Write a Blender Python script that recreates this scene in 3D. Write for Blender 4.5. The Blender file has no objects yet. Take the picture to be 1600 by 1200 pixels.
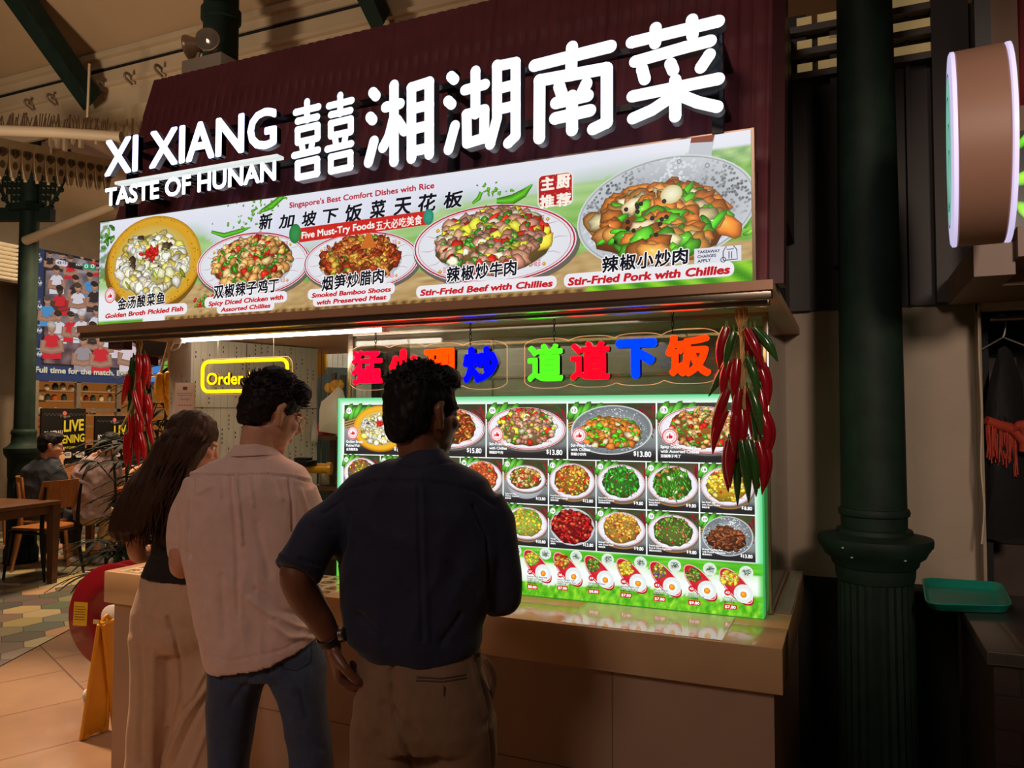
import bpy, bmesh, math, random
from mathutils import Vector, Matrix, noise
from mathutils.geometry import tessellate_polygon
S = bpy.context.scene
COL = S.collection
PI = math.pi
V = Vector

# ---------------------------------------------------------------- camera
CAM_Z = 1.62; YAW = math.radians(23.6); PITCH = math.radians(2.34); FPX = 1200.0
cam_data = bpy.data.cameras.new('camera'); cam_data.sensor_width = 36; cam_data.lens = 27
cam = bpy.data.objects.new('camera', cam_data); COL.objects.link(cam)
cam.location = (0, 0, CAM_Z); cam.rotation_euler = (PI/2 + PITCH, 0, YAW)
cam_data.clip_start = .02; cam_data.clip_end = 200
S.camera = cam
S.view_settings.view_transform = 'Standard'; S.view_settings.look = 'None'
S.view_settings.gamma = 1; S.view_settings.use_curve_mapping = False
S.view_settings.exposure = 0.0

# ---------------------------------------------------------------- world, hall lamps, added wall fill
w = bpy.data.worlds.new('night'); S.world = w; w.use_nodes = True
w.node_tree.nodes['Background'].inputs[0].default_value = (1.0, .72, .5, 1)
w.node_tree.nodes['Background'].inputs[1].default_value = .012

def lamp(name, kind, loc, power, col, size=.3, target=None, spot=None, blend=.6):
    l = bpy.data.lights.new(name, kind); l.energy = power; l.color = col
    if kind == 'AREA': l.size = size
    else: l.shadow_soft_size = size
    if spot: l.spot_size = math.radians(spot); l.spot_blend = blend
    o = bpy.data.objects.new(name, l); COL.objects.link(o); o.location = loc
    if target is not None:
        o.rotation_euler = (V(target)-V(loc)).to_track_quat('-Z', 'Y').to_euler()
    return o
WARM = (1, .68, .42); WARM2 = (1, .72, .46)
lamp('hall_lamp_seating', 'AREA', (-7.2, 5.6, 3.6), 120, WARM2, .8, (-7.0, 5.6, 0))
lamp('hall_lamp_aisle', 'SPOT', (-4.9, 2.75, 4.3), 900, WARM, .2, (-3.9, 1.7, 0), 62)
lamp('hall_lamp_behind', 'AREA', (-1.2, -2.6, 4.6), 58, (1, .75, .63), 1.2, (-1.5, 2.2, .8))
lamp('hall_uplight', 'SPOT', (-6.0, 2.2, 3.0), 210, (1, .82, .64), .3, (-6.0, 4.6, 6.5), 140)
lamp('hall_lamp_far', 'AREA', (-7.6, 8.4, 3.6), 90, WARM2, .8, (-10.2, 8.0, 1))

lamp('hall_lamp_right', 'SPOT', (1.15, -1.2, 2.9), 330, (1, .78, .62), .25, (.42, 3.8, 1.75), 34, .8)  # added fill spot that brightens the right wall, no fitting of the hall
lamp('soffit_downlight', 'AREA', (-1.15, 2.68, 1.955), 3.6, (1, .58, .22), .5, (-1.15, 2.68, 0)).data.shape = 'RECTANGLE'
bpy.data.lights['soffit_downlight'].size = 1.7; bpy.data.lights['soffit_downlight'].size_y = .12
# ---------------------------------------------------------------- pixel helpers (frame taken as 1600 x 1200)
_cy, _sy, _cp, _sp = math.cos(YAW), math.sin(YAW), math.cos(PITCH), math.sin(PITCH)
FW = V((-_sy*_cp, _cy*_cp, _sp)); RT = V((_cy, _sy, 0)); UP = RT.cross(FW)
FH = V((-_sy, _cy, 0)); CAMP = V((0, 0, CAM_Z)); ZU = V((0, 0, 1))
def ray(x, y): return FW + RT*((x-800)/FPX) - UP*((y-600)/FPX)
def at(x, y, d): return CAMP + ray(x, y)*d
def onY(x, y, Y): r = ray(x, y); return CAMP + r*(Y/r.y)
def onX(x, y, X): r = ray(x, y); return CAMP + r*(X/r.x)
def onZ(x, y, Z): r = ray(x, y); return CAMP + r*((Z-CAM_Z)/r.z)

# ---------------------------------------------------------------- materials
def lin(c):
    out = []
    for v in c[:3]:
        v = max(0, min(255, v))/255
        out.append(v/12.92 if v <= .04045 else ((v+.055)/1.055)**2.4)
    return out
_M = {}
def M(name, rgb, rough=.5, metal=0., var=.12, scale=14., bump=0., bscale=60., coat=0., emit=0., ecol=None, sheen=0., stretch=None, spec=.5, sss=0., trans=0.):
    if name in _M: return _M[name]
    m = bpy.data.materials.new(name); m.use_nodes = True; nt = m.node_tree; N = nt.nodes; L = nt.links
    b = N['Principled BSDF']
    b.inputs['Roughness'].default_value = rough; b.inputs['Metallic'].default_value = metal
    b.inputs['Coat Weight'].default_value = coat; b.inputs['Sheen Weight'].default_value = sheen
    b.inputs['Specular IOR Level'].default_value = spec
    b.inputs['Transmission Weight'].default_value = trans
    if sss: b.inputs['Subsurface Weight'].default_value = sss; b.inputs['Subsurface Radius'].default_value = (.012, .005, .003)
    c = lin(rgb)
    tc = N.new('ShaderNodeTexCoord'); mp = N.new('ShaderNodeMapping'); L.new(tc.outputs['Object'], mp.inputs[0])
    if stretch: mp.inputs['Scale'].default_value = stretch
    nz = N.new('ShaderNodeTexNoise'); nz.inputs['Scale'].default_value = scale; nz.inputs['Detail'].default_value = 5
    L.new(mp.outputs[0], nz.inputs['Vector'])
    rp = N.new('ShaderNodeValToRGB')
    rp.color_ramp.elements[0].position = .3; rp.color_ramp.elements[1].position = .7
    rp.color_ramp.elements[0].color = [v*(1-var) for v in c]+[1]
    rp.color_ramp.elements[1].color = [min(1, v*(1+var)) for v in c]+[1]
    L.new(nz.outputs['Fac'], rp.inputs[0]); L.new(rp.outputs[0], b.inputs['Base Color'])
    if bump:
        n2 = N.new('ShaderNodeTexNoise'); n2.inputs['Scale'].default_value = bscale; n2.inputs['Detail'].default_value = 4
        L.new(mp.outputs[0], n2.inputs['Vector'])
        bp = N.new('ShaderNodeBump'); bp.inputs['Strength'].default_value = bump; bp.inputs['Distance'].default_value = .01
        L.new(n2.outputs['Fac'], bp.inputs['Height']); L.new(bp.outputs[0], b.inputs['Normal'])
    if emit:
        b.inputs['Emission Color'].default_value = lin(ecol or rgb)+[1]; b.inputs['Emission Strength'].default_value = emit
    _M[name] = m; return m
def colour_attr(name, emit=0., rough=.35, base=1., coat=0., spec=.25):
    """material of printed / tiled surfaces: colours come from the print"""
    if name in _M: return _M[name]
    m = bpy.data.materials.new(name); m.use_nodes = True; N = m.node_tree.nodes; L = m.node_tree.links
    b = N['Principled BSDF']; a = N.new('ShaderNodeAttribute'); a.attribute_name = 'Col'
    b.inputs['Roughness'].default_value = rough; b.inputs['Coat Weight'].default_value = coat
    if emit:
        L.new(a.outputs['Color'], b.inputs['Emission Color']); b.inputs['Emission Strength'].default_value = emit
        b.inputs['Base Color'].default_value = (.03, .03, .03, 1); b.inputs['Specular IOR Level'].default_value = spec
    else: L.new(a.outputs['Color'], b.inputs['Base Color'])
    _M[name] = m; return m
def glass(name, tint=(1, 1, 1), gloss=.10, rough=.04, dirt=.05):
    if name in _M: return _M[name]
    m = bpy.data.materials.new(name); m.use_nodes = True; N = m.node_tree.nodes; L = m.node_tree.links
    N.remove(N['Principled BSDF']); out = N['Material Output']
    t = N.new('ShaderNodeBsdfTransparent'); t.inputs[0].default_value = (*tint, 1)
    g = N.new('ShaderNodeBsdfGlossy'); g.inputs['Roughness'].default_value = rough
    d = N.new('ShaderNodeBsdfDiffuse'); d.inputs[0].default_value = (.75, .75, .7, 1)
    nz = N.new('ShaderNodeTexNoise'); nz.inputs['Scale'].default_value = 7; nz.inputs['Detail'].default_value = 8
    mr = N.new('ShaderNodeMapRange'); mr.inputs[1].default_value = .45; mr.inputs[2].default_value = .8; mr.inputs[4].default_value = dirt*2
    L.new(nz.outputs['Fac'], mr.inputs[0])
    fr = N.new('ShaderNodeLayerWeight'); fr.inputs[0].default_value = .5
    pw = N.new('ShaderNodeMath'); pw.operation = 'POWER'; pw.inputs[1].default_value = 5; L.new(fr.outputs['Facing'], pw.inputs[0])
    ad = N.new('ShaderNodeMath'); ad.operation = 'ADD'; ad.use_clamp = True; ad.inputs[1].default_value = gloss; L.new(pw.outputs[0], ad.inputs[0])
    m1 = N.new('ShaderNodeMixShader'); L.new(ad.outputs[0], m1.inputs[0]); L.new(t.outputs[0], m1.inputs[1]); L.new(g.outputs[0], m1.inputs[2])
    m2 = N.new('ShaderNodeMixShader'); L.new(mr.outputs[0], m2.inputs[0]); L.new(m1.outputs[0], m2.inputs[1]); L.new(d.outputs[0], m2.inputs[2])
    L.new(m2.outputs[0], out.inputs[0]); _M[name] = m; return m
def brick_mat(name, c1, c2, mortar, scale, w_, h_, msize=.01, rough=.4, rotz=0., plane='xy', offset=.5, bump=.3, coat=0.):
    if name in _M: return _M[name]
    m = bpy.data.materials.new(name); m.use_nodes = True; N = m.node_tree.nodes; L = m.node_tree.links
    b = N['Principled BSDF']; b.inputs['Roughness'].default_value = rough; b.inputs['Coat Weight'].default_value = coat
    tc = N.new('ShaderNodeNewGeometry'); mp = N.new('ShaderNodeMapping'); L.new(tc.outputs['Position'], mp.inputs[0])
    mp.inputs['Rotation'].default_value = {'xy': (0, 0, rotz), 'xz': (-PI/2, 0, 0), 'yz': (-PI/2, 0, -PI/2)}[plane]
    if plane == 'yz': mp.vector_type = 'POINT'
    br = N.new('ShaderNodeTexBrick'); L.new(mp.outputs[0], br.inputs['Vector'])
    br.inputs['Color1'].default_value = lin(c1)+[1]; br.inputs['Color2'].default_value = lin(c2)+[1]; br.inputs['Mortar'].default_value = lin(mortar)+[1]
    br.inputs['Scale'].default_value = scale; br.inputs['Mortar Size'].default_value = msize
    br.inputs['Brick Width'].default_value = w_; br.inputs['Row Height'].default_value = h_; br.offset = offset
    nz = N.new('ShaderNodeTexNoise'); nz.inputs['Scale'].default_value = 5; nz.inputs['Detail'].default_value = 6; L.new(tc.outputs['Position'], nz.inputs['Vector'])
    mx = N.new('ShaderNodeMixRGB'); mx.blend_type = 'MULTIPLY'; mx.inputs[0].default_value = .35
    L.new(br.outputs['Color'], mx.inputs[1]); L.new(nz.outputs['Fac'], mx.inputs[2])
    gm = N.new('ShaderNodeBrightContrast'); gm.inputs[1].default_value = 0.0; L.new(mx.outputs[0], gm.inputs[0]); L.new(gm.outputs[0], b.inputs['Base Color'])
    bp = N.new('ShaderNodeBump'); bp.inputs['Strength'].default_value = bump; bp.inputs['Distance'].default_value = .004; bp.invert = True
    L.new(br.outputs['Fac'], bp.inputs['Height']); L.new(bp.outputs[0], b.inputs['Normal'])
    _M[name] = m; return m

# ---------------------------------------------------------------- object helpers
def wloc(o):
    p = V((0, 0, 0))
    while o: p = p + o.location; o = o.parent
    return p
def tag(o, label=None, cat=None, group=None, kind=None):
    if label: o['label'] = label
    if cat: o['category'] = cat
    if group: o['group'] = group
    if kind: o['kind'] = kind
    return o
def thing(name, label, cat, loc=(0, 0, 0), group=None):
    o = bpy.data.objects.new(name, None); COL.objects.link(o); o.location = loc; o.empty_display_size = .1
    return tag(o, label, cat, group)
def copy_tree(o, parent=None):
    c = o.copy(); COL.objects.link(c); c.parent = parent
    for ch in list(o.children): copy_tree(ch, c)
    return c
def link_mesh(name, me, parent=None, mats=(), smooth=True, angle=40):
    for m in mats: me.materials.append(m)
    if smooth:
        me.polygons.foreach_set('use_smooth', [True]*len(me.polygons)); me.set_sharp_from_angle(angle=math.radians(angle))
    o = bpy.data.objects.new(name, me); COL.objects.link(o)
    if parent is not None:
        o.parent = parent; me.transform(Matrix.Translation(-wloc(parent)))
    else:
        xs = [v.co for v in me.vertices]
        if xs:
            c = V(((min(p.x for p in xs)+max(p.x for p in xs))/2, (min(p.y for p in xs)+max(p.y for p in xs))/2, min(p.z for p in xs)))
            me.transform(Matrix.Translation(-c)); o.location = c
    return o
class G:
    def __init__(s): s.v = []; s.f = []; s.mi = []; s.cur = 0
    def add(s, vs, fs):
        n = len(s.v); s.v.extend([tuple(p) for p in vs])
        for f in fs: s.f.append(tuple(i+n for i in f)); s.mi.append(s.cur)
        return s
    def slot(s, i): s.cur = i; return s
    def box(s, c, d, rot=None, bev=0.):
        c = V(c); hx, hy, hz = d[0]/2, d[1]/2, d[2]/2
        if bev <= 0:
            p = [V((x, y, z)) for x in (-hx, hx) for y in (-hy, hy) for z in (-hz, hz)]
            fs = [(0, 1, 3, 2), (4, 6, 7, 5), (0, 4, 5, 1), (2, 3, 7, 6), (0, 2, 6, 4), (1, 5, 7, 3)]
        else:
            bm = bmesh.new(); bmesh.ops.create_cube(bm, size=1)
            bmesh.ops.scale(bm, vec=d, verts=bm.verts); bmesh.ops.bevel(bm, geom=bm.edges, offset=bev, segments=2, affect='EDGES', profile=.5)
            bm.verts.ensure_lookup_table(); p = [v.co.copy() for v in bm.verts]; fs = [[v.index for v in f.verts] for f in bm.faces]; bm.free()
        if rot is not None: p = [rot @ q for q in p]
        return s.add([c+q for q in p], fs)
    def b2(s, a, b, bev=0.):
        a = V(a); b = V(b); return s.box((a+b)/2, [abs(b[i]-a[i]) for i in range(3)], bev=bev)
    def hexa(s, p): # 8 corners: bottom loop then top loop
        return s.add(p, [(3, 2, 1, 0), (4, 5, 6, 7), (0, 1, 5, 4), (1, 2, 6, 5), (2, 3, 7, 6), (3, 0, 4, 7)])
    def prism(s, pts, ext):
        pts = [V(p) for p in pts]; n = len(pts); e = V(ext)
        fs = [tuple(range(n)), tuple(reversed(range(n, 2*n)))]+[(i, i+n, (i+1) % n+n, (i+1) % n) for i in range(n)]
        return s.add(pts+[p+e for p in pts], fs)
    def rings(s, rs, cap=True, closed=False):
        n = len(rs[0]); vs = [p for r in rs for p in r]; fs = []
        for i in range(len(rs)-(0 if closed else 1)):
            a = i*n; b = ((i+1) % len(rs))*n
            for k in range(n): fs.append((a+k, a+(k+1) % n, b+(k+1) % n, b+k))
        if cap and not closed:
            fs.append(tuple(reversed(range(n)))); fs.append(tuple(range((len(rs)-1)*n, len(rs)*n)))
        return s.add(vs, fs)
    def tube(s, path, r, n=10, sub=0, flat=1., closed=False, fdir=None):
        P = [V(p) for p in path]; R = list(r) if isinstance(r, (list, tuple)) else [r]*len(P)
        if sub: P, R = catmull(P, R, sub)
        rs = []; nrm = None
        for i, p in enumerate(P):
            if closed: t = P[(i+1) % len(P)]-P[i-1]
            else: t = P[min(i+1, len(P)-1)]-P[max(i-1, 0)]
            if t.length < 1e-9: t = V((0, 0, 1))
            t.normalize()
            if fdir is not None: nrm = V(fdir)-t*V(fdir).dot(t); nrm.normalize()
            elif nrm is None:
                nrm = t.orthogonal().normalized()
            else:
                nrm = nrm-t*nrm.dot(t)
                nrm = nrm.normalized() if nrm.length > 1e-6 else t.orthogonal().normalized()
            b = t.cross(nrm)
            rs.append([p+nrm*(math.cos(2*PI*k/n)*R[i])+b*(math.sin(2*PI*k/n)*R[i]*flat) for k in range(n)])
        return s.rings(rs, closed=closed)
    def lathe(s, c, prof, n=32, axis=None, flute=None):
        c = V(c); rs = []
        if axis is None: u, v, a = V((1, 0, 0)), V((0, 1, 0)), ZU
        else: a = V(axis).normalized(); u = a.orthogonal().normalized(); v = a.cross(u)
        for r, z in prof:
            rs.append([c+a*z+(u*math.cos(2*PI*k/n)+v*math.sin(2*PI*k/n))*(r*(1 if not flute else 1-flute*(k % 2))) for k in range(n)])
        return s.rings(rs)
    def ell(s, c, rad, n=16, m=10, rot=None):
        c = V(c); rs = []
        for j in range(m+1):
            th = PI*(j+.001)/(m+.002); rr = []
            for k in range(n):
                q = V((rad[0]*math.sin(th)*math.cos(2*PI*k/n), rad[1]*math.sin(th)*math.sin(2*PI*k/n), -rad[2]*math.cos(th)))
                rr.append(c+(rot @ q if rot is not None else q))
            rs.append(rr)
        return s.rings(rs)
    def mesh(s, name):
        me = bpy.data.meshes.new(name); me.from_pydata(s.v, [], s.f); me.polygons.foreach_set('material_index', s.mi)
        bm = bmesh.new(); bm.from_mesh(me); bmesh.ops.recalc_face_normals(bm, faces=bm.faces); bm.to_mesh(me); bm.free()
        return me
    def build(s, name, mats, parent=None, smooth=True, angle=40):
        return link_mesh(name, s.mesh(name), parent, mats if isinstance(mats, (list, tuple)) else [mats], smooth, angle)
def catmull(P, R, sub):
    out = []; ro = []; n = len(P)
    for i in range(n-1):
        p0, p1, p2, p3 = P[max(i-1, 0)], P[i], P[i+1], P[min(i+2, n-1)]
        for k in range(sub):
            t = k/sub
            out.append(.5*((2*p1)+(p2-p0)*t+(2*p0-5*p1+4*p2-p3)*t*t+(3*p1-p0-3*p2+p3)*t**3))
            t2 = t*t*(3-2*t); ro.append(R[i]*(1-t2)+R[i+1]*t2)
    return out+[P[-1]], ro+[R[-1]]
def structure(o, label=None, cat=None): o['kind'] = 'structure'; return tag(o, label, cat)

# ---------------------------------------------------------------- lettering
_T = {}; _N = {}
def glyphs(txt, bold=0., shear=0., space=1.):
    k = (txt, round(bold, 4), shear, space)
    if k in _T: return _T[k]
    cu = bpy.data.curves.new('t', 'FONT'); cu.body = txt; cu.size = 1; cu.shear = shear; cu.resolution_u = 3
    cu.space_character = space
    o = bpy.data.objects.new('t', cu); me = bpy.data.meshes.new_from_object(o)
    vs = [(v.co.x, v.co.y) for v in me.vertices]; _N[k] = max(1, len(vs)); fs = [tuple(p.vertices) for p in me.polygons]
    bpy.data.objects.remove(o); bpy.data.curves.remove(cu); bpy.data.meshes.remove(me)
    if bold > .008:                                   # heavier weight: the outline swept round a small circle
        nd = 12 if len(txt) < 2 and bold > .02 else 8 if bold > .04 else 6 if bold > .022 else 4; v0, f0 = vs, fs; vs, fs = list(v0), list(fs)
        for k_ in range(nd):
            dx, dy = bold*math.cos(2*PI*(k_+.5)/nd), bold*math.sin(2*PI*(k_+.5)/nd); n0 = len(vs)
            vs += [(x+dx, y+dy) for x, y in v0]; fs += [tuple(i+n0 for i in f) for f in f0]
    xs = [p[0] for p in vs] or [0, 1]; ys = [p[1] for p in vs] or [0, 1]
    _T[k] = (vs, fs, min(xs), max(xs), min(ys), max(ys)); return _T[k]
def text_solid(txt, a, b, h, depth, bold=0., g=None, cap=.727, shear=0., nrm=V((0, -1, 0))):
    """extruded lettering from baseline point a to b (world), cap height h; front faces slot 0, sides slot 1"""
    vs, fs, x0, x1, y0, y1 = glyphs(txt, bold, shear); g = g or G()
    e1 = (V(b)-V(a)); L = e1.length; e1.normalize(); e2 = ZU; sx = L/(x1-x0); sy = h/cap
    P = [V(a)+e1*((x-x0)*sx)+e2*(y*sy) for x, y in vs]; n = len(P)
    edges = {}
    for f in fs:
        for i in range(len(f)):
            e = (f[i], f[(i+1) % len(f)]); edges[e] = edges.get(e, 0)+1
    g.slot(0).add([p+nrm*depth for p in P], fs)
    sides = [(i, j, j+n, i+n) for (i, j) in edges if (j, i) not in edges]
    g.slot(1).add(P+[p+nrm*depth for p in P], sides); g.slot(0)
    return g

def text_letters(txt, a, b, h, depth, bold, mats, parent, cap=.727, nrm=V((0, -1, 0))):
    q = glyphs(txt, bold); sx = (V(b)-V(a)).length/(q[3]-q[2]); e1 = (V(b)-V(a)).normalized()
    for i, ch in enumerate(txt):
        if ch == ' ': continue
        k = glyphs(ch, bold); pos = glyphs(txt[:i+1], bold)[3]-k[3]; x0 = (pos+k[2]-q[2])*sx; x1 = (pos+k[3]-q[2])*sx
        text_solid(ch, V(a)+e1*x0, V(a)+e1*x1, h, depth, bold, cap=cap, nrm=nrm).build('letter', mats, parent, smooth=False)

# ---------------------------------------------------------------- printed surfaces
class Print:
    """a flat print drawn as layers of coloured polygons on a real plane; coords (a, b) in metres on the plane"""
    def __init__(s, o, ea, eb, nrm, rect=None):
        s.o = V(o); s.ea = V(ea); s.eb = V(eb); s.n = V(nrm); s.v = []; s.f = []; s.c = []; s.lay = 0.; s.spread = 0.; s.rect = rect; s.step = 6e-6
    def px(s, x, y):
        r = ray(x, y); t = (s.o-CAMP).dot(s.n)/r.dot(s.n); p = CAMP+r*t-s.o; return (p.dot(s.ea), p.dot(s.eb))
    def pw(s, a, b): return s.o+s.ea*a+s.eb*b+s.n*s.lay
    def raw(s, pts, cols, faces):
        n = len(s.v); s.v.extend([s.pw(*p) for p in pts]); s.c.extend(cols); s.f.extend([tuple(i+n for i in f) for f in faces])
    def inside(s, pts):
        if not s.rect: return True
        x0, x1, y0, y1 = s.rect; return all(x0 <= p[0] <= x1 and y0 <= p[1] <= y1 for p in pts)
    def clip(s, pts, cols):
        x0, x1, y0, y1 = s.rect
        Q = [(p[0], p[1], c) for p, c in zip(pts, cols)]
        for ax, lim, sg in ((0, x0, 1), (0, x1, -1), (1, y0, 1), (1, y1, -1)):
            R = []
            for i in range(len(Q)):
                A, B = Q[i], Q[(i+1) % len(Q)]; da = (A[ax]-lim)*sg; db = (B[ax]-lim)*sg
                if da >= 0: R.append(A)
                if (da >= 0) != (db >= 0):
                    t = da/(da-db); R.append((A[0]+(B[0]-A[0])*t, A[1]+(B[1]-A[1])*t, [A[2][k]+(B[2][k]-A[2][k])*t for k in range(3)]))
            Q = R
            if len(Q) < 3: return None
        return [(q[0], q[1]) for q in Q], [q[2] for q in Q]
    def mesh2(s, pts, cols, faces):
        s.lay += s.step
        if s.inside(pts): return s.raw(pts, cols, faces)
        for f in faces:
            r = s.clip([pts[i] for i in f], [cols[i] for i in f])
            if r: s.raw(r[0], r[1], [tuple(range(len(r[0])))])
    def poly(s, pts, c):
        pts = [(p[0], p[1]) for p in pts]
        tri = tessellate_polygon([[V((p[0], p[1], 0)) for p in pts]])
        s.mesh2(pts, [lin(c)]*len(pts), tri)
    def rectf(s, a0, a1, b0, b1, c, c2=None):
        k = [lin(c)]*2+[lin(c2 or c)]*2; s.mesh2([(a0, b0), (a1, b0), (a1, b1), (a0, b1)], k, [(0, 1, 2, 3)])
    def rrect(s, a0, a1, b0, b1, r, c, n=5):
        p = []
        for cx, cy, t0 in ((a1-r, b1-r, 0), (a0+r, b1-r, PI/2), (a0+r, b0+r, PI), (a1-r, b0+r, 1.5*PI)):
            p += [(cx+r*math.cos(t0+PI/2*k/n), cy+r*math.sin(t0+PI/2*k/n)) for k in range(n+1)]
        s.mesh2(p, [lin(c)]*len(p), [tuple(range(len(p)))])
    def ell(s, c, ra, rb, col, col2=None, rot=0., n=40, irr=0., seed=0, hl=(0, 0), mid=.62, colm=None):
        """ellipse: centre colour col, rim colour col2, optional mid ring colour"""
        ca, sa = math.cos(rot), math.sin(rot); rnd = random.Random(seed); pts = [(c[0]+hl[0]*ra, c[1]+hl[1]*rb)]
        ks = [1+irr*(rnd.random()*2-1) for _ in range(n)]
        for q, h in ((mid, .5), (1, 0)):
            for k in range(n):
                x, y = ra*q*ks[k]*math.cos(2*PI*k/n), rb*q*ks[k]*math.sin(2*PI*k/n)
                pts.append((c[0]+hl[0]*ra*h+x*ca-y*sa, c[1]+hl[1]*rb*h+x*sa+y*ca))
        a, z = lin(col), lin(col2 or col); m = lin(colm) if colm else [(a[i]*.6+z[i]*.4) for i in range(3)]
        fs = [(0, 1+k, 1+(k+1) % n) for k in range(n)]+[(1+k, 1+n+k, 1+n+(k+1) % n, 1+(k+1) % n) for k in range(n)]
        s.mesh2(pts, [a]+[m]*n+[z]*n, fs)
    def ring(s, c, ra, rb, wid, col, rot=0., n=44):
        ca, sa = math.cos(rot), math.sin(rot); pts = []
        for q in (0, wid):
            for k in range(n):
                x, y = (ra-q)*math.cos(2*PI*k/n), (rb-q)*math.sin(2*PI*k/n); pts.append((c[0]+x*ca-y*sa, c[1]+x*sa+y*ca))
        s.mesh2(pts, [lin(col)]*(2*n), [(k, (k+1) % n, n+(k+1) % n, n+k) for k in range(n)])
    def blob(s, c, r, col, rot=0., el=1., irr=.2, seed=0, n=9, lo=.5, hi=1.3):
        s.ell(c, r*el, r, [v*hi+12 for v in col], [v*lo for v in col], rot, n, irr, seed, (-.1, .22), .66, col)
    def stroke(s, path, wd, col, col2=None):
        """ribbon with tapering widths"""
        L = []; Rr = []; n = len(path); wd = wd if isinstance(wd, (list, tuple)) else [wd]*n
        for i in range(n):
            a = path[max(i-1, 0)]; b = path[min(i+1, n-1)]; dx, dy = b[0]-a[0], b[1]-a[1]; l = math.hypot(dx, dy) or 1
            nx, ny = -dy/l*wd[i]/2, dx/l*wd[i]/2
            L.append((path[i][0]+nx, path[i][1]+ny)); Rr.append((path[i][0]-nx, path[i][1]-ny))
        pts = L+list(path)+Rr; c1 = lin(col); c2 = lin(col2 or col)
        s.mesh2(pts, [c2]*n+[c1]*n+[c2]*n, [(i, n+i, n+i+1, i+1) for i in range(n-1)]+[(n+i, 2*n+i, 2*n+i+1, n+i+1) for i in range(n-1)])
    def text(s, txt, a, b, width, h, col, bold=.0, outline=0., ocol=(255, 255, 255), cap=.727, shear=0., slope=0.):
        for bo, c in (((bold+outline, ocol),) if outline else ())+((bold, col),):
            vs, fs, x0, x1, y0, y1 = glyphs(txt, bo, shear)
            if width is None: sy = h/cap; sx = sy
            else:
                q = glyphs(txt, bold, shear); sx = width/max(q[3]-q[2], 1e-6); sy = h/cap
            q0 = glyphs(txt, bold, shear)[2]
            m0 = len(s.v); P = [(a+(x-q0)*sx, b+y*sy+(x-q0)*sx*slope) for x, y in vs]; s.mesh2(P, [lin(c)]*len(P), fs)
            if s.spread:                                  # reflective prints: keep the overlapping outlines apart
                n0 = _N[(txt, round(bo, 4), shear, 1.)]; s.v[m0:] = [p+s.n*(s.spread*(i//n0)) for i, p in enumerate(s.v[m0:])]; s.lay += s.spread*9
            s.lay += s.step*2
    def textpx(s, txt, p0, p1, hpx, col, **k):
        a = s.px(*p0); b = s.px(*p1); t = s.px(p0[0], p0[1]-hpx)
        s.text(txt, a[0], a[1], b[0]-a[0], t[1]-a[1], col, slope=(b[1]-a[1])/(b[0]-a[0]), **k)
    def fitpx(s, ch, l, t, r, b, col, bold=.03, outline=0., ocol=(255, 255, 255), shear=0.):
        a = s.px(l, b); c = s.px(r, t); lo = s.px(r, b-(b-t)*.0)
        for bo, cc in (((bold+outline, ocol),) if outline else ())+((bold, col),):
            vs, fs, x0, x1, y0, y1 = glyphs(ch, bo, shear); q = glyphs(ch, bold, shear); sx = (c[0]-a[0])/(q[3]-q[2]); sy = (c[1]-a[1])/(q[5]-q[4])
            P = [(a[0]+(x-q[2])*sx, a[1]+(y-q[4])*sy) for x, y in vs]; s.mesh2(P, [lin(cc)]*len(P), fs); s.lay += s.step*2
    def epx(s, x, y, rx, ry):
        c = s.px(x, y); return c, abs(s.px(x+rx, y)[0]-s.px(x-rx, y)[0])/2, abs(s.px(x, y-ry)[1]-s.px(x, y+ry)[1])/2
    def grid(s, a0, a1, b0, b1, nu, nv, fn):
        pts = []; cols = []
        for j in range(nv+1):
            for i in range(nu+1):
                u, v = i/nu, j/nv; pts.append((a0+(a1-a0)*u, b0+(b1-b0)*v)); cols.append(lin(fn(u, v)))
        s.lay += s.step
        s.raw(pts, cols, [(j*(nu+1)+i, j*(nu+1)+i+1, (j+1)*(nu+1)+i+1, (j+1)*(nu+1)+i) for j in range(nv) for i in range(nu)])
    def build(s, name, mat, parent=None):
        me = bpy.data.meshes.new(name); me.from_pydata([tuple(p) for p in s.v], [], s.f)
        at_ = me.color_attributes.new('Col', 'FLOAT_COLOR', 'POINT'); buf = []
        for c in s.c: buf += [c[0], c[1], c[2], 1]
        at_.data.foreach_set('color', buf); me.materials.append(mat)
        return link_mesh(name, me, parent, (), False)
def mixc(a, b, t): t = max(0, min(1, t)); return [a[i]+(b[i]-a[i])*t for i in range(3)]
def nz(x, y, z=0.): return noise.noise(V((x, y, z)))
# ================================================================ materials
m_steel = M('brushed_steel', (158, 152, 138), .36, .55, .12, 6, bump=.05, bscale=90, stretch=(1, 1, 12))
m_alu = M('aluminium_trim', (190, 176, 160), .24, .95, .06, 5)
m_soffit = M('soffit_panel', (196, 150, 118), .4, 0, .1, 4)
m_green = M('iron_green_paint', (24, 40, 32), .62, 0, .25, 9, bump=.12, bscale=40, spec=.2)
m_cream = M('cream_paint', (205, 190, 165), .55, 0, .1, 3)
m_white = M('white_paint', (214, 208, 200), .5, 0, .06, 4)
m_wall = M('beige_plaster', (158, 140, 122), .62, 0, .10, 2.2, bump=.25, bscale=12)
m_dark = M('dark_panel', (44, 37, 36), .6, 0, .15, 2.5)
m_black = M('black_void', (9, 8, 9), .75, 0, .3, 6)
m_roof = M('maroon_roof_tile', (112, 50, 60), .5, 0, .14, 9)
m_count = M('counter_solid_surface', (216, 176, 130), .22, 0, .04, 8, coat=.3)
m_base = M('counter_base_panel', (176, 146, 122), .45, 0, .07, 3)
m_letter_side = M('letter_return', (165, 168, 180), .4, .1, .05, 8)
m_wood = M('oak_wood', (176, 112, 58), .42, 0, .22, 9, stretch=(8, 1.2, 1.2), coat=.1)
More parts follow.
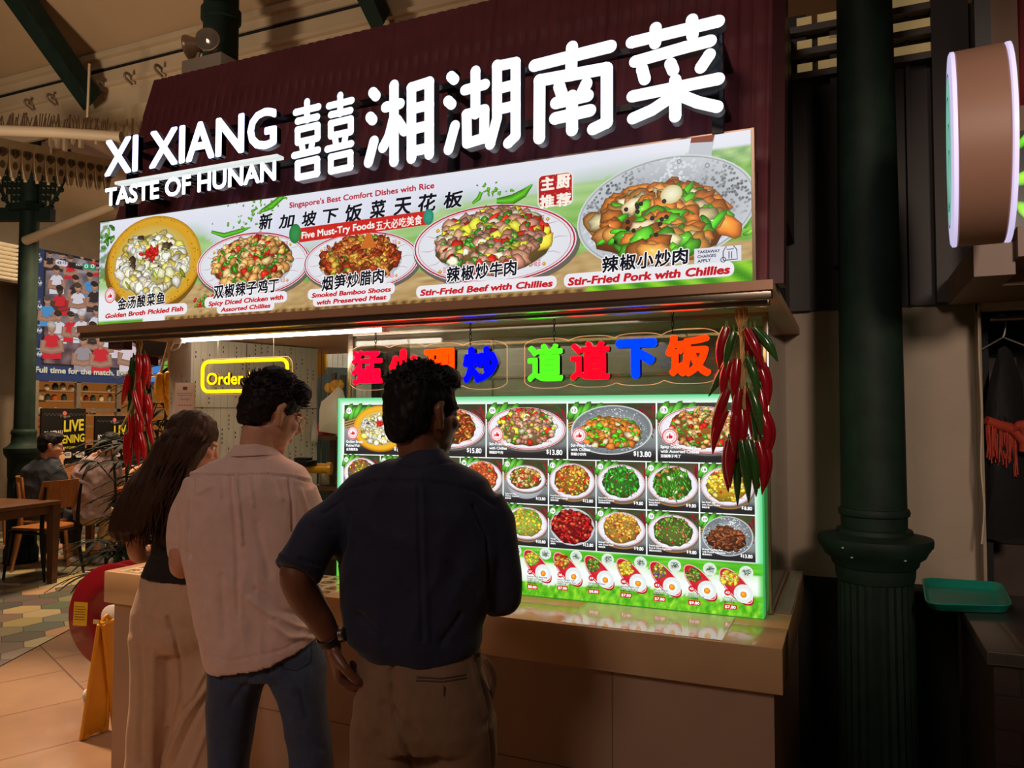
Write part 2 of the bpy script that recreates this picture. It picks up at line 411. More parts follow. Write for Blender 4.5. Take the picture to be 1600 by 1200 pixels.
m_woodd = M('dark_walnut', (98, 62, 36), .42, 0, .22, 9, stretch=(8, 1.2, 1.2), coat=.1)
m_blackmetal = M('black_metal', (22, 20, 20), .4, .4, .1, 8)
m_acryl = glass('clear_acrylic', (.96, .97, .96), .05, .03, .012)
m_pane = glass('glass_pane', (.9, .93, .9), .045, .05, .05)
m_rim = M('acrylic_edge', (235, 190, 150), .3, emit=.35, ecol=(255, 190, 140), var=.02)  # light caught by the acrylic edge, put in as emission
m_rope = M('jute_twine', (196, 160, 104), .85, 0, .2, 60, bump=.4, bscale=200)
m_print = colour_attr('backlit_print', .95, .3)
m_printm = colour_attr('backlit_menu_print', 1.12, .3)
m_paper = colour_attr('gloss_paper_print', 0, .12, coat=.5)

# ================================================================ floor
m_tile = brick_mat('tan_floor_tile', (186, 148, 116), (178, 140, 110), (134, 100, 76), 1.0, .62, .62, .006, .28, math.radians(24), 'xy', .5, .15, .15)
g = G(); g.add([(-18, -5, 0), (6, -5, 0), (6, 18, 0), (-18, 18, 0)], [(0, 1, 2, 3)])
structure(g.build('floor', m_tile, smooth=False), 'tan square tiled floor in front of the stall')
A = V((-5.035, 3.28)); dv = (V((-5.467, 4.143))-A).normalized(); nv = V((-dv.y, dv.x))   # nv points to the seating side
g_v = []; g_f = []; g_c = []; R_ = .155; rnd = random.Random(4)
pal = [(128, 122, 106), (150, 140, 118), (104, 102, 92), (196, 172, 124), (206, 184, 138), (120, 116, 104), (140, 132, 112), (112, 108, 98)]
for i in range(-4, 46):
    for j in range(-26, 40):
        c = A+nv*(i*R_*1.5*1.0)+dv*((j+(i % 2)*.5)*R_*1.7320508)
        if c.x < -11.2 or c.y > 13 or c.y < .2: continue
        P = [c+nv*(math.cos(PI/3*k)*(R_-.003))+dv*(math.sin(PI/3*k)*(R_-.003)) for k in range(6)]
        Q = []
        for k in range(6):
            a_, b_ = P[k], P[(k+1) % 6]; da, db = (a_-A).dot(nv), (b_-A).dot(nv)
            if da >= 0: Q.append(a_)
            if (da >= 0) != (db >= 0): Q.append(a_+(b_-a_)*(da/(da-db)))
        if len(Q) < 3: continue
        n0 = len(g_v); col = lin([v*rnd.uniform(.92, 1.08) for v in rnd.choice(pal)])
        for q in Q: g_v.append((q.x, q.y, .006)); g_c += [*col, 1]
        g_f.append(tuple(range(n0, n0+len(Q))))
n0 = len(g_v); far = [A-dv*4.2, A-dv*4.2+nv*8, A+dv*16+nv*8, A+dv*16]
for q in far: g_v.append((q.x, q.y, .003)); g_c += [*lin((70, 66, 60)), 1]
g_f.append((n0, n0+1, n0+2, n0+3))
me = bpy.data.meshes.new('floor'); me.from_pydata(g_v, [], g_f); ca = me.color_attributes.new('Col', 'FLOAT_COLOR', 'POINT'); ca.data.foreach_set('color', g_c)
me.materials.append(colour_attr('hexagon_tile', 0, .42))
structure(link_mesh('floor', me, None, (), False), 'grey and beige hexagon tiled floor under the seating')

# ================================================================ stall: counter
CY = 2.534; CX0, CX1 = -3.169, -.196; CZ = .9
ct = thing('counter', 'long pale counter with a thick slab top in front of the stall', 'counter', (-1.7, 3.0, 0))
g = G(); g.b2((CX0, CY, .757), (CX1, 2.775, CZ), .004); g.b2((-2.13, 2.775, .757), (CX1, 3.80, CZ-.002), .004); g.build('worktop', m_count, ct)
g = G(); g.b2((CX0+.035, CY+.03, .0), (CX1-.03, 2.75, .757)); g.b2((-2.1, 2.75, 0), (CX1-.03, 3.8, .757)); g.build('base', m_base, ct)
g = G()
for x in (-2.55, -1.95, -1.35, -.75): g.b2((x, CY+.028, .02), (x+.002, CY+.031, .75))
g.b2((-2.55, CY+.028, .40), (CX1-.04, CY+.031, .402))
g.build('panel_joint', M('joint_grey', (120, 96, 80), .6), ct)
g = G(); g.b2((CX1-.055, 2.985, CZ), (CX1-.004, 3.79, CZ+.006)); g.build('edge_strip', M('strip_grey', (140, 132, 112), .35, 0, .06), ct)

# ================================================================ stall: soffit, roof, body
BY = 2.48
g = G(); g.b2((-3.24, 2.42, 2.0), (-.2, 3.9, 2.03)); structure(g.build('ceiling_soffit', m_soffit, smooth=False), 'brown soffit over the counter')
tr = G(); tr.b2((-3.24, 2.435, 1.975), (-.205, 2.475, 2.022), .006); tr.b2((-3.22, 2.52, 1.965), (-.22, 2.56, 2.0), .005)
structure(tr.build('trim_awning', m_alu), 'metal trim rail under the lit menu banner')
def roofY(z): return 2.70+.265*(z-2.642)
X0, X1, Z0, Z1 = -3.331, -.205, 2.42, 3.385
def roof_patch(g, xa, xb, za, zb, nvv):
    nu = int((xb-xa)/.0045); rs = []
    for j in range(nvv+1):
        z = za+(zb-za)*j/nvv; st = ((z-2.03)/.226) % 1.0; row = []
        for i in range(nu+1):
            x = xa+(xb-xa)*i/nu; row.append((x, roofY(z)-abs(math.sin(PI*(x-X0)/.05))**.6*.007-.007*(1-st), z))
        rs.append(row)
    n = nu+1; g.add([p for r in rs for p in r], [(j*n+i, j*n+i+1, (j+1)*n+i+1, (j+1)*n+i) for j in range(nvv) for i in range(nu)])
g = G(); roof_patch(g, X0, X1, Z0, Z1, 36); roof_patch(g, -.36, X1, 2.032, Z0, 15)
structure(g.build('roof_front', m_roof, angle=60), 'sloping maroon ribbed tile roof behind the lit sign')
g = G(); g.prism([(X0+.02, roofY(Z0)+.02, Z0), (X0+.02, roofY(Z1)+.02, Z1), (X0+.02, 3.83, Z1), (X0+.02, 3.83, Z0)], (X1-X0-.03, 0, 0))
g.b2((-3.12, 2.56, 2.03), (-.26, 3.82, Z0)); structure(g.build('wall_stall_top', m_dark, smooth=False))  # inner box is unseen backing, added to stop light leaks behind the banner
g = G(); ZT = 2.03; g.hexa([(X1-.012, 2.5, ZT), (X1+.03, 2.5, ZT), (X1+.03, 2.6, ZT), (X1-.012, 2.6, ZT), (X1-.012, roofY(3.38)-.05, 3.38), (X1+.03, roofY(3.38)-.05, 3.38), (X1+.03, roofY(3.38)+.1, 3.38), (X1-.012, roofY(3.38)+.1, 3.38)])
structure(g.build('trim_roof_right', M('maroon_trim', (64, 18, 22), .4), smooth=False))

# ================================================================ lit sign
def rays(pts, Y): return [onY(p[0], p[1], Y) for p in pts]
def crop(pts, ox, oy, s): return [(ox+x/s, oy+y/s) for x, y in pts]
SGY = 2.40
m_lit = M('sign_face_white', (240, 246, 255), .3, emit=1.2, ecol=(226, 238, 255), var=.0)
m_lit2 = M('sign_face_lavender', (222, 222, 250), .3, emit=1.0, ecol=(222, 223, 252), var=.0)
m_lit3 = M('sign_face_cool', (230, 236, 250), .3, emit=1.3, ecol=(228, 236, 252), var=.0)
sg = thing('shop_sign', 'large glowing white shop sign lettering mounted on the maroon roof', 'sign', (-1.7, SGY+.05, 2.56))
def stroke_solid(g, path, w_, Y, depth):
    P = rays(path, Y); hw = w_/2
    for i, p in enumerate(P):
        g.slot(0).add([(p.x+hw*math.cos(2*PI*k/16), Y, p.z+hw*math.sin(2*PI*k/16)) for k in range(16)], [tuple(range(16))])
        vs = [(p.x+hw*math.cos(2*PI*k/16), y, p.z+hw*math.sin(2*PI*k/16)) for y in (Y, Y+depth) for k in range(16)]
        g.slot(1).add(vs, [(k, (k+1) % 16, 16+(k+1) % 16, 16+k) for k in range(16)])
        if i:
            q = P[i-1]; d = (p-q); d.normalize(); nn = V((-d.z, 0, d.x))*hw
            a4 = [q+nn, p+nn, p-nn, q-nn]; g.slot(0).add(a4, [(0, 1, 2, 3)])
            e = V((0, depth, 0)); g.slot(1).add(a4+[v+e for v in a4], [(0, 1, 5, 4), (2, 3, 7, 6)])
def box4(l, t, r, b, s=0): return [(l, t), (r, t-s), (r, b-s), (l, b), (l, t)]
HAN = []
xi = [[(95, 508), (95, 600)], [(38, 562), (152, 534)], [(48, 606), (146, 584)], [(48, 650), (148, 626), (148, 690), (48, 712), (48, 650)],
      [(68, 716), (76, 765)], [(122, 706), (114, 755)], [(30, 778), (150, 750)], [(48, 818), (146, 796), (146, 868), (48, 888), (48, 818)]]
HAN.append(([[*p] for p in xi]+[[(x+166, y-32) for x, y in p] for p in xi], 450, 0, 3.2, 34))
HAN.append(([[(424, 462), (440, 480)], [(410, 585), (424, 600)], [(430, 705), (402, 812)], [(488, 536), (560, 518)], [(530, 425), (530, 808)], [(525, 600), (505, 680), (474, 738)], [(545, 600), (582, 655)],
             [(617, 438), (617, 792)], [(706, 410), (706, 772)], [(617, 438), (706, 410)], [(617, 545), (706, 525)], [(617, 648), (706, 626)], [(617, 758), (706, 738)]], 450, 0, 3.2, 52))
HAN.append(([[(815, 382), (832, 398)], [(800, 505), (818, 522)], [(835, 628), (802, 748)], [(885, 450), (985, 422)], [(937, 355), (937, 570)], [(893, 572), (982, 548), (980, 690), (895, 716), (893, 572)],
             [(1045, 325), (1045, 590), (1010, 722)], [(1138, 312), (1138, 680), (1100, 716)], [(1045, 330), (1138, 312)], [(1045, 445), (1138, 422)], [(1045, 548), (1138, 528)]], 450, 0, 3.2, 52))
HAN.append(([[(112, 328), (492, 232)], [(300, 235), (295, 375)], [(138, 402), (136, 690)], [(138, 402), (472, 342)], [(474, 345), (474, 612), (405, 645)], [(236, 432), (252, 480)], [(372, 418), (352, 462)],
             [(220, 515), (378, 478)], [(215, 592), (390, 552)], [(300, 480), (300, 650)]], 800, 0, 3.2, 60))
HAN.append(([[(598, 212), (1032, 106)], [(718, 140), (716, 216)], [(900, 98), (902, 178)], [(615, 308), (860, 238), (992, 204)], [(650, 345), (664, 396)], [(792, 318), (806, 352)], [(988, 272), (944, 338)],
             [(602, 482), (1032, 394)], [(816, 400), (816, 582)], [(790, 490), (700, 550), (604, 592)], [(850, 480), (930, 512), (1026, 534)]], 800, 0, 3.2, 58))
for paths, ox, oy, s, wpx in HAN:
    g = G()
    for p in paths:
        q = crop(p, ox, oy, s); d = (onY(q[0][0], q[0][1], SGY)-CAMP).dot(FW); stroke_solid(g, q, wpx/s*d/FPX*1.06, SGY, .04)
    g.build('character', [m_lit, m_letter_side], sg, smooth=False)
for txt, p0, p1, hp, mt, bo in (('XI XIANG', (171, 277), (439, 233), 56, m_lit2, .028), ('TASTE OF HUNAN', (172, 324), (438, 286), 27.5, m_lit3, .030)):
    a_ = onY(*p0, SGY+.026); b_ = onY(*p1, SGY+.026); b_.z = a_.z; d = (a_-CAMP).dot(FW)
    text_letters(txt, a_, b_, hp*d/FPX, .026, bo, [mt, m_letter_side], sg)
a_ = onY(179, 286, SGY); b_ = onY(433, 243, SGY); g = G(); g.b2((a_.x, SGY, a_.z-.006), (b_.x, SGY+.04, a_.z+.006)); g.build('underline_bar', M('sign_face_bar', (235, 240, 240), .3, emit=.9, ecol=(225, 235, 235), var=0), sg, smooth=False)
g = G()
for z in (2.63, 2.82): g.b2((-3.06, SGY+.05, z), (-.36, SGY+.075, z+.022))
g.build('mounting_rail', m_blackmetal, sg)
for px_ in (180, 690, 1116):
    x = onY(px_, 240, SGY).x; g = G(); g.b2((x-.018, SGY+.075, 2.52), (x+.018, SGY+.11, 2.90))
    for z in (2.63, 2.82): g.b2((x-.015, SGY+.1, z), (x+.015, roofY(z), z+.02))
    g.build('mounting_post', m_blackmetal, sg)

# ================================================================ food pictures
FOOD = {
 'fish': ([('c', (246, 242, 222), 7), ('c', (236, 226, 180), 4), ('c', (230, 208, 96), 4), ('s', (150, 170, 50), 2), ('c', (70, 52, 40), .7)], (214, 190, 110)),
 'chick': ([('c', (226, 160, 88), 6), ('c', (238, 190, 130), 3), ('s', (60, 150, 30), 4), ('g', (70, 170, 40), 2), ('c', (205, 36, 24), 2.2), ('s', (220, 215, 140), 1)], (150, 90, 40)),
 'smoke': ([('s', (205, 120, 50), 8), ('c', (150, 50, 24), 3), ('s', (190, 80, 30), 5), ('c', (220, 170, 60), 1.2), ('g', (90, 140, 40), .8)], (130, 60, 26)),
 'beef': ([('c', (176, 120, 96), 5), ('c', (204, 150, 122), 3), ('g', (56, 150, 30), 3), ('s', (70, 160, 40), 2), ('c', (220, 40, 26), 2.4), ('c', (226, 214, 60), 2.2), ('c', (232, 232, 190), 1.4)], (140, 110, 60)),
 'pork': ([('c', (214, 120, 44), 7), ('c', (226, 150, 70), 3), ('s', (70, 180, 30), 4), ('c', (90, 190, 40), 2.5), ('c', (235, 215, 160), 1.6), ('d', (40, 26, 24), 1.2)], (150, 80, 30)),
 'egg': ([('c', (244, 206, 60), 8), ('c', (250, 226, 110), 3), ('d', (206, 60, 30), 2), ('d', (130, 160, 40), 1.2)], (200, 150, 40)),
 'beans': ([('l', (70, 160, 40), 8), ('l', (110, 190, 60), 3), ('c', (200, 120, 50), 2), ('c', (230, 215, 170), .8)], (60, 110, 30)),
 'green': ([('l', (40, 150, 40), 6), ('c', (60, 170, 50), 3), ('s', (130, 70, 44), 3), ('s', (190, 190, 120), 1)], (60, 110, 36)),
 'red': ([('s', (190, 30, 30), 6), ('c', (170, 20, 30), 3), ('c', (200, 90, 50), 2)], (120, 14, 20)),
 'tofu': ([('c', (230, 170, 70), 6), ('c', (214, 140, 50), 3), ('g', (110, 160, 60), 1), ('d', (200, 50, 30), 1)], (190, 140, 60)),
 'mince': ([('d', (110, 170, 50), 8), ('d', (170, 130, 80), 5), ('d', (210, 50, 34), 1.4), ('d', (60, 110, 30), 3)], (100, 110, 50)),
 'feet': ([('s', (150, 84, 48), 6), ('c', (110, 60, 34), 4), ('d', (190, 40, 40), 1)], (80, 44, 28)),
 'mix': ([('c', (224, 170, 60), 5), ('c', (214, 90, 40), 3), ('g', (150, 180, 60), 2), ('c', (196, 40, 30), 1.5), ('s', (236, 200, 90), 3)], (160, 110, 40)),
 'scal': ([('d', (110, 190, 40), 7), ('d', (150, 210, 70), 3), ('c', (226, 180, 50), 4)], (190, 180, 80)),
 'stew': ([('c', (226, 96, 50), 6), ('c', (236, 130, 70), 3), ('s', (200, 60, 40), 2), ('s', (80, 150, 50), .6)], (190, 80, 40)),
 'salad': ([('d', (220, 190, 60), 4), ('d', (120, 70, 130), 3), ('d', (190, 60, 40), 2), ('d', (120, 160, 60), 3)], (150, 120, 60)),
}
def food(P, c, ra, rb, kind, n, size, seed, mound=.35, hl=False):
    hls = []
    rnd = random.Random(seed); ks, base = FOOD[kind]; tot = sum(k[2] for k in ks)
    P.ell(c, ra, rb, base, [v*.6 for v in base], 0, 26, .06, seed)
    pts = []
    for i in range(n):
        t = math.sqrt(rnd.random())*.96; a_ = rnd.random()*2*PI; x, y = t*math.cos(a_), t*math.sin(a_); pts.append((y, x, t))
    pts.sort(reverse=True)
    for y, x, t in pts:
        r = rnd.random()*tot
        for sh, col, w_ in ks:
            r -= w_
            if r <= 0: break
        lift = mound*rb*(1-t*t); p = (c[0]+x*ra, c[1]+y*rb+lift); q_ = rnd.uniform(.72, 1.16); col = [v*q_*rnd.uniform(.97, 1.03) for v in col]; sz = size*rnd.uniform(.6, 1.25)
        if hl and rnd.random() < .5: hls.append((p[0]-sz*.25, p[1]+sz*.3, sz))
        if sh == 'c': P.blob(p, sz, col, rnd.uniform(-.9, .9), rnd.uniform(1, 1.7), .24, rnd.random(), 13 if size > .017 else 9)
        elif sh == 'd': P.blob(p, sz*.66, col, rnd.uniform(0, 3), rnd.uniform(1, 1.4), .15, rnd.random(), 7)
        elif sh == 's': P.blob(p, sz*.42, col, rnd.uniform(-1.2, 1.2), rnd.uniform(2.4, 4), .12, rnd.random(), 10)
        elif sh == 'l': P.blob(p, sz*.36, col, PI/2+rnd.uniform(-.8, .8), rnd.uniform(4, 6.5), .1, rnd.random(), 10)
        elif sh == 'g':
            P.blob(p, sz*.72, col, rnd.uniform(-1, 1), 1.15, .06, rnd.random(), 12)
            P.ell((p[0]+sz*.06, p[1]+sz*.08), sz*.4, sz*.34, (200, 220, 110), [v*.8 for v in col], 0, 10)
        if hls: x_, y_, z_ = hls.pop(); P.ell((x_, y_), z_*.16, z_*.09, (255, 244, 224), [min(255, v*1.25+20) for v in col], rnd.uniform(-.8, .8), 6)
def motif(P, c, s):
    for dx in (-1, 1):
        for dy in (-1, 0, 1):
            P.rectf(c[0]+dx*s*.55-s*.4, c[0]+dx*s*.55+s*.4, c[1]+dy*s*.7-s*.24, c[1]+dy*s*.7+s*.24, (226, 60, 110))
            P.rectf(c[0]+dx*s*.55-s*.2, c[0]+dx*s*.55+s*.2, c[1]+dy*s*.7-s*.1, c[1]+dy*s*.7+s*.1, (240, 220, 226))
    for dx in (-2.1, 2.1): P.blob((c[0]+dx*s, c[1]-s*.4), s*.55, (226, 160, 40), .5, 1.2, .3, dx)
def plate(P, c, ra, rb, kind, seed, n=130, size=.02, fo=(0, .04), fs=(.70, .80), rot=-.03, motifs=True, rim=(188, 32, 52)):
    P.ell((c[0]+ra*.02, c[1]-rb*.08), ra*1.02, rb*1.03, (90, 80, 70), (110, 100, 90), rot)
    P.ell(c, ra, rb, (206, 208, 216), (226, 228, 236), rot, 48, mid=.72, colm=(232, 234, 240))
    P.ring(c, ra*.985, rb*.985, ra*.018, rim, rot); P.ring(c, ra*.94, rb*.93, ra*.008, (216, 120, 130), rot)
    for k in range(14):
        a_ = 2*PI*k/14; P.stroke([(c[0]+ra*q*math.cos(a_+w_), c[1]+rb*q*math.sin(a_+w_)) for q, w_ in ((.72, 0), (.8, .05), (.9, .02))], [ra*.008, ra*.012, ra*.004], (206, 180, 192))
    if motifs:
        for a_ in (.70, 2.44, 3.9, 5.5): motif(P, (c[0]+ra*.78*math.cos(a_), c[1]+rb*.80*math.sin(a_)), ra*.036)
    P.ell((c[0], c[1]-rb*.02), ra*.72, rb*.74, (198, 190, 180), (188, 190, 200), rot)
    food(P, (c[0]+fo[0]*ra, c[1]+fo[1]*rb), ra*fs[0], rb*fs[1], kind, n, size, seed, hl=size > .012)
def stamp(P, c, r):
    P.ell(c, r, r, (250, 240, 240)); P.ring(c, r*.97, r*.97, r*.13, (206, 40, 50), n=32); P.ring(c, r*.64, r*.64, r*.06, (206, 70, 80), n=28)
    for k in range(22):
        a_ = 2*PI*k/22; P.ell((c[0]+r*.75*math.cos(a_), c[1]+r*.75*math.sin(a_)), r*.055, r*.055, (214, 90, 96), n=6)
    red = (214, 24, 36); x, y = c
    P.poly([(x-r*.14, y-r*.28), (x+r*.30, y-r*.26), (x+r*.36, y-r*.02), (x+r*.32, y+r*.10), (x+r*.08, y+r*.12), (x+r*.10, y+r*.34), (x+r*.0, y+r*.40), (x-r*.08, y+r*.16), (x-r*.16, y+r*.04)], red)
    P.poly([(x-r*.40, y-r*.28), (x-r*.2, y-r*.28), (x-r*.2, y+r*.06), (x-r*.40, y+r*.04)], red)
def leafy(P, c, r, n, seed, cols=((60, 130, 30), (110, 170, 50), (40, 100, 24))):
    rnd = random.Random(seed)
    for i in range(n):
        a_ = rnd.uniform(-PI, PI); p = (c[0]+rnd.uniform(-1, 1)*r, c[1]+rnd.uniform(-1, 1)*r)
        P.blob(p, r*.16, rnd.choice(cols), a_, rnd.uniform(1.8, 3.2), .08, rnd.random(), 9)
def pepper(P, path, wd, col=(76, 160, 26)):
    P.stroke(path, wd, [min(255, v*1.25+12) for v in col], [v*.55 for v in col])

# ================================================================ banner
q = [onY(157, 347, BY), onY(1172, 204, BY), onY(1177, 450, BY), onY(153, 515, BY)]
bx0, bx1 = (q[0].x+q[3].x)/2, (q[1].x+q[2].x)/2; bz0, bz1 = (q[2].z+q[3].z)/2, (q[0].z+q[1].z)/2
bn = thing('menu_banner', 'long backlit food banner with five dishes over the counter', 'lightbox', ((bx0+bx1)/2, BY+.03, bz0))
g = G(); g.b2((bx0-.006, BY+.002, bz0-.006), (bx1+.010, BY+.055, bz1+.006)); g.build('frame', M('banner_frame', (150, 130, 112), .3, .7), bn, smooth=False)
RECT = (bx0, bx1, bz0, bz1)
def newp(lay): p = Print((0, BY, 0), (1, 0, 0), (0, 0, 1), (0, -1, 0), RECT); p.lay = lay; return p
P = newp(.0)
def bgf(u, v):
    hill = .50+.30*math.exp(-((u-.20)/.07)**2)+.05*math.sin(u*17)
    if u > .5: hill += (.30+.05*math.sin(u*14))*min(1, (u-.5)*7)
    woodtop = (.30 if u > .1 else -.1)+.03*math.sin(u*9)-.04*(u-.5)
    sky = mixc((214, 218, 236), (236, 238, 246), (v-.5)*1.6)
    if v > hill: c = sky; c = mixc((190, 208, 196), c, (v-hill)*9)
    else:
        st = .5+.5*math.sin((v*70+u*20+nz(u*9, v*4)*5)); c = mixc((96, 168, 54), (182, 214, 140), .35+.35*st+.3*nz(u*20, v*8))
        c = mixc(c, (214, 226, 200), max(0, 1-(hill-v)*5)*.5)
    if v < woodtop:
        pl = nz(u*5+math.floor(v*9)*7, v*60+nz(u*14, 3)*6); c = mixc((150, 112, 62), (222, 196, 142), .55+.6*pl)
        if v < .075: c = mixc((92, 64, 30), (176, 136, 76), .5+.5*math.sin(u*420+nz(u*30, v*50)*4))
    if u < .145 and v < .42: c = mixc((238, 240, 244), c, max(0, (v-.30)*8))
    if u < .10 and v < .07: c = mixc((60, 150, 20), (130, 200, 50), .5+.8*nz(u*40, v*30))
    if u > .80 and v < .17: 
        k = (u-.8)*9-(v)*2
        if k > 0: c = mixc((54, 140, 10), (150, 216, 50), .5+.5*math.sin(u*160+v*40))
    if u > .93 and .30 < v < .9: c = mixc(c, mixc((50, 130, 20), (160, 210, 90), .5+.9*nz(u*90, v*20)), .6)
    if u < .02 and v > .4: c = mixc(c, (60, 110, 30), .6*(nz(u*60, v*24) > 0))
    return c
P.grid(bx0, bx1, bz0, bz1, 260, 48, bgf)
for path, wd in (([(330, 362), (350, 368), (378, 360), (392, 355)], 9), ([(408, 330), (424, 322), (440, 308), (446, 296)], 12), ([(776, 314), (800, 312), (818, 302), (832, 288)], 15), ([(738, 318), (748, 310), (752, 300)], 7)):
    pp = [P.px(*a_) for a_ in path]; w1 = wd*.0025; pepper(P, pp, [w1*.5, w1, w1*.85, w1*.15])
rnd = random.Random(9)
for i in range(70):
    cx, cy_ = rnd.choice(((398, 335), (765, 300), (375, 350), (420, 318))); c = P.px(cx+rnd.gauss(0, 20), cy_+rnd.gauss(0, 9)); P.blob(c, rnd.uniform(.003, .007), (90, 160, 40), rnd.uniform(0, 3), 1.5, .4, i, 6)
leafy(P, P.px(166, 372), .05, 14, 3); leafy(P, P.px(1165, 345), .04, 16, 5, ((70, 170, 20), (120, 210, 40)))
for i in range(20): P.blob(P.px(318+rnd.uniform(-14, 16), 470+rnd.uniform(-7, 8)), .008, rnd.choice([(200, 40, 30), (200, 30, 30), (90, 140, 40)]), rnd.uniform(0, 2), 1.6, .1, i)
P.build('printed_background', m_print, bn)
LAYMAX = 0.
def dish(nm, lay, fn):
    global LAYMAX
    P = newp(lay); fn(P); LAYMAX = max(LAYMAX, P.lay); return P.build('dish_picture', m_print, bn)
def d1(P):
    c, ra, rb = P.epx(239, 409, 73, 71); P.ell((c[0]-.01, c[1]-.02), ra*1.03, rb*1.04, (150, 110, 40), (120, 84, 24)); P.ell(c, ra, rb, (196, 138, 22), (186, 128, 20), 0, 48, mid=.93, colm=(220, 166, 44))
    rnd = random.Random(2)
    for i in range(60):
        a_ = rnd.random()*2*PI; t = rnd.uniform(.85, .97); P.ell((c[0]+ra*t*math.cos(a_), c[1]+rb*t*math.sin(a_)), .003, .003, (140, 90, 10), n=6)
    c2 = (c[0]-.006, c[1]-.004); P.ell(c2, ra*.83, rb*.82, (232, 214, 140), (206, 170, 70)); food(P, (c2[0], c2[1]-.012), ra*.76, rb*.68, 'fish', 190, .0235, 21, .12, True)
    for i in range(26): P.blob((c2[0]+rnd.gauss(0, .022), c2[1]+.045+rnd.gauss(0, .016)), .008, (206, 30, 26), rnd.uniform(0, 3), 2.2, .2, i)
    stamp(P, P.px(173, 462), .036)
dish('a', .0010, d1)
def d2(P):
    c, ra, rb = P.epx(393, 413, 88, 50); plate(P, c, ra, rb, 'chick', 5, 300, .0155)
dish('b', .0016, d2)
def d3(P):
    c, ra, rb = P.epx(562, 408, 90, 46); plate(P, c, ra, rb, 'smoke', 7, 380, .0150)
    t = P.px(578, 368); P.poly([(t[0]-.04, t[1]-.05), (t[0]+.0, t[1]+.02), (t[0]+.035, t[1]-.05)], (206, 110, 40))
dish('c', .0022, d3)
def d4(P):
    c, ra, rb = P.epx(768, 382, 127, 62); plate(P, c, ra, rb, 'beef', 13, 320, .0195)
dish('d', .0028, d4)
def d5(P):
    c, ra, rb = P.epx(1036, 331, 139, 84); rot = .10
    h0, h1 = P.px(1092, 262), P.px(1096, 212); 
    P.poly([P.px(1058, 262), P.px(1076, 240), P.px(1080, 216), P.px(1118, 210), P.px(1112, 240), P.px(1118, 268)], (190, 198, 206)); P.poly([P.px(1079, 224), P.px(1082, 208), P.px(1120, 200), P.px(1114, 222)], (124, 44, 24))
    P.ell(c, ra*1.01, rb*1.01, (120, 130, 130), (226, 232, 236), rot, 48, mid=.965, colm=(150, 156, 160))
    P.ell(c, ra*.975, rb*.965, (150, 158, 164), (200, 206, 212), rot, 48)
    rnd = random.Random(8); ca_, sa_ = math.cos(rot), math.sin(rot)
    for i in range(900):
        t = math.sqrt(rnd.random())*.95; a_ = rnd.random()*2*PI; x, y = t*math.cos(a_), t*math.sin(a_)
        dk = .5+.5*math.sin(a_*3.0+.8); col = mixc((226, 230, 236), (40, 46, 48), dk*.95*rnd.uniform(.6, 1))
        P.ell((c[0]+ra*x*ca_-rb*y*sa_, c[1]+ra*x*sa_+rb*y*ca_), .006, .005, col, mixc(col, (200, 206, 210), .5), rnd.random(), 6)
    food(P, (c[0]-.01, c[1]-rb*.30), ra*.78, rb*.60, 'pork', 230, .030, 31, .80, True)
    for q in ((1062, 254), (1106, 260)): P.ell(P.px(*q), .008, .008, (210, 214, 218), (90, 90, 96), n=10)
    c = P.px(1050, 305); P.ell(c, .036, .030, (250, 246, 214), (206, 196, 130), .3)
    for i in range(14): P.ell(P.px(1000+rnd.uniform(-30, 50), 330+rnd.uniform(-16, 40)), .008, .008, (50, 36, 36), (16, 10, 12), n=8)
dish('e', .0034, d5)
P = newp(LAYMAX+3e-4)
dk = (26, 24, 34); rd = (196, 34, 44); rd2 = (206, 40, 34)
P.textpx("Singapore's Best Comfort Dishes with Rice", (455, 326), (681, 295), 8.6, (186, 34, 54), bold=.03)
for ch, bb in zip('新加坡下饭菜天花板', ((407, 333, 429, 361), (438, 334, 464, 359), (474, 329, 498, 356), (507, 326, 532, 351), (542, 318, 569, 349), (580, 312, 606, 344), (617, 308, 645, 339), (655, 302, 685, 334), (695, 298, 726, 328))): P.fitpx(ch, *bb, dk, bold=.03, shear=.14, outline=.03, ocol=(236, 238, 246))
P.poly([P.px(468, 358), P.px(672, 330), P.px(672, 352), P.px(470, 380)], rd2); P.ell(P.px(464, 366), .03, .04, (60, 150, 80), (40, 120, 60)); P.ell(P.px(672, 340), .022, .03, (60, 160, 140), (40, 130, 100))
P.textpx('Five Must-Try Foods', (474, 374), (588, 357), 10.5, (250, 244, 236), bold=.03)
P.textpx('五大必吃美食', (590, 360), (662, 350), 13, (250, 244, 236), bold=.02, cap=.84)
x0, z0 = P.px(842, 330); x1, z1 = P.px(897, 272); P.rrect(x0, x1, z0+.008, z1+.008, .018, (240, 236, 226)); P.rrect(x0+.004, x1-.004, z0+.012, z1+.004, .016, (186, 24, 30))
for ch, bb in (('主', (847, 276, 868, 300)), ('厨', (871, 272, 893, 297)), ('推', (845, 304, 868, 328)), ('荐', (871, 301, 894, 325))): P.fitpx(ch, *bb, (250, 240, 226), bold=.045)
rnd = random.Random(3)
for i in range(60): P.ell((x0+(x1-x0)*rnd.random(), z0+.012+(z1-z0-.01)*rnd.random()), .0015, .0013, (232, 190, 180), n=5)
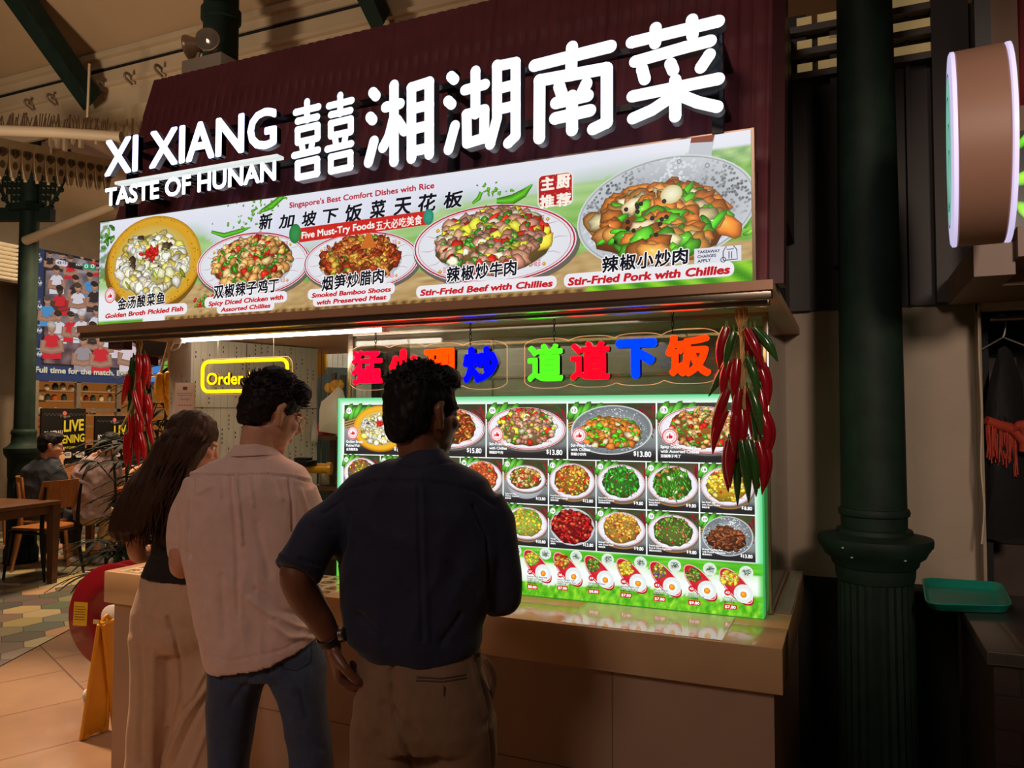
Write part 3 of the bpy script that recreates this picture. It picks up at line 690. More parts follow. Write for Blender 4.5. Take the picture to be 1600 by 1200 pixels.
def name(cn, a_, b_, h, lines):
    for (t, p, q, hh) in lines:
        l = P.px(p[0]-6, p[1]+4); r = P.px(q[0]+6, q[1]-hh-4); sl = (P.px(*q)[1]-P.px(*p)[1]); w1, h1 = r[0]-l[0], abs(P.px(p[0], p[1]-hh-7)[1]-P.px(p[0], p[1]+4)[1])
        P.rrect(l[0], r[0], l[1]+sl*.5, l[1]+sl*.5+h1*.92, h1*.40, (240, 238, 242))
    n = len(cn); sp = (b_[0]-a_[0])/n
    for i, ch in enumerate(cn):
        y = a_[1]+(b_[1]-a_[1])*i/n; P.textpx(ch, (a_[0]+sp*i+.5, y), (a_[0]+sp*(i+1)-1, y+(b_[1]-a_[1])/n), h, dk, bold=.03, cap=.84, outline=.055, shear=.06)
    for (t, p, q, hh) in lines: P.textpx(t, p, q, hh, rd, bold=.048, shear=.16, outline=.035, ocol=(244, 242, 244))
name('金汤酸菜鱼', (187, 484), (262, 473), 17, [('Golden Broth Pickled Fish', (168, 498), (290, 486), 7)])
name('双椒辣子鸡丁', (336, 466), (440, 454), 19, [('Spicy Diced Chicken with', (329, 479), (446, 468), 7), ('Assorted Chillies', (348, 488), (426, 481), 6.5)])
name('烟笋炒腊肉', (505, 454), (604, 440), 20, [('Smoked Bamboo Shoots', (490, 466), (614, 456), 7), ('with Preserved Meat', (498, 477), (607, 468), 7)])
name('辣椒炒牛肉', (700, 440), (811, 428), 21, [('Stir-Fried Beef with Chillies', (659, 463), (866, 448), 9.5)])
name('辣椒小炒肉', (942, 425), (1078, 410), 22, [('Stir-Fried Pork with Chillies', (889, 447), (1142, 428), 12)])
x0, z0 = P.px(1086, 414); x1, z1 = P.px(1159, 384); P.rectf(x0, x1, z0, z1, (226, 228, 238))
for i, t in enumerate(('TAKEAWAY', 'CHARGES', 'APPLY')): P.textpx(t, (1091, 397.5+i*7.2), (1126-(0, 6, 14)[i], 395+i*7.2), 4.6, (50, 48, 70), bold=.03)
k = (70, 66, 90)
P.stroke([P.px(*p) for p in ((1131, 408), (1131, 394), (1136, 386), (1137, 391), (1147, 390), (1147, 385), (1152, 391), (1153, 406), (1131, 408))], .003, k)
for x in (1140, 1144): P.stroke([P.px(x, 394), P.px(x, 405)], .003, k)
P.ring(P.px(1131, 407), .009, .009, .0025, k, n=14)
P.build('printed_lettering', m_print, bn)
# ================================================================ menu lightbox on the counter
MY = 2.869; mx0, mx1, mz0, mz1 = -2.112, -.283, .902, 1.698
mn = thing('menu_lightbox', 'large green edged backlit menu board with priced dishes standing on the counter', 'lightbox', (-1.2, MY+.03, .902))
m_gedge = M('green_acrylic_edge', (70, 190, 110), .3, emit=.55, ecol=(70, 200, 110), var=.02)
g = G(); g.b2((mx0, MY+.001, mz0), (mx1, MY+.07, mz1)); g.build('frame', m_gedge, mn, smooth=False)
def newm(lay): p = Print((0, MY, 0), (1, 0, 0), (0, 0, 1), (0, -1, 0), (mx0, mx1, mz0, mz1)); p.lay = lay; return p
P = newm(0)
def bgm(u, v):
    x, z = u*(mx1-mx0), v*(mz1-mz0); e = min(x, mx1-mx0-x, mz1-mz0-z)
    c = mixc((86, 205, 128), (236, 246, 242), e/.030)
    if v < .245:
        arc = .235-.028*abs(math.sin(u*9))+.02*nz(u*30, v*20)
        n1 = nz(u*90, v*26); n2 = nz(u*230, v*60)
        lo = .075+.03*nz(u*24, 1.3)+.015*n2
        if v > arc-.035: c = mixc((40, 150, 14), (130, 220, 60), .5+.8*nz(u*14, v*170))
        elif v > lo: c = mixc((236, 242, 238), (190, 226, 170), max(0, (v-arc+.07)*16)+max(0, (lo+.025-v)*20))
        else: c = mixc((30, 140, 8), (170, 232, 60), .5+.55*n1+.4*n2)
        if e < .02: c = mixc((70, 190, 60), c, e/.02)
    return c
P.grid(mx0, mx1, mz0, mz1, 250, 110, bgm); P.build('printed_background', m_printm, mn)
def cellbg(P, x0, x1, z0, z1, seed, dark=True):
    W_, H_ = x1-x0, z1-z0; rnd = random.Random(seed)
    def f(u, v):
        n1 = nz(u*5+seed, v*4+seed*2.3)
        c = mixc((60, 44, 34), (116, 92, 68), .5+.8*nz(u*3+seed, v*30))
        if v > .5: c = mixc(c, (46, 66, 34), max(0, min(1, (v-.5)*3))*(.5+n1))
        if v < .52: c = mixc((92, 98, 100), (150, 156, 156), v*1.7+.2*n1)
        if v < .25: c = mixc((34, 34, 38), c, max(0, (v-.12)*8))
        return c
    P.grid(x0, x1, z0, z1, 14, 12, f)
    for i in range(5): 
        xx = x0+W_*(.06+.07*i); P.blob((xx, z1-H_*.14-.01*(i % 2)), H_*.08, (80, 160, 50), 1.0, 2.4, .1, i)
    for i in range(6): P.stroke([(x1-W_*.16*rnd.random()-W_*.02, z1-H_*.06*i-H_*.05), (x1-W_*.02*rnd.random()-W_*.01, z1-H_*(.2+.08*i))], [H_*.05, H_*.02], rnd.choice([(150, 20, 40), (40, 90, 40), (120, 16, 40)]))
    for i in range(3): P.stroke([(x0, z1-H_*(.36+.05*i)), (x0+W_*.34, z1-H_*(.22+.05*i))], H_*.03, (196, 160, 90), (140, 100, 50))
def num(P, x, z, r, t):
    P.ell((x, z), r, r, (248, 248, 248), n=20); P.text(t, x-r*.62, z-r*.42, r*1.24, r*.85, (40, 40, 44), bold=.012)
WHT = (250, 250, 250)
def cell(x0, x1, z0, z1, no, lines, cn, price, kind, big, seed, style='plate', stamped=False):
    P = newm(.0010); cellbg(P, x0, x1, z0, z1, seed); W_, H_ = x1-x0, z1-z0; P.rect = (x0, x1, z0, z1)
    n = 210 if big else 130; sz = .0092 if big else .0062
    c = (x0+W_*.5, z0+H_*.53); ra, rb = W_*.465, H_*.355
    if style == 'bowl': 
        c = (x0+W_*.54, c[1]); ra, rb = W_*.40, H_*.45; P.ell((c[0], c[1]-rb*.06), ra, rb, (190, 130, 10), (160, 100, 10)); P.ell(c, ra, rb, (220, 150, 20), (206, 140, 20), mid=.9, colm=(236, 176, 40)); P.ell(c, ra*.82, rb*.8, (238, 220, 140), (214, 170, 60))
        food(P, (c[0], c[1]-.006), ra*.72, rb*.66, kind, n, sz*1.25, seed, .1)
        for i in range(14): P.blob((c[0]+random.Random(i).gauss(0, .009), c[1]+.02+random.Random(i+50).gauss(0, .006)), .005, (206, 30, 26), i, 2, .2, i)
    elif style == 'wok':
        P.ell(c, ra, rb*1.22, (170, 178, 182), (226, 230, 232), .05, mid=.94, colm=(110, 116, 120)); rnd = random.Random(seed)
        for i in range(260):
            a_ = rnd.random()*2*PI; t = rnd.uniform(.5, .93); dk = .5+.5*math.sin(a_*3+1)
            P.ell((c[0]+ra*t*math.cos(a_), c[1]+rb*1.2*t*math.sin(a_)), .0028, .0022, mixc((220, 224, 228), (50, 56, 58), dk*rnd.random()*1.2), n=5)
        food(P, (c[0]-.004, c[1]-rb*.22), ra*.78, rb*.72, kind, n, sz*1.3, seed, .6)
    elif style == 'deep':
        P.ell((c[0], c[1]-rb*.25), ra*.9, rb*.95, (196, 200, 206), (150, 154, 160)); plate(P, (c[0], c[1]+rb*.08), ra*.96, rb*.86, kind, seed, n, sz, motifs=big, fs=(.8, .8))
    elif style == 'full':
        P.ell(c, ra*1.03, rb*1.25, (216, 218, 224), (190, 194, 200)); food(P, c, ra*.96, rb*1.14, kind, n+50, sz, seed, .1)
    else:
        if not big: P.ell((c[0]+.004, c[1]-rb*.35), ra*.96, rb*.9, (206, 160, 90), (150, 106, 50))
        plate(P, (c[0], c[1]+H_*.015), ra*1.05, rb*1.10, kind, seed, n, sz*1.05, motifs=True, fs=(.77, .86))
    h = .0115 if big else .0062
    P.lay += 2e-4
    y = z0+H_*(.075 if big else .09)
    def wtext(t, x, z, hh, mx):
        q = glyphs(t, .028); wd = (q[3]-q[2])*hh/.727; P.text(t, x, z, min(wd, mx), hh, WHT, bold=.028)
    wtext(cn, x0+W_*.035, y, h*.8, W_*.4)
    for i, t in enumerate(reversed(lines)): wtext(t, x0+W_*.035, y+h*1.45+i*h*1.5, h, W_*.62)
    hp = .0205 if big else .0125
    q = glyphs(price, .03); wd = (q[3]-q[2])*hp/.727*.92; P.text('$', x1-W_*.05-wd-hp*.72, y+hp*.22, hp*.5, hp*.8, WHT, bold=.03)
    P.text(price, x1-W_*.05-wd, y, wd, hp, WHT, bold=.03)
    num(P, x0+W_*.085 if not big else x0+W_*.075, z1-H_*.12, .0145 if big else .011, no)
    if stamped: stamp(P, (x0+W_*.135, z0+H_*.43), .030)
    P.build('dish_panel', m_printm, mn)
GW = .006
r1 = [('01', ['Golden Broth', 'Pickled Fish'], '金汤酸菜鱼', '15.80', 'fish', 'bowl', True), ('05', ['Smoked Bamboo Shoots', 'with Preserved Meat'], '烟笋炒腊肉', '15.80', 'smoke', 'plate', True),
      ('09', ['Stir-Fried Beef', 'with Chillies'], '辣椒炒牛肉', '13.80', 'beef', 'plate', True), ('12', ['Stir-Fried Pork', 'with Chillies'], '辣椒小炒肉', '13.80', 'pork', 'wok', True), ('13', ['Spicy Diced Chicken', 'with Assorted Chillies'], '双椒辣子鸡丁', '13.80', 'chick', 'plate', True)]
for i, (no, li, cn, pr, kd, stl, stp) in enumerate(r1):
    a_ = -2.079+i*.3548; cell(a_+GW/2, a_+.3548-GW/2, 1.4475, 1.667, no, li, cn, pr, kd, True, 40+i, stl, stp)
r2 = [('02', ['Salad with', 'Peanuts'], '花生', '9.80', 'salad', 'plate'), ('03', ['Pickled Fish', 'with Chillies'], '酸菜鱼', '15.80', 'fish', 'plate'), ('06', ['Stir-Fried', 'Eggs'], '炒蛋', '9.80', 'mix', 'plate'), ('08', ['Braised Pork'], '红烧肉', '13.80', 'stew', 'plate'),
      ('10', ['Spicy and Sour', 'Chicken Gizzards'], '酸辣鸡胗', '13.80', 'chick', 'deep'), ('11', ['Fried Pork Intestines', 'with Pickled Cabbage'], '酸菜炒肥肠', '13.80', 'mix', 'plate'), ('15', ['Dace with Black Bean', 'Sauce and Lettuce'], '豆豉鲮鱼油麦菜', '9.80', 'green', 'plate'),
      ('17', ['Hunan Stir-Fried', 'String Beans'], '湖南炒豆角', '9.80', 'beans', 'plate'), ('18', ['Stir-Fried Eggs', 'with Diced Chillies'], '辣椒炒蛋', '8.80', 'egg', 'plate')]
r3 = [('19', ['Stir-Fried', 'Greens'], '炒青菜', '9.80', 'green', 'plate'), ('20', ['Diced Chicken'], '辣子鸡', '13.80', 'chick', 'plate'), ('22', ['Spicy Tofu'], '麻辣豆腐', '9.80', 'tofu', 'plate'), ('23', ['Braised Pork'], '红烧肉', '13.80', 'stew', 'plate'),
      ('25', ['Century Eggs', 'with Chillies'], '皮蛋', '10.80', 'scal', 'plate'), ('26', ['Mango', 'Spicy Chicken'], '麻辣鸡', '13.80', 'red', 'full'), ('27', ['Braised Tofu Puff', 'with Green Chilli'], '青椒豆腐', '9.80', 'tofu', 'plate'),
      ('28', ['French Beans with Minced', 'Pork & Olive Vegetables'], '橄榄肉末四季豆', '9.80', 'mince', 'plate'), ('29', ['Braised Chicken Feet', 'with Pickled Vegetables'], '酸菜焖鸡爪', '13.80', 'feet', 'wok')]
for z0, z1, row in ((1.266, 1.4435, r2), (1.097, 1.262, r3)):
    for i, (no, li, cn, pr, kd, stl) in enumerate(row):
        a_ = -2.081+i*.1972; cell(a_+.0025, a_+.1972-.0025, z0, z1, no, li, cn, pr, kd, False, int(no)*3, stl)
# rice bowls along the bottom
RB = {37: (['Braised Pork Belly with', 'Preserved Mustard', 'Greens Rice'], '梅菜扣肉饭', '8.80', 'scal'), 38: (['Diced Chicken with', 'Double Peppers Rice'], '双椒鸡丁饭', '7.80', 'mix'), 39: (['Signature Braised', 'Pork Rice'], '招牌红烧肉饭', '8.80', 'mince'),
      40: (['Shredded Pork with', 'Green Pepper Rice'], '青椒肉丝饭', '7.80', 'egg'), 41: (['Minced Pork &', 'Eggplant Rice'], '肉末茄子饭', '7.80', 'salad'), 42: (['Stir-Fried', 'Beef Rice Bowl'], '小炒牛肉饭', '9.80', 'mince'), 43: (['Tomato', 'and Egg Rice'], '番茄炒蛋饭', '7.80', 'egg')}
for k in range(30, 44):
    x = -.377-(43-k)*.1278; z = 1.022-.012*(k-37)/6; P = newm(.0014)
    li, cn, pr, kd = RB.get(k, (['Braised Pork', 'Rice Bowl'], '卤肉饭', '7.80', ('mix', 'mince', 'stew', 'egg')[k % 4]))
    rt = -.82
    P.ell((x+.002, z-.004), .079, .036, (200, 30, 50), (150, 10, 30), rt); P.ell((x, z), .078, .035, (214, 46, 60), (222, 40, 60), rt, mid=.9, colm=(190, 24, 40)); P.ring((x, z), .077, .0345, .003, (246, 190, 196), rt)
    food(P, (x-.022, z+.024), .027, .026, kd, 46, .0072, k, .2)
    P.ell((x+.026, z-.026), .034, .033, (206, 214, 212), (226, 232, 230)); P.ell((x+.026, z-.027), .026, .025, (250, 250, 248), (214, 226, 224)); P.blob((x+.026, z-.029), .0115, (240, 140, 30), 0, 1, .08, k, 10, .8)
    P.ell((x+.036, z+.05), .024, .023, (190, 206, 190), (226, 232, 226)); 
    rnd = random.Random(k)
    for i in range(16): P.stroke([(x+.036+rnd.uniform(-.016, .01), z+.05+rnd.uniform(-.012, .012)), (x+.036+rnd.uniform(-.006, .018), z+.05+rnd.uniform(-.012, .012))], .002, rnd.choice([(60, 80, 60), (110, 130, 110)]))
    P.lay += 2e-4; lx = x-.042
    P.ell((x-.030, z-.026), .0115, .0115, (206, 20, 36), n=18); P.text(str(k), x-.0375, z-.0305, .015, .009, WHT, bold=.03)
    for i, t in enumerate(li): P.text(t, lx, z-.047-i*.0085, min(.085, len(t)*.0040), .0058, (60, 56, 60), bold=.03, outline=.05)
    y = z-.047-len(li)*.0085; P.text(cn, lx, y, len(cn)*.0074, .0066, (50, 50, 54), bold=.02, cap=.84)
    P.rrect(lx-.001, lx+.044, y-.0215, y-.0035, .004, (190, 16, 30)); P.text('$'+pr, lx+.003, y-.0175, .037, .010, WHT, bold=.03)
    P.build('bowl_picture', m_printm, mn)

# ================================================================ hanging neon characters
def neon_colour(name, c): return M(name, c, .3, emit=1.05, ecol=c, var=0)
NEON = [('猛', (549, 546, 598, 601), (255, 8, 60)), ('火', (606, 544, 655, 601), (255, 14, 44)), ('现', (662, 543, 714, 599), (255, 84, 4)), ('炒', (723, 540, 779, 599), (4, 8, 250)),
        ('道', (824, 536, 880, 597), (88, 230, 36)), ('道', (891, 532, 953, 595), (244, 10, 40)), ('下', (962, 528, 1027, 592), (0, 66, 232)), ('饭', (1040, 521, 1111, 589), (255, 66, 8))]
NY = 2.79
m_nside = [M('neon_side_dark', (40, 24, 26), .35, 0, .1)]
def neon_sign(chars, chains, label, tag_):
    q0 = onY(chars[0][1][0]-12, chars[0][1][1], NY); q1 = onY(chars[-1][1][2]+12, chars[-1][1][3], NY)
    t = thing('hanging_character_sign', label, 'sign', ((q0.x+q1.x)/2, NY+.02, q0.z-.22))
    bumps = []
    for ch, (l, tp, r, b), col in chars:
        A0 = onY(l, b, NY); B0 = onY(r, tp, NY); gg = G()
        vs, fs, x0, x1, y0, y1 = glyphs(ch, {'猛': .036, '道': .036, '下': .075, '火': .075, '炒': .056, '饭': .046, '现': .055}[ch]); sx = (B0.x-A0.x)/(x1-x0); sz = (B0.z-A0.z)/(y1-y0)
        n = len(vs); P_ = [V((A0.x+(x-x0)*sx, NY, A0.z+(y-y0)*sz)) for x, y in vs]; dep = V((0, .026, 0))
        gg.slot(0).add(P_, fs); ed = {}
        for f in fs:
            for i in range(len(f)): ed[(f[i], f[(i+1) % len(f)])] = 1
        gg.slot(1).add(P_+[p+dep for p in P_], [(i, j, j+n, i+n) for (i, j) in ed if (j, i) not in ed])
        hexn = '%02x%02x%02x' % col
        gg.build('character', [neon_colour('neon_'+hexn, col), m_nside[0]], t, smooth=False)
        bumps.append(((A0.x+B0.x)/2, (A0.z+B0.z)/2, (B0.x-A0.x)/2+.024, (B0.z-A0.z)/2+.024))
    top = []; bot = []
    xa, xb = bumps[0][0]-bumps[0][2], bumps[-1][0]+bumps[-1][2]; N_ = 90
    for i in range(N_+1):
        x = xa+(xb-xa)*i/N_; hi = -9; lo = 9
        for cx, cz, rx, rz in bumps:
            u = abs(x-cx)/(rx*1.18)
            if u <= 1: e = (1-u**3.2)**(1/3.2); hi = max(hi, cz+rz*e); lo = min(lo, cz-rz*e)
        top.append((x, hi)); bot.append((x, lo))
    loop = bot+top[::-1]; gg = G(); y0, y1 = NY+.028, NY+.033; n = len(loop)
    gg.slot(0)
    for y in (y0, y1):
        vs = [(x, y, z) for x, z in bot]+[(x, y, z) for x, z in top]; k = len(bot); gg.add(vs, [(i, i+1, k+i+1, k+i) for i in range(k-1)])
    gg.slot(1).tube([(x, (y0+y1)/2, z) for x, z in loop], .0016, 5, closed=True)
    gg.build('acrylic_panel', [m_acryl, m_rim], t, smooth=False)
    for cx in chains:
        p = onY(cx, 540, NY+.03); z0 = max(b for a, b in top if abs(a-p.x) < .03)-.012; gg = G(); z = z0; k = 0
        while z < 1.998:
            c = V((p.x, NY+.0305, z+.011)); ax = V((1, 0, 0)) if k % 2 else V((0, 1, 0))
            gg.tube([c+ax*(.005*math.cos(a_))+ZU*(.013*math.sin(a_)) for a_ in [2*PI*j/10 for j in range(10)]], .0016, 5, closed=True); z += .021; k += 1
        gg.build('chain', m_blackmetal, t)
    return t
neon_sign(NEON[:4], (587, 735), 'hanging neon sign of four red, orange and blue characters above the menu', 'a')
neon_sign(NEON[4:], (866, 1051), 'hanging neon sign of green, red, blue and orange characters next to dark chillies', 'b')
# ORDER HERE
OY = 2.72
oz = thing('order_sign', 'yellow neon sign reading Order Here hung over the cashier opening', 'sign', (onY(385, 600, OY).x, OY, onY(385, 618, OY).z))
a_ = onY(316, 615, OY); b_ = onY(449, 563, OY); m_yel = M('neon_yellow', (255, 226, 6), .3, emit=1.5, ecol=(255, 214, 4), var=0)
xa, xb, za, zb = a_.x, b_.x, onY(316, 612, OY).z, onY(449, 561, OY).z
def rloop(xa, xb, za, zb, r, y, n=6):
    out = []
    for cx, cz, t0 in ((xb-r, zb-r, 0), (xa+r, zb-r, PI/2), (xa+r, za+r, PI), (xb-r, za+r, 1.5*PI)):
        out += [V((cx+r*math.cos(t0+PI/2*k/n), y, cz+r*math.sin(t0+PI/2*k/n))) for k in range(n+1)]
    return out
g = G(); g.tube(rloop(xa, xb, za, zb, .035, OY), .0082, 8, closed=True); g.build('neon_border', m_yel, oz)
g = G(); L_ = rloop(xa-.014, xb+.014, za-.014, zb+.014, .04, OY+.016); n = len(L_)
for dy in (0, .005): g.add([p+V((0, dy, 0)) for p in L_], [tuple(range(n))])
g.slot(1).tube([p+V((0, .0025, 0)) for p in L_], .0014, 5, closed=True); g.build('acrylic_panel', [m_acryl, m_rim], oz, smooth=False)
t0 = onY(323, 601, OY); t1 = onY(434, 594, OY); text_letters('Order Here', V((t0.x, OY+.012, t0.z)), V((t1.x, OY+.012, t0.z)), .056, .012, .012, [m_yel, M('neon_yellow_side', (150, 120, 10), .4)], oz)
for cx in (336, 423):
    x = onY(cx, 560, OY).x; g = G(); g.tube([(x, OY+.018, zb+.004), (x, OY+.018, 1.999)], .0014, 6); g.build('wire', M('wire_pale', (190, 180, 160), .4, .3), oz)
# tube light
TY = 2.70
p0 = onY(272, 531, TY); p1 = onY(598, 514, TY); tz = (p0.z+p1.z)/2
tl = thing('tube_light', 'long white fluorescent tube light under the soffit', 'light', ((p0.x+p1.x)/2, TY, tz-.02))
g = G(); g.tube([(p0.x+.06, TY, tz), (p1.x, TY, tz)], .0125, 12); g.build('tube', M('tube_glow', (255, 255, 250), .3, emit=13.0, ecol=(255, 244, 226), var=0), tl)
g = G(); g.b2((p0.x, TY-.016, tz-.018), (p0.x+.06, TY+.016, tz+.012), .003); g.b2((p1.x, TY-.012, tz-.014), (p1.x+.025, TY+.012, tz+.012), .003); g.build('end_cap', m_white, tl)
g = G(); g.b2((p0.x, TY-.012, tz+.010), (p1.x+.025, TY+.012, tz+.022)); 
for x in (p0.x+.2, p1.x-.15): g.b2((x, TY-.004, tz+.02), (x+.02, TY+.004, 2.0))
g.build('batten', m_white, tl)
g = G(); g.tube([(p0.x+.02, TY-.015, tz-.01), (p0.x+.0, TY-.02, tz-.05), (p0.x+.05, TY-.02, tz-.04), (p0.x+.07, TY-.018, tz+.0)], .004, 6, sub=4); g.build('cable', m_white, tl)

# ================================================================ glass, steel back wall
GY = 2.955
gp = thing('glass_partition', 'clear glass screen behind the hanging characters on the counter', 'glass', (-1.2, GY, .9))
g = G(); g.b2((-2.09, GY, .904), (-.27, GY+.006, 2.0)); g.b2((-.27, GY, .904), (-.264, 3.82, 2.0)); g.build('pane', m_pane, gp, smooth=False)
g = G(); g.b2((-2.115, GY-.012, .902), (-2.088, GY+.02, 2.0), .002); g.b2((-.282, GY-.008, .902), (-.262, GY+.014, 2.0), .002); g.b2((-2.1, GY-.01, 1.985), (-.27, GY+.016, 2.0)); g.b2((-.272, GY, .902), (-.258, 3.82, .915)); g.build('post', m_alu, gp)
g = G(); g.b2((-2.07, 3.42, .905), (-.285, 3.46, 2.0)); structure(g.build('wall_kitchen', m_steel, smooth=False), 'brushed steel kitchen wall behind the glass')
g = G()
for x in (-1.60,): g.b2((x, 3.412, .9), (x+.006, 3.421, 2.0))
g.b2((-2.07, 3.408, 1.80), (-.285, 3.42, 1.812)); structure(g.build('trim_kitchen', m_alu))
lamp('kitchen_lamp', 'AREA', (-1.3, 3.18, 1.97), 5.5, (1, .9, .78), 1.1, (-1.3, 3.0, 0))
lamp('kitchen_lamp_back', 'AREA', (-3.0, 4.6, 2.6), 20, (1, .88, .70), .5, (-3.0, 4.6, 0))

# ================================================================ chillies, corn
m_chr = [M('chilli_red', (190, 22, 34), .18, 0, .2, 8, coat=.6), M('chilli_dark_red', (150, 14, 30), .2, 0, .2, 8, coat=.6), M('chilli_green', (44, 84, 34), .2, 0, .2, 8, coat=.6)]  # darker red copy carries the shade of the unlit garland
m_cap = M('chilli_stem', (96, 110, 50), .5)
def chilli(t, p, L_, ang, tilt, bend, mat, r=.015):
    dx = V((math.cos(ang), math.sin(ang), 0)); pts = []; rad = []; N_ = 8
    for i in range(N_+1):
        s_ = i/N_; pts.append(p+dx*(math.sin(tilt)*L_*s_+bend*math.sin(s_*PI)*L_)+V((0, 0, -L_*s_*math.cos(tilt)))); rad.append(r*(.62+.5*math.sin(min(1, s_*1.6+.15)*PI/2)-.06)*(1-s_**2.6)+.0012)
    g = G(); g.tube(pts, rad, 9, sub=2); o = g.build('chilli', mat, t); g = G(); g.tube([p+V((0, 0, .022)), p+V((0, 0, .006)), p-V((0, 0, .006))], [.0025, .004, r*.75], 7); g.build('stem', m_cap, o)
def garland(label, x, y, ztop, zroof, rows, seed, reds, greens, spread=.05, group=None):
    rnd = random.Random(seed); t = thing('chilli_garland', label, 'hanging decoration', (x, y, rows[-1][0]-.2))
    for (z, lst) in rows:
        for (dx, dy, L_, tilt, bend, kind) in lst:
            chilli(t, V((x+dx, y+dy, z+rnd.uniform(-.01, .01))), L_, 0 if dx >= 0 else PI, tilt, bend, kind, .0165*rnd.uniform(.9, 1.1))
    g = G(); zl = rows[-1][0]
    for k in range(4):
        ph = k*PI/2; g.tube([(x+.010*math.cos(ph+z_*22)*(.6+.4*math.sin(z_*9+k)), y+.010*math.sin(ph+z_*22), z_) for z_ in [zl+(ztop-zl)*i/26 for i in range(27)]], .0042, 6)
    for k in range(5): g.tube([(x+(k-2)*.004, y+.004*(k % 2), ztop), (x+(k-2)*.009, y+.01*(k % 2), ztop+(zroof-ztop)*.5), (x+(k-2)*.003, y, zroof)], .0035, 6, sub=3)
    if seed == 1: g.tube([(x+.0, y-.01, zl+.30), (x-.012, y-.02, zl+.14), (x-.06, y-.02, zl+.055), (x-.092, y-.02, zl+.01)], [.004, .005, .005, .004], 6, sub=4)
    g.build('twine', m_rope, t); return t
R0, R1, R2 = m_chr
gx = onY(216, 600, 2.62)
zz = lambda yy: onY(216, yy, 2.62).z
garland('bright red plastic chilli garland at the far left end of the awning', gx.x, 2.62, zz(552), 2.0, [
    (zz(556), [(-.035, 0, .15, .1, -.03, R2), (-.05, .03, .14, .15, .05, R2), (.03, -.03, .15, -.05, .10, R0), (.05, -.01, .16, .0, .08, R0), (.02, .03, .15, .1, .02, R0)]),
    (zz(588), [(-.03, -.03, .15, .28, -.03, R0), (-.055, .02, .18, .1, .05, R2), (.03, -.02, .17, .12, -.02, R0), (-.01, .03, .15, .1, 0, R1)]),
    (zz(614), [(.02, -.04, .17, .42, -.03, R0), (.055, 0, .14, .2, .08, R0), (-.05, .02, .18, .1, .06, R2), (.01, .03, .16, .1, 0, R0)]),
    (zz(645), [(.005, -.04, .16, -.02, .05, R0), (.035, -.03, .15, .15, .05, R0), (.05, .01, .17, .3, -.02, R0), (-.06, .02, .2, .12, .05, R2)]),
    (zz(676), [(-.03, -.03, .16, .02, .03, R0), (-.012, -.03, .17, -.05, .04, R0), (.03, -.02, .16, .06, -.05, R0), (.05, -.03, .16, .22, .06, R0), (-.05, .03, .2, .2, .02, R2), (.02, .03, .2, .2, .02, R2)])], 1, 0, 0)
gx = onY(1160, 600, 2.60); zz = lambda yy: onY(1160, yy, 2.60).z
garland('dark red and green plastic chilli garland hanging in front of the menu corner', gx.x, 2.60, zz(512), 2.0, [
    (zz(516), [(-.045, -.02, .14, .18, .05, R1), (-.02, -.04, .12, .25, .03, R2), (.01, .02, .16, .1, .0, R1), (.03, -.02, .15, .22, .02, R1), (.045, -.03, .13, .55, .05, R2), (.02, -.04, .14, .35, .03, R1)]),
    (zz(564), [(-.04, -.02, .14, .12, .06, R1), (-.01, -.04, .15, .08, .02, R1), (.02, -.02, .13, .22, .05, R2), (.05, -.01, .15, .2, .05, R1), (.065, .0, .14, .1, .06, R1), (-.05, .02, .13, .5, -.02, R2)]),
    (zz(608), [(-.045, -.02, .17, .32, .02, R1), (-.005, -.04, .16, .02, .05, R1), (.03, -.02, .15, .2, .04, R2), (.055, .0, .16, -.05, .08, R1), (.01, .03, .17, .1, .02, R1)]),
    (zz(643), [(-.05, -.02, .15, .3, .06, R1), (-.015, -.04, .15, .05, .02, R1), (.0, -.03, .16, -.1, .06, R1), (.055, -.01, .15, .05, .12, R1), (.07, .01, .15, .0, .10, R1), (.03, .02, .16, .1, .03, R2)]),
    (zz(688), [(-.03, -.02, .16, .06, .03, R1), (-.045, .0, .17, .02, .04, R1), (.0, -.04, .20, .1, .02, R2), (.02, -.03, .18, .12, .04, R2), (.05, -.02, .17, .05, .06, R1), (.065, 0, .16, .02, .06, R1), (.03, .02, .16, .1, .02, R1), (-.01, .01, .22, .05, .02, R2)])], 2, 0, 0)
# corn
cx_ = onY(262, 600, 2.95); co = thing('corn_bunch', 'bunch of yellow plastic corn cobs hanging beside the tiled pillar', 'hanging decoration', (cx_.x, 2.95, onY(262, 645, 2.95).z))
m_corn = M('corn_kernels', (250, 176, 30), .35, 0, .15, 40, bump=.6, bscale=90, coat=.3)
for dx, dy, yy, L_ in ((-.045, -.01, 585, .15), (-.012, -.035, 582, .16), (.03, -.02, 580, .15), (.012, .02, 590, .19), (-.02, .03, 592, .20)):
    z1 = onY(262, yy, 2.95).z; g = G(); prof = []
    for i in range(15):
        s_ = i/14; prof.append((.026*(1-abs(2*s_-.85)**3*.55)*(1 if 0 < i < 14 else .3)*(1+.06*(i % 2)), -L_*s_))
    g.lathe((cx_.x+dx, 2.95+dy, z1), prof, 20, flute=.06); cb_ = g.build('cob', m_corn, co)
    g = G(); g.tube([(cx_.x+dx, 2.95+dy, z1-.004), (cx_.x+dx*.5, 2.95+dy*.5, z1+.08), (cx_.x, 2.95, 1.999)], .006, 6, sub=3); g.build('husk_cord', M('husk_pale', (222, 200, 160), .7), cb_)

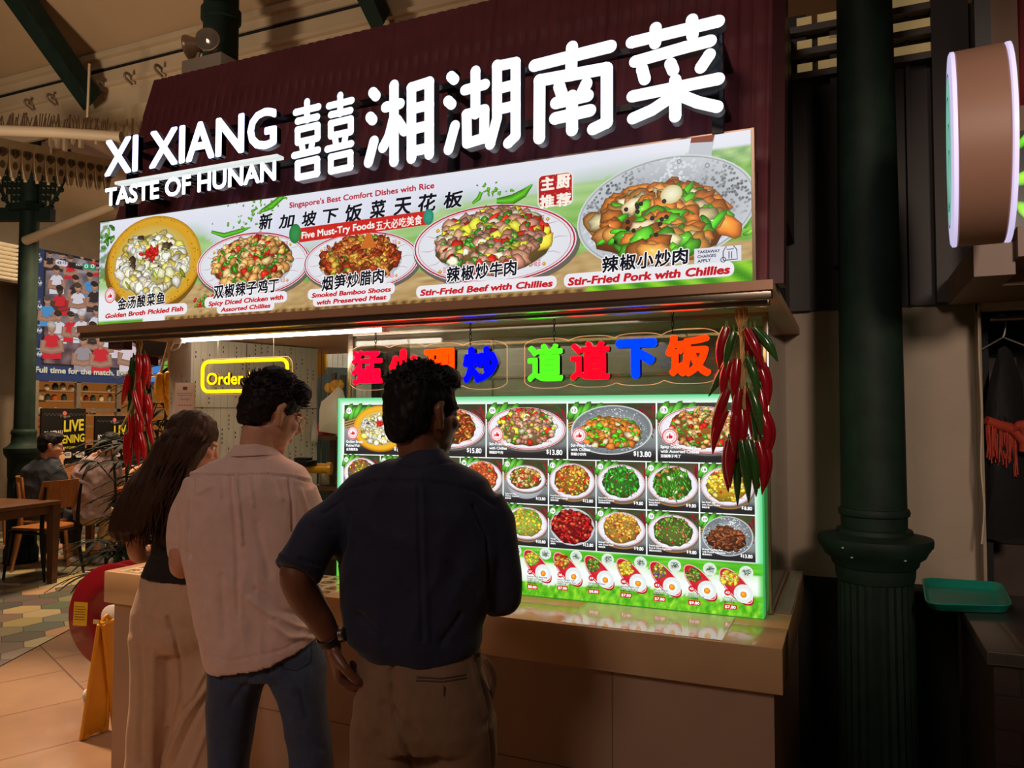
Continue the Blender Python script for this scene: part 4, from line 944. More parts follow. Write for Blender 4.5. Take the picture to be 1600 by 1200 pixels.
# ================================================================ printed sheets on the worktop
def mat_sheet(label, x0, x1, y0, y1, seed, style):
    P = Print((0, 0, CZ+.0015), (1, 0, 0), (0, 1, 0), (0, 0, 1), (x0, x1, y0, y1)); rnd = random.Random(seed)
    P.rectf(x0, x1, y0, y1, (238, 234, 224))
    if style == 'pattern':
        nx, ny = int((x1-x0)/.085), int((y1-y0)/.07)
        for i in range(nx):
            for j in range(ny):
                c = (x0+(i+.5)*(x1-x0)/nx, y0+(j+.5)*(y1-y0)/ny); P.rectf(c[0]-.036, c[0]+.036, c[1]-.028, c[1]+.028, rnd.choice([(214, 190, 120), (222, 206, 150), (190, 60, 50), (226, 170, 120)]))
                P.ell(c, .032, .022, (206, 60, 50), (226, 120, 90), n=16); food(P, c, .024, .016, rnd.choice(['chick', 'beef', 'mix', 'stew']), 12, .008, rnd.random(), .1)
                P.rectf(c[0]-.03, c[0]+.012, c[1]-.031, c[1]-.024, (70, 50, 40))
    else:
        P.rectf(x0, x1, y0, y1, (206, 200, 182))
        P.rectf(x0+.012, x1-.012, y0+.012, y1-.012, (226, 220, 200))
    g = P.build('menu_sheet', m_paper); tag(g, label, 'menu'); return g
mat_sheet('patterned menu sheet on the counter left end beside the long haired woman', -3.10, -2.62, 2.56, 3.02, 4, 'pattern')
mat_sheet('patterned menu sheet on the counter between the two men', -2.30, -1.92, 2.55, 2.86, 5, 'pattern')
mat_sheet('glossy clear covered sheet on the counter right end mirroring the menu', -.93, -.38, 2.548, 2.855, 6, 'plain')
# ================================================================ cashier side: tiled pillar, kitchen things
def dir_deg(a): return V((math.sin(math.radians(a)), math.cos(math.radians(a)), 0))   # degrees right of +Y
def pxx(p): v = p-CAMP; return 800+FPX*v.dot(RT)/v.dot(FW)
pc = at(297, 650, 3.72); pc.z = 0; d1 = dir_deg(14); d2 = V((-d1.y, d1.x, 0))
m_ptile = M('pillar_tile', (206, 198, 182), .35, 0, .04, 5, coat=.1)
Lp = .3
while pxx(pc+d1*Lp) < 490: Lp += .01
tp = thing('tiled_pillar', 'white tiled wall pillar with rows of small dark dots beside the cashier opening', 'pillar', pc)
g = G(); e1, e2 = d1*Lp, d2*.20; b4 = [pc, pc+e1, pc+e1+e2, pc+e2]; g.hexa(b4+[p+V((0, 0, 1.995)) for p in b4]); g.build('core', m_ptile, tp, smooth=False)
g = G(); nrm = -d2; rnd = random.Random(6)
for z in (.62, .965, 1.31, 1.655): g.add([pc+nrm*.002+V((0, 0, z)), pc+e1+nrm*.002+V((0, 0, z)), pc+e1+nrm*.002+V((0, 0, z+.005)), pc+nrm*.002+V((0, 0, z+.005))], [(0, 1, 2, 3)])
for k in range(4):
    a_ = pc+d1*(.48*k+.30)+nrm*.002; g.add([a_, a_+d1*.006, a_+d1*.006+V((0, 0, 1.99)), a_+V((0, 0, 1.99))], [(0, 1, 2, 3)])
g.build('tile_joint', M('tile_joint', (120, 112, 100), .7), tp, smooth=False)
g = G(); nn = 0
def dash(o, u, z, w_, h_, nr): p = o+u; g.add([p+V((0, 0, z)), p+d1*w_+V((0, 0, z)), p+d1*w_+V((0, 0, z+h_)), p+V((0, 0, z+h_))], [(0, 1, 2, 3)])
for i in range(46):
    u = .02+i*.037
    if u > Lp-.02: break
    z = .95+rnd.random()*.05
    while z < 1.96:
        for k in range(rnd.choice((2, 3, 4))): dash(pc+nrm*.0025, d1*u, z, .0055, .011, nrm); z += .022
        z += rnd.uniform(.05, .19)
for i in range(4):
    z = .95+rnd.random()*.06
    while z < 1.96:
        for k in range(3):
            p = pc+d2*(.03+i*.047)-d1*.0025; g.add([p+V((0, 0, z)), p+d2*.005+V((0, 0, z)), p+d2*.005+V((0, 0, z+.011)), p+V((0, 0, z+.011))], [(0, 1, 2, 3)]); z += .022
        z += rnd.uniform(.06, .2)
g.build('dot_pattern', M('tile_dots', (56, 50, 46), .6), tp, smooth=False)
g = G()
for i in range(46): 
    a_ = pc+nrm*.0018+d1*(.012+i*.037); g.add([a_+V((0, 0, .9)), a_+d1*.0022+V((0, 0, .9)), a_+d1*.0022+V((0, 0, 1.99)), a_+V((0, 0, 1.99))], [(0, 1, 2, 3)])
g.build('tile_groove', M('tile_groove', (168, 160, 146), .6), tp, smooth=False)
# sign with stars on the pillar end
sp = pc+d2*.10-d1*.012; 
a_ = at(274, 600, 3.62); so = V((a_.x, a_.y, 0)); ex = (RT*.9+FH*.15).normalized(); nr = ZU.cross(ex)*-1; nr = V((ex.y, -ex.x, 0))
zt = at(274, 598, 3.62).z
P = Print(so, ex, (0, 0, 1), nr, None); P.step = 5e-5; P.spread = 5e-5; P.rectf(0, .088, CZ+.002, zt, (206, 178, 164)); 
P.text('Review us on', .014, zt-.062, .06, .008, (90, 60, 60)); P.text('Google', .024, zt-.082, .042, .014, (150, 130, 130), bold=.01); P.rrect(.034, .054, zt-.034, zt-.018, .003, (110, 70, 66))
P.rectf(.008, .08, zt-.05, zt-.048, (140, 110, 104))
for i in range(5):
    c = (.020+i*.012, zt-.106); pts = [(c[0]+(.005 if k % 2 == 0 else .0022)*math.sin(k*PI/5), c[1]+(.005 if k % 2 == 0 else .0022)*math.cos(k*PI/5)) for k in range(10)]; P.poly(pts, (206, 60, 50))
st = thing('review_sign', 'narrow pink review placard with five red stars standing by the tiled pillar', 'sign', (so.x, so.y, CZ))
P.build('printed_face', m_paper, st)
g = G(); b4 = [so-nr*.002, so+ex*.088-nr*.002, so+ex*.088-nr*.008, so-nr*.008]; g.hexa([p+V((0, 0, CZ+.002)) for p in b4]+[p+V((0, 0, zt)) for p in b4]); g.build('board', M('placard', (190, 160, 148), .5), st, smooth=False)
# back of kitchen seen through the opening
g = G(); p0, p1 = at(455, 650, 6.0), at(580, 650, 6.4); p0.z = p1.z = 0; dd = (p1-p0).cross(ZU)*-.05; g.hexa([p0, p1, p1+dd, p0+dd]+[p+V((0, 0, 2.6)) for p in (p0, p1, p1+dd, p0+dd)]); structure(g.build('wall_kitchen_back', M('kitchen_wall_pale', (176, 170, 156), .45), smooth=False))
g = G(); p0, p1 = at(478, 650, 5.7), at(545, 650, 5.8); p0.z = p1.z = .0; g.hexa([p0, p1, p1+dd, p0+dd]+[p+V((0, 0, 1.98)) for p in (p0, p1, p1+dd, p0+dd)])
structure(g.build('wall_kitchen_green', M('kitchen_board_green', (22, 36, 30), .6), smooth=False))
yel = M('gas_pipe_yellow', (214, 148, 18), .35, 0, .08, 9, coat=.3)
g = G(); g.tube([at(500, 505, 5.0), at(501, 560, 5.0), at(500, 578, 5.0), at(488, 584, 5.0), at(470, 586, 5.05)], [.040, .040, .038, .034, .034], 14, sub=4)
o = g.build('gas_pipe', yel); tag(o, 'vertical yellow gas pipe bending at the kitchen back', 'pipe')
sh = thing('kitchen_shelf', 'dark steel shelf unit behind the cashier opening', 'shelf', onZ(516, 900, .0))
sa = at(516, 640, 4.3); sa.z = 0; sx = RT; sy_ = FH; g = G()
def loc(u, v, z): return sa+sx*u+sy_*v+V((0, 0, z))
def obox(g, u0, u1, v0, v1, z0, z1): g.hexa([loc(u0, v0, z0), loc(u1, v0, z0), loc(u1, v1, z0), loc(u0, v1, z0), loc(u0, v0, z1), loc(u1, v0, z1), loc(u1, v1, z1), loc(u0, v1, z1)])
for u in (.0, .28):
    for v in (0, .25): obox(g, u, u+.028, v, v+.028, 0, 1.86)
g.build('upright', M('shelf_brown', (70, 56, 46), .4, .5), sh, smooth=False)
for z in (.82, 1.20, 1.48):
    g = G(); obox(g, -.10, .31, -.01, .29, z, z+.025); g.build('shelf_board', M('shelf_board', (104, 78, 54), .4, .3), sh, smooth=False)
g = G(); g.tube([at(462, 733, 4.1), at(470, 731, 4.1), at(514, 732, 4.15)], [.03, .028, .028], 12); g.tube([at(512, 732, 4.15), at(518, 732, 4.15)], [.036, .036], 12); tag(g.build('gas_pipe', yel), 'short horizontal yellow gas pipe low beside the menu', 'pipe')
g = G(); c = at(474, 722, 4.08); g.box(c, (.08, .06, .05), bev=.006); c2 = at(480, 724, 4.08); g.box(c2, (.06, .09, .03), bev=.004); tag(g.build('pipe_valve', m_blackmetal), 'small black valve box on the yellow pipe', 'valve')
g = G(); rnd = random.Random(1)
for (x, y, r) in ((524, 603, .032), (514, 606, .026), (531, 601, .025)): g.ell(at(x, y, 4.22), (r, r, r*1.1), 14, 10)
tag(g.build('scrub_sponge', M('sponge_orange', (230, 176, 80), .9, 0, .2, 50, bump=.8, bscale=90)), 'orange scrubbing sponge hung on the shelf upright', 'sponge')
def sheet_px(outline, d, thick, folds, mat, name, seed=0):
    g = G(); c = V((sum(p[0] for p in outline)/len(outline), sum(p[1] for p in outline)/len(outline))); n = len(outline); vs = []; K = 6
    for side in (1, -1):
        for k in range(K+1):
            s_ = k/K
            for i, p in enumerate(outline):
                q = V(p)*s_+c*(1-s_); bul = (1-s_**2)*thick+folds*nz(q.x*.08+seed, q.y*.03)*(1 if s_ < 1 else 0)*.6; vs.append(at(q.x, q.y, d-side*bul))
    fs = []
    for sd in (0, 1):
        o_ = sd*n*(K+1)
        for k in range(K):
            for i in range(n): fs.append((o_+k*n+i, o_+k*n+(i+1) % n, o_+(k+1)*n+(i+1) % n, o_+(k+1)*n+i))
    g.add(vs, fs); return g.build(name, mat)
tag(sheet_px([(528, 604), (536, 610), (543, 640), (545, 676), (530, 679), (512, 676), (498, 674), (499, 640), (502, 628), (515, 617)], 4.12, .05, .02, M('plastic_bag_white', (226, 222, 206), .3, 0, .04, 8, bump=.35, bscale=14, spec=.6), 'plastic_bag'), 'white plastic bag hanging from the kitchen shelf', 'bag')
tag(sheet_px([(491, 655), (495, 664), (497, 678), (496, 692), (494, 690), (493, 694), (491, 690), (489, 693), (488, 689), (486, 690), (487, 672)], 4.25, .02, .01, M('glove_white', (220, 216, 206), .5), 'rubber_glove'), 'white rubber glove hanging under the kitchen shelf edge', 'glove')
for (x, y, r, lb, c) in ((508, 690, .05, 'small clear jar on the kitchen shelf', (150, 140, 120)), (497, 637, .03, 'red food packet on the kitchen shelf', (180, 30, 36))):
    pass
z = 1.2262; c = loc(-.03, .1, z); g = G(); g.lathe(c, [(.05, 0), (.055, .01), (.055, .07), (.045, .085), (.047, .1), (.01, .102)], 18); tag(g.build('glass_jar', M('jar_murky', (160, 148, 122), .25, 0, .2, 30, coat=.5)), 'squat murky jar on the kitchen shelf below the bag', 'jar')
z = 1.505; c = loc(-.05, .08, z); g = G(); g.b2(c-V((.03, .03, 0)), c+V((.03, .03, .07)), .006); tag(g.build('food_packet', M('packet_red', (180, 26, 36), .35)), 'red packet on the top kitchen shelf', 'packet')
c = loc(.06, .10, .862); g = G()
for k in range(7): g.ell(c+V((.03*math.sin(k*2.1)*1.4, .02*math.cos(k*1.7), .03+.016*k*.6)), (.05, .04, .035), 12, 8)
tag(g.build('plastic_bundle', M('clear_plastic_wrap', (190, 186, 172), .2, 0, .1, 20, bump=.6, bscale=30)), 'crumpled clear plastic bundle on the low shelf behind the pipe', 'bundle')

# ================================================================ right side: wall, column, doorway, neighbour stall
WY = 3.834; WX1 = .525
g = G(); g.b2((-.27, WY, .88), (WX1, WY+.12, 2.105)); structure(g.build('wall_right', m_wall, smooth=False), 'scuffed beige wall behind the iron column')
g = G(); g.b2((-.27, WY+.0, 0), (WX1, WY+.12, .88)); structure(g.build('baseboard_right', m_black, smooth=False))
g = G(); g.b2((-.24, WY-.02, 2.105), (1.3, WY+.12, 3.42)); g.b2((-.05, WY-.06, 2.3), (.0, WY-.02, 3.42)); g.b2((.26, WY-.05, 2.105), (.275, WY-.02, 3.42))
g.b2((.36, WY-.10, 2.105), (.50, WY-.02, 3.5)); g.b2((-.24, WY-.05, 2.105), (-.15, WY-.02, 3.5)); structure(g.build('wall_right_top', m_dark, smooth=False), 'dark upper wall panels behind the column')
g = G()
for z in (3.18, 3.29, 3.40): g.b2((-.24, WY-.09, z), (.40, WY-.04, z+.03))
structure(g.build('trim_louvre', M('louvre_grey', (92, 84, 78), .5)))
g = G(); 
for z in (3.20, 3.31, 3.42):
    for (a_, b_) in ((-.19, -.125), (-.10, .38)): g.b2((a_, WY-.06, z+.012), (b_, WY-.045, z+.062))
structure(g.build('window_louvre', M('louvre_lit_gap', (200, 176, 120), .6, emit=.3, ecol=(190, 160, 104)), smooth=False))
# black sheet over the floor paints in the dark void behind the counter
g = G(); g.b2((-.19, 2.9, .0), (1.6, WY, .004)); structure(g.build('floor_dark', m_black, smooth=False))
def lathe_column(name, label, c, prof, n=40, parent_mat=m_green):
    t = thing(name, label, 'column', c); return t
cc = at(1366, 850, 3.0); cc.z = 0; k_ = 3.0/FPX
col = thing('iron_column', 'thick dark green iron column beside the stall front', 'column', cc)
zc = lambda y: at(1366, y, 3.0).z
g = G(); g.lathe(cc, [(47.5*k_, zc(800)), (46.5*k_, zc(600)), (44*k_, zc(300)), (41*k_, zc(0)), (40*k_, zc(0)+1.2)], 48); g.build('shaft', m_green, col)
g = G(); pr = [(48, 806), (51, 804), (52, 799), (50, 794), (47, 793)]; pr = [(47, 836), (48, 812)]+pr; pr = [(r*k_, zc(y)) for r, y in pr]; g.lathe(cc, pr, 48); g.build('necking_ring', m_green, col)
pr = [(55, 905), (57, 897), (58, 884), (62, 880), (64, 872), (72, 866), (76, 858), (82, 850), (83, 842), (82, 838), (70, 836), (56, 832), (54, 826), (48, 824)]
g = G(); g.lathe(cc, [(r*k_, zc(y)) for r, y in pr], 48); g.build('capital', m_green, col)
g = G(); g.lathe(cc, [(66*k_, 0), (66*k_, .12), (60*k_, .16), (57*k_, .2), (54*k_, zc(905))], 56, flute=.05); g.build('pedestal', m_green, col)
g = G()
for (x, y) in ((1297, 848), (1309, 862), (1376, 862), (1442, 858), (1428, 851)):
    r_ = 82.6 if y < 856 else 75; a_ = (x-1366)/84; p = cc+RT*((x-1366)*k_)-FH*(math.sqrt(max(0, r_**2-(x-1366)**2))*k_*1.01); p.z = zc(y); g.box(p, (.008, .004, .005))
g.build('paint_chip', M('chipped_paint', (150, 150, 140), .7), col)
# door post + cable + doorway
g = G(); WXP = onY(1530, 600, 3.72).x; g.b2((WXP, 3.72, .0), (WXP+.012, WY+.0, 2.10)); structure(g.build('door_post', M('beige_post', (150, 132, 112), .6), smooth=False))
g = G(); pts = [(1529, 478), (1530, 560), (1534, 640), (1533, 730), (1538, 790), (1534, 850)]; g.tube([onY(x, y, 3.69) for x, y in pts], .004, 6, sub=6); tag(g.build('cable', M('cable_beige', (190, 170, 146), .5)), 'thin beige cable running down the door post', 'cable')
g = G(); g.b2((WXP, 3.72, 2.06), (1.5, 3.78, 2.10)); structure(g.build('trim_door', m_cream, smooth=False))
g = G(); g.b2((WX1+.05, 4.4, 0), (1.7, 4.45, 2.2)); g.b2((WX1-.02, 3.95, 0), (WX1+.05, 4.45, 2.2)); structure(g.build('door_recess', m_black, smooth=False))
g = G(); g.b2((.80, 4.32, 0), (.86, 4.4, 1.9)); g.b2((.60, 4.36, 0), (.80, 4.4, 1.0)); g.b2((.6, 4.36, 1.55), (.75, 4.4, 1.9)); structure(g.build('trim_recess', M('recess_brown', (66, 48, 40), .6), smooth=False))
g = G(); zr = onY(1575, 505, 3.9).z; g.tube([(WX1+.05, 3.9, zr+.02), (1.4, 3.9, zr+.02)], .010, 8); structure(g.build('trim_rail', m_steel))
AP = 3.9
def hang(name, label, cat, outline, mat, thick=.05, folds=.03, d=None):
    d = d or (onY(1570, 600, AP)-CAMP).dot(FW); o = sheet_px(outline, d, thick, folds, mat, name, 3); tag(o, label, cat); return o
g = G(); p = onY(1567, 520, AP); g.tube([V((p.x-.02, AP, zr+.02+.0)), V((p.x-.01, AP, zr+.035)), V((p.x+.01, AP, zr+.03)), V((p.x+.008, AP, zr-.03)), V((p.x, AP, zr-.06))], .004, 6, sub=4)
g.tube([V((p.x-.08, AP, zr-.11)), V((p.x, AP, zr-.06)), V((p.x+.12, AP, zr-.12))], .004, 6); tag(g.build('wire_hanger', m_steel), 'thin wire coat hanger on the rail in the dark doorway', 'hanger')
hang('apron', 'black cloth apron hanging on the wire hanger in the doorway', 'apron', [(1560, 545), (1570, 540), (1580, 548), (1598, 600), (1606, 700), (1606, 840), (1560, 846), (1537, 840), (1536, 660), (1545, 600)], M('apron_black', (17, 16, 19), .8, 0, .2, 9, bump=.3, bscale=20), .07, .04)
fr = thing('fringed_scarf', 'rust red fringed scarf hanging over the black apron', 'scarf', onY(1570, 735, AP))
d_ = (onY(1570, 600, AP)-CAMP).dot(FW)-.07; m_rust = M('scarf_rust', (170, 56, 34), .8, 0, .15, 20, bump=.3, bscale=60)
g = G(); g.tube([at(1541, 656, d_), at(1560, 664, d_), at(1584, 672, d_), at(1604, 690, d_-.02)], [.018, .022, .024, .03], 10, sub=4)
g.tube([at(1582, 672, d_-.01), at(1596, 664, d_-.03), at(1602, 680, d_-.02), at(1600, 706, d_-.02)], [.012, .022, .026, .02], 10, sub=4); g.build('scarf_band', m_rust, fr)
g = G(); rnd = random.Random(5)
for i in range(34):
    x = 1541+i*1.45; y0_ = 660+i*.45; L_ = rnd.uniform(48, 62) if i < 28 else rnd.uniform(62, 74); g.tube([at(x, y0_, d_+rnd.uniform(-.01, .01)), at(x+rnd.uniform(-1.5, 2), y0_+L_*.5, d_+rnd.uniform(-.015, .015)), at(x+rnd.uniform(-2, 4), y0_+L_, d_+rnd.uniform(-.02, .02))], [.004, .0038, .003], 5, sub=3)
g.build('fringe', m_rust, fr)
# neighbour stall top: beams, red roof, lit leaf panel, round lightbox
m_beam = M('beam_taupe', (132, 104, 84), .5, 0, .06, 3)
g = G(); g.b2((.40, 3.0, 2.09), (.52, 3.72, 2.20)); g.b2((.52, 3.25, 2.09), (2.2, 3.72, 2.14)); g.b2((.52, 2.95, 2.14), (2.2, 3.25, 2.24)); structure(g.build('trim_neighbour', m_beam, smooth=False))
g = G(); g.b2((.50, 3.3, 2.24), (.60, 3.5, 3.3)); g.b2((.6, 3.3, 2.66), (2.2, 3.4, 2.76)); structure(g.build('trim_neighbour_frame', m_beam, smooth=False))
g = G(); rs = []
for j in range(10):
    z = 2.76+.8*j/9; rs.append([(.60+i*.01, 3.30+.1*(j/9)-.012*abs(math.sin(PI*i*.01/.10))+(.010*(j % 2)), z) for i in range(130)])
n = 130; g.add([p for r in rs for p in r], [(j*n+i, j*n+i+1, (j+1)*n+i+1, (j+1)*n+i) for j in range(9) for i in range(n-1)]); structure(g.build('roof_neighbour', M('roof_red', (120, 20, 24), .4, .1, .15, 9)))
P = Print((0, 3.28, 0), (1, 0, 0), (0, 0, 1), (0, -1, 0), (.56, 1.5, 2.24, 2.66)); P.rectf(.56, 1.5, 2.24, 2.66, (14, 18, 12))
P.step = 1e-4; rnd = random.Random(2)
for i in range(46): 
    c = (.60+rnd.random()*.5, 2.26+rnd.random()*.38); P.blob(c, rnd.uniform(.014, .026), rnd.choice([(130, 230, 20), (90, 200, 16), (180, 240, 60)]), rnd.uniform(0, 3), rnd.uniform(1.6, 2.8), .1, i, 10)
lf = thing('leaf_lightbox', 'dark lit panel with bright green leaf print behind the round sign', 'lightbox', (1.0, 3.29, 2.24)); P.build('printed_leaves', m_print, lf)
g = G(); g.b2((.555, 3.282, 2.24), (1.5, 3.30, 2.66)); g.build('panel', m_black, lf, smooth=False)
dr = 2.25; c0 = at(1489, 238, dr); AXR = V((math.cos(math.radians(-4.7)), math.sin(math.radians(-4.7)), 0)); AXP = V((-AXR.y, AXR.x, 0)); R_ = 147*dr/FPX
rs_ = thing('round_lightbox', 'round drum shaped lit sign with tan side projecting over the dark counter', 'sign', c0+V((.08, 0, -R_)))
g = G(); g.lathe(c0, [(R_*.985, .004), (R_, .008), (R_, .120), (R_*.985, .124)], 64, axis=AXR); g.build('drum', M('drum_tan', (150, 114, 96), .5, 0, .04, 3), rs_, angle=30)
m_rimw = M('sign_rim_glow', (214, 208, 240), .3, emit=.85, ecol=(206, 200, 240), var=0)
for nm, xx in (('lit_face', -.010), ('lit_face', .124)):
    g = G(); g.lathe(c0+AXR*xx, [(.001, 0), (R_*.97, 0), (R_, .004), (R_, .014), (.001, .0145)], 64, axis=AXR); g.build(nm, m_rimw, rs_, angle=30)
P = Print(c0-AXR*.0115, -AXP, (0, 0, 1), -AXR); P.ell((0, 0), R_*.80, R_*.80, (30, 60, 54)); P.ell((0, 0), R_*.77, R_*.77, (128, 196, 176))
for k in range(3): P.ring((R_*.1*(k-1), -R_*.15*k), R_*(.62-.16*k), R_*(.6-.17*k), R_*.03, (20, 40, 40), .4*k)
P.stroke([(-R_*.4, -R_*.6), (-R_*.1, 0), (R_*.25, R_*.55)], [R_*.05, R_*.09, R_*.03], (24, 40, 40)); P.build('logo_print', m_print, rs_)
g = G(); g.b2(c0+V((.06, -.02, R_-.01)), c0+V((.10, .02, R_+.9))); g.build('hanger_post', m_blackmetal, rs_)
# dark marble counter + tray
KZ = .93; q = [onZ(1506, 948, KZ), onZ(1541, 1017, KZ)]
m_marb = M('black_marble', (58, 52, 50), .28, 0, .35, 5, coat=.3)
kx = q[1].x
kc = thing('marble_counter', 'dark marble topped counter under the teal tray', 'counter', (kx+.6, q[1].y+.4, 0))
g = G(); g.b2((kx, q[1].y, KZ-.04), (kx+1.3, 3.5, KZ), .004); g.build('worktop', m_marb, kc)
g = G(); g.b2((kx+.02, q[1].y+.02, 0), (kx+1.3, 3.48, KZ-.04)); g.build('base', brick_mat('dark_brown_tile', (50, 34, 30), (46, 30, 28), (26, 18, 16), 1, .3, .1, .004, .5, 0, 'xz'), kc, smooth=False)
ty = thing('serving_tray', 'teal plastic cafeteria tray resting on the dark marble counter', 'tray', (0, 0, 0))
c4 = [onZ(x, y, KZ+.03) for x, y in ((1446, 944), (1584, 948), (1565, 911), (1440, 903))]
cen = sum(c4, V())/4; ty.location = V((cen.x, cen.y, KZ)); m_teal = M('tray_teal', (14, 132, 112), .4, 0, .08, 20, bump=.1, bscale=200)
def rq(sc, z, r=.16, n=5):
    out = []
    for i in range(4):
        p, a_, b_ = c4[i], c4[i-1], c4[(i+1) % 4]; p0_, p1_ = p+(a_-p)*r, p+(b_-p)*r
        for k in range(n+1): t = k/n; w_ = p0_*(1-t)**2+p*2*t*(1-t)+p1_*t*t; out.append(V((cen.x+(w_.x-cen.x)*sc, cen.y+(w_.y-cen.y)*sc, z)))
    return out
g = G(); g.rings([rq(.86, KZ+.001), rq(.90, KZ+.003), rq(.985, KZ+.028), rq(1.0, KZ+.030), rq(1.0, KZ+.034), rq(.96, KZ+.032), rq(.88, KZ+.008), rq(.85, KZ+.006)]); g.build('tray_body', m_teal, ty)
# ================================================================ hall: ceiling, beams, fretwork
m_ceil = M('vault_ceiling', (178, 146, 108), .7, 0, .06, 1.2)
m_fascia = M('fascia_cream', (196, 172, 138), .55, 0, .08, 2)
FY = 5.5
def line(x, y): return onY(x, y, FY)
za = line(0, 134).z; zr = [line(0, y).z for y in (134, 150, 156, 176)]
g = G(); g.add([(-15, FY, zr[0]), (4, FY, zr[0]), (4, 1.2, zr[0]+2.7), (-15, 1.2, zr[0]+2.7)], [(0, 1, 2, 3)]); g.add([(-15, 1.2, zr[0]+2.7), (4, 1.2, zr[0]+2.7), (4, -4, zr[0]+3.4), (-15, -4, zr[0]+3.4)], [(0, 1, 2, 3)])
structure(g.build('ceiling', m_ceil, smooth=False), 'pale vaulted hall ceiling above the stall')
g = G(); g.b2((-15, FY+.3, 4.75), (4, 13, 4.8)); structure(g.build('ceiling_far', m_fascia, smooth=False))
g = G(); g.b2((-15, FY-.03, zr[1]), (4, FY+.25, zr[0])); g.b2((-15, FY-.09, zr[0]-.04), (4, FY, zr[0]+.02)); g.b2((-15, FY-.03, zr[3]), (4, FY+.25, zr[2])); g.b2((-15, FY-.07, zr[3]-.03), (4, FY, zr[3]+.01))
g.b2((-15, FY-.02, 4.62), (4, FY+.02, zr[3])); structure(g.build('trim_fascia', m_fascia, smooth=False), 'cream fascia beam under the vaulted ceiling')
g = G(); g.b2((-15, FY-.01, zr[2]), (4, FY+.2, zr[1])); structure(g.build('trim_fascia_gap', m_black, smooth=False))
g = G()
for x, y in ((60, 168), (95, 160), (132, 150), (172, 140), (215, 128), (262, 116)):
    p = line(x, y); g.tube([p+V((0, -.05, .02)), p+V((0, -.13, .04)), p+V((0, -.15, -.01)), p+V((0, -.06, -.05))], .014, 6, sub=4)
structure(g.build('trim_hook', M('hook_grey', (120, 104, 84), .5)))
# dark ribs under the vault
def on_ceil(x, y):
    n = V((0, 2.7, 4.3)); o = V((0, FY, zr[0])); r = ray(x, y); return CAMP+r*((o-CAMP).dot(n)/r.dot(n))
for (a_, b_, w_) in (((16, -40), (150, 152), .24), ((560, -60), (602, 30), .2)):
    p, q = on_ceil(*a_), onY(b_[0], b_[1], FY-.12); ax = (q-p).normalized(); s_ = ax.cross(V((0, -2.7, -4.3))).normalized()*w_/2; up_ = V((0, -.53, -.85))*.16
    g = G(); pts = [p-s_, p+s_, q+s_*.8, q-s_*.8]; g.hexa([v+up_ for v in pts]+[v-up_*.1 for v in pts]); structure(g.build('trim_rib', m_green, smooth=False))
# hanging fretwork valance under the fascia
def valance(name, label, pA, pB, n, drop, tip, m, th=.03):
    pA, pB = V(pA), V(pB); e = (pB-pA)/n; nrm = e.cross(ZU).normalized()*th; g = G()
    for i in range(n):
        a_ = pA+e*i; P_ = []
        prof = [(0, 0), (0, -tip), (.08, -tip), (.10, -drop*.6), (.22, -drop*.62), (.26, -drop*.85), (.38, -drop*.8), (.42, -drop), (.5, -drop*1.22), (.58, -drop), (.62, -drop*.8), (.74, -drop*.85), (.78, -drop*.62), (.9, -drop*.6), (.92, -tip), (1, -tip), (1, 0)]
        g.prism([a_+e*u+V((0, 0, z)) for u, z in prof], nrm)
    o = g.build(name, m, smooth=False); tag(o, label, 'fretwork trim'); return o
m_fret = M('fretwork_cream', (190, 166, 128), .55, 0, .12, 6)
a_ = line(95, 172); b_ = line(262, 132); valance('fretwork_valance', 'cream pointed fretwork valance hanging below the ceiling fascia', (a_.x, FY-.10, 4.70), (b_.x+.6, FY-.10, 4.70), 9, .22, .32, m_fret)
# lace valance
pA, pB = at(-6, 214, 7.3), at(176, 250, 9.3); L_ = (pB-pA); n = 11; g = G(); e = L_/n; nrm = V((e.y, -e.x, 0)).normalized()*-.03
for i in range(n):
    a_ = pA+e*i; hgt = .36
    out = [(0, 0)]+[(.06+.88*k/10, -hgt*(.55+.5*math.sin(PI*k/10)+(.06 if k % 2 else 0))) for k in range(11)]+[(1, 0)]
    outer = [a_+e*u+V((0, 0, z)) for u, z in out]; g.prism(outer, nrm)
    for (u, z, r) in ((.5, -.13, .05), (.28, -.12, .035), (.72, -.12, .035), (.5, -.25, .04)):
        c = a_+e*u+V((0, 0, z))-nrm*.05; g.slot(1).prism([c+e.normalized()*(r*math.cos(2*PI*k/8))+V((0, 0, r*math.sin(2*PI*k/8))) for k in range(8)], nrm*-.03); g.slot(0)
tag(g.build('lace_valance', [m_fret, M('fret_hole', (96, 78, 56), .7)], smooth=False), 'cream scalloped lace valance over the dark iron bracket', 'fretwork trim')
# bird spike gutter pipe
t = thing('gutter_pipe', 'white round gutter pipe topped with a row of bird spikes', 'pipe', at(90, 210, 7.0))
g = G(); g.tube([at(-20, 203, 7.0), at(90, 207, 7.0), at(190, 214, 7.0)], .05, 12); g.build('pipe', m_fascia, t)
g = G(); rnd = random.Random(3)
for i in range(64): x = -5+i*2.75; p = at(x, 204+.05*x, 7.0)+V((0, 0, .03)); g.tube([p, p+RT*rnd.uniform(-.04, .04)+V((0, 0, rnd.uniform(.10, .15)))], .005, 4)
g.build('bird_spike', M('spike_rust', (90, 66, 46), .5), t)
g = G(); g.tube([at(140, 100, 7.05), at(136, 205, 7.05)], .012, 6); tag(g.build('hanging_rod', m_fascia), 'thin pale rod running down to the gutter pipe', 'rod')
g = G(); g.tube([at(40, 376, 8.45), at(180, 321, 8.0)], [.05, .045], 10); tag(g.build('brace_pole', m_fascia), 'slanted cream brace pole beside the seating column', 'pole')
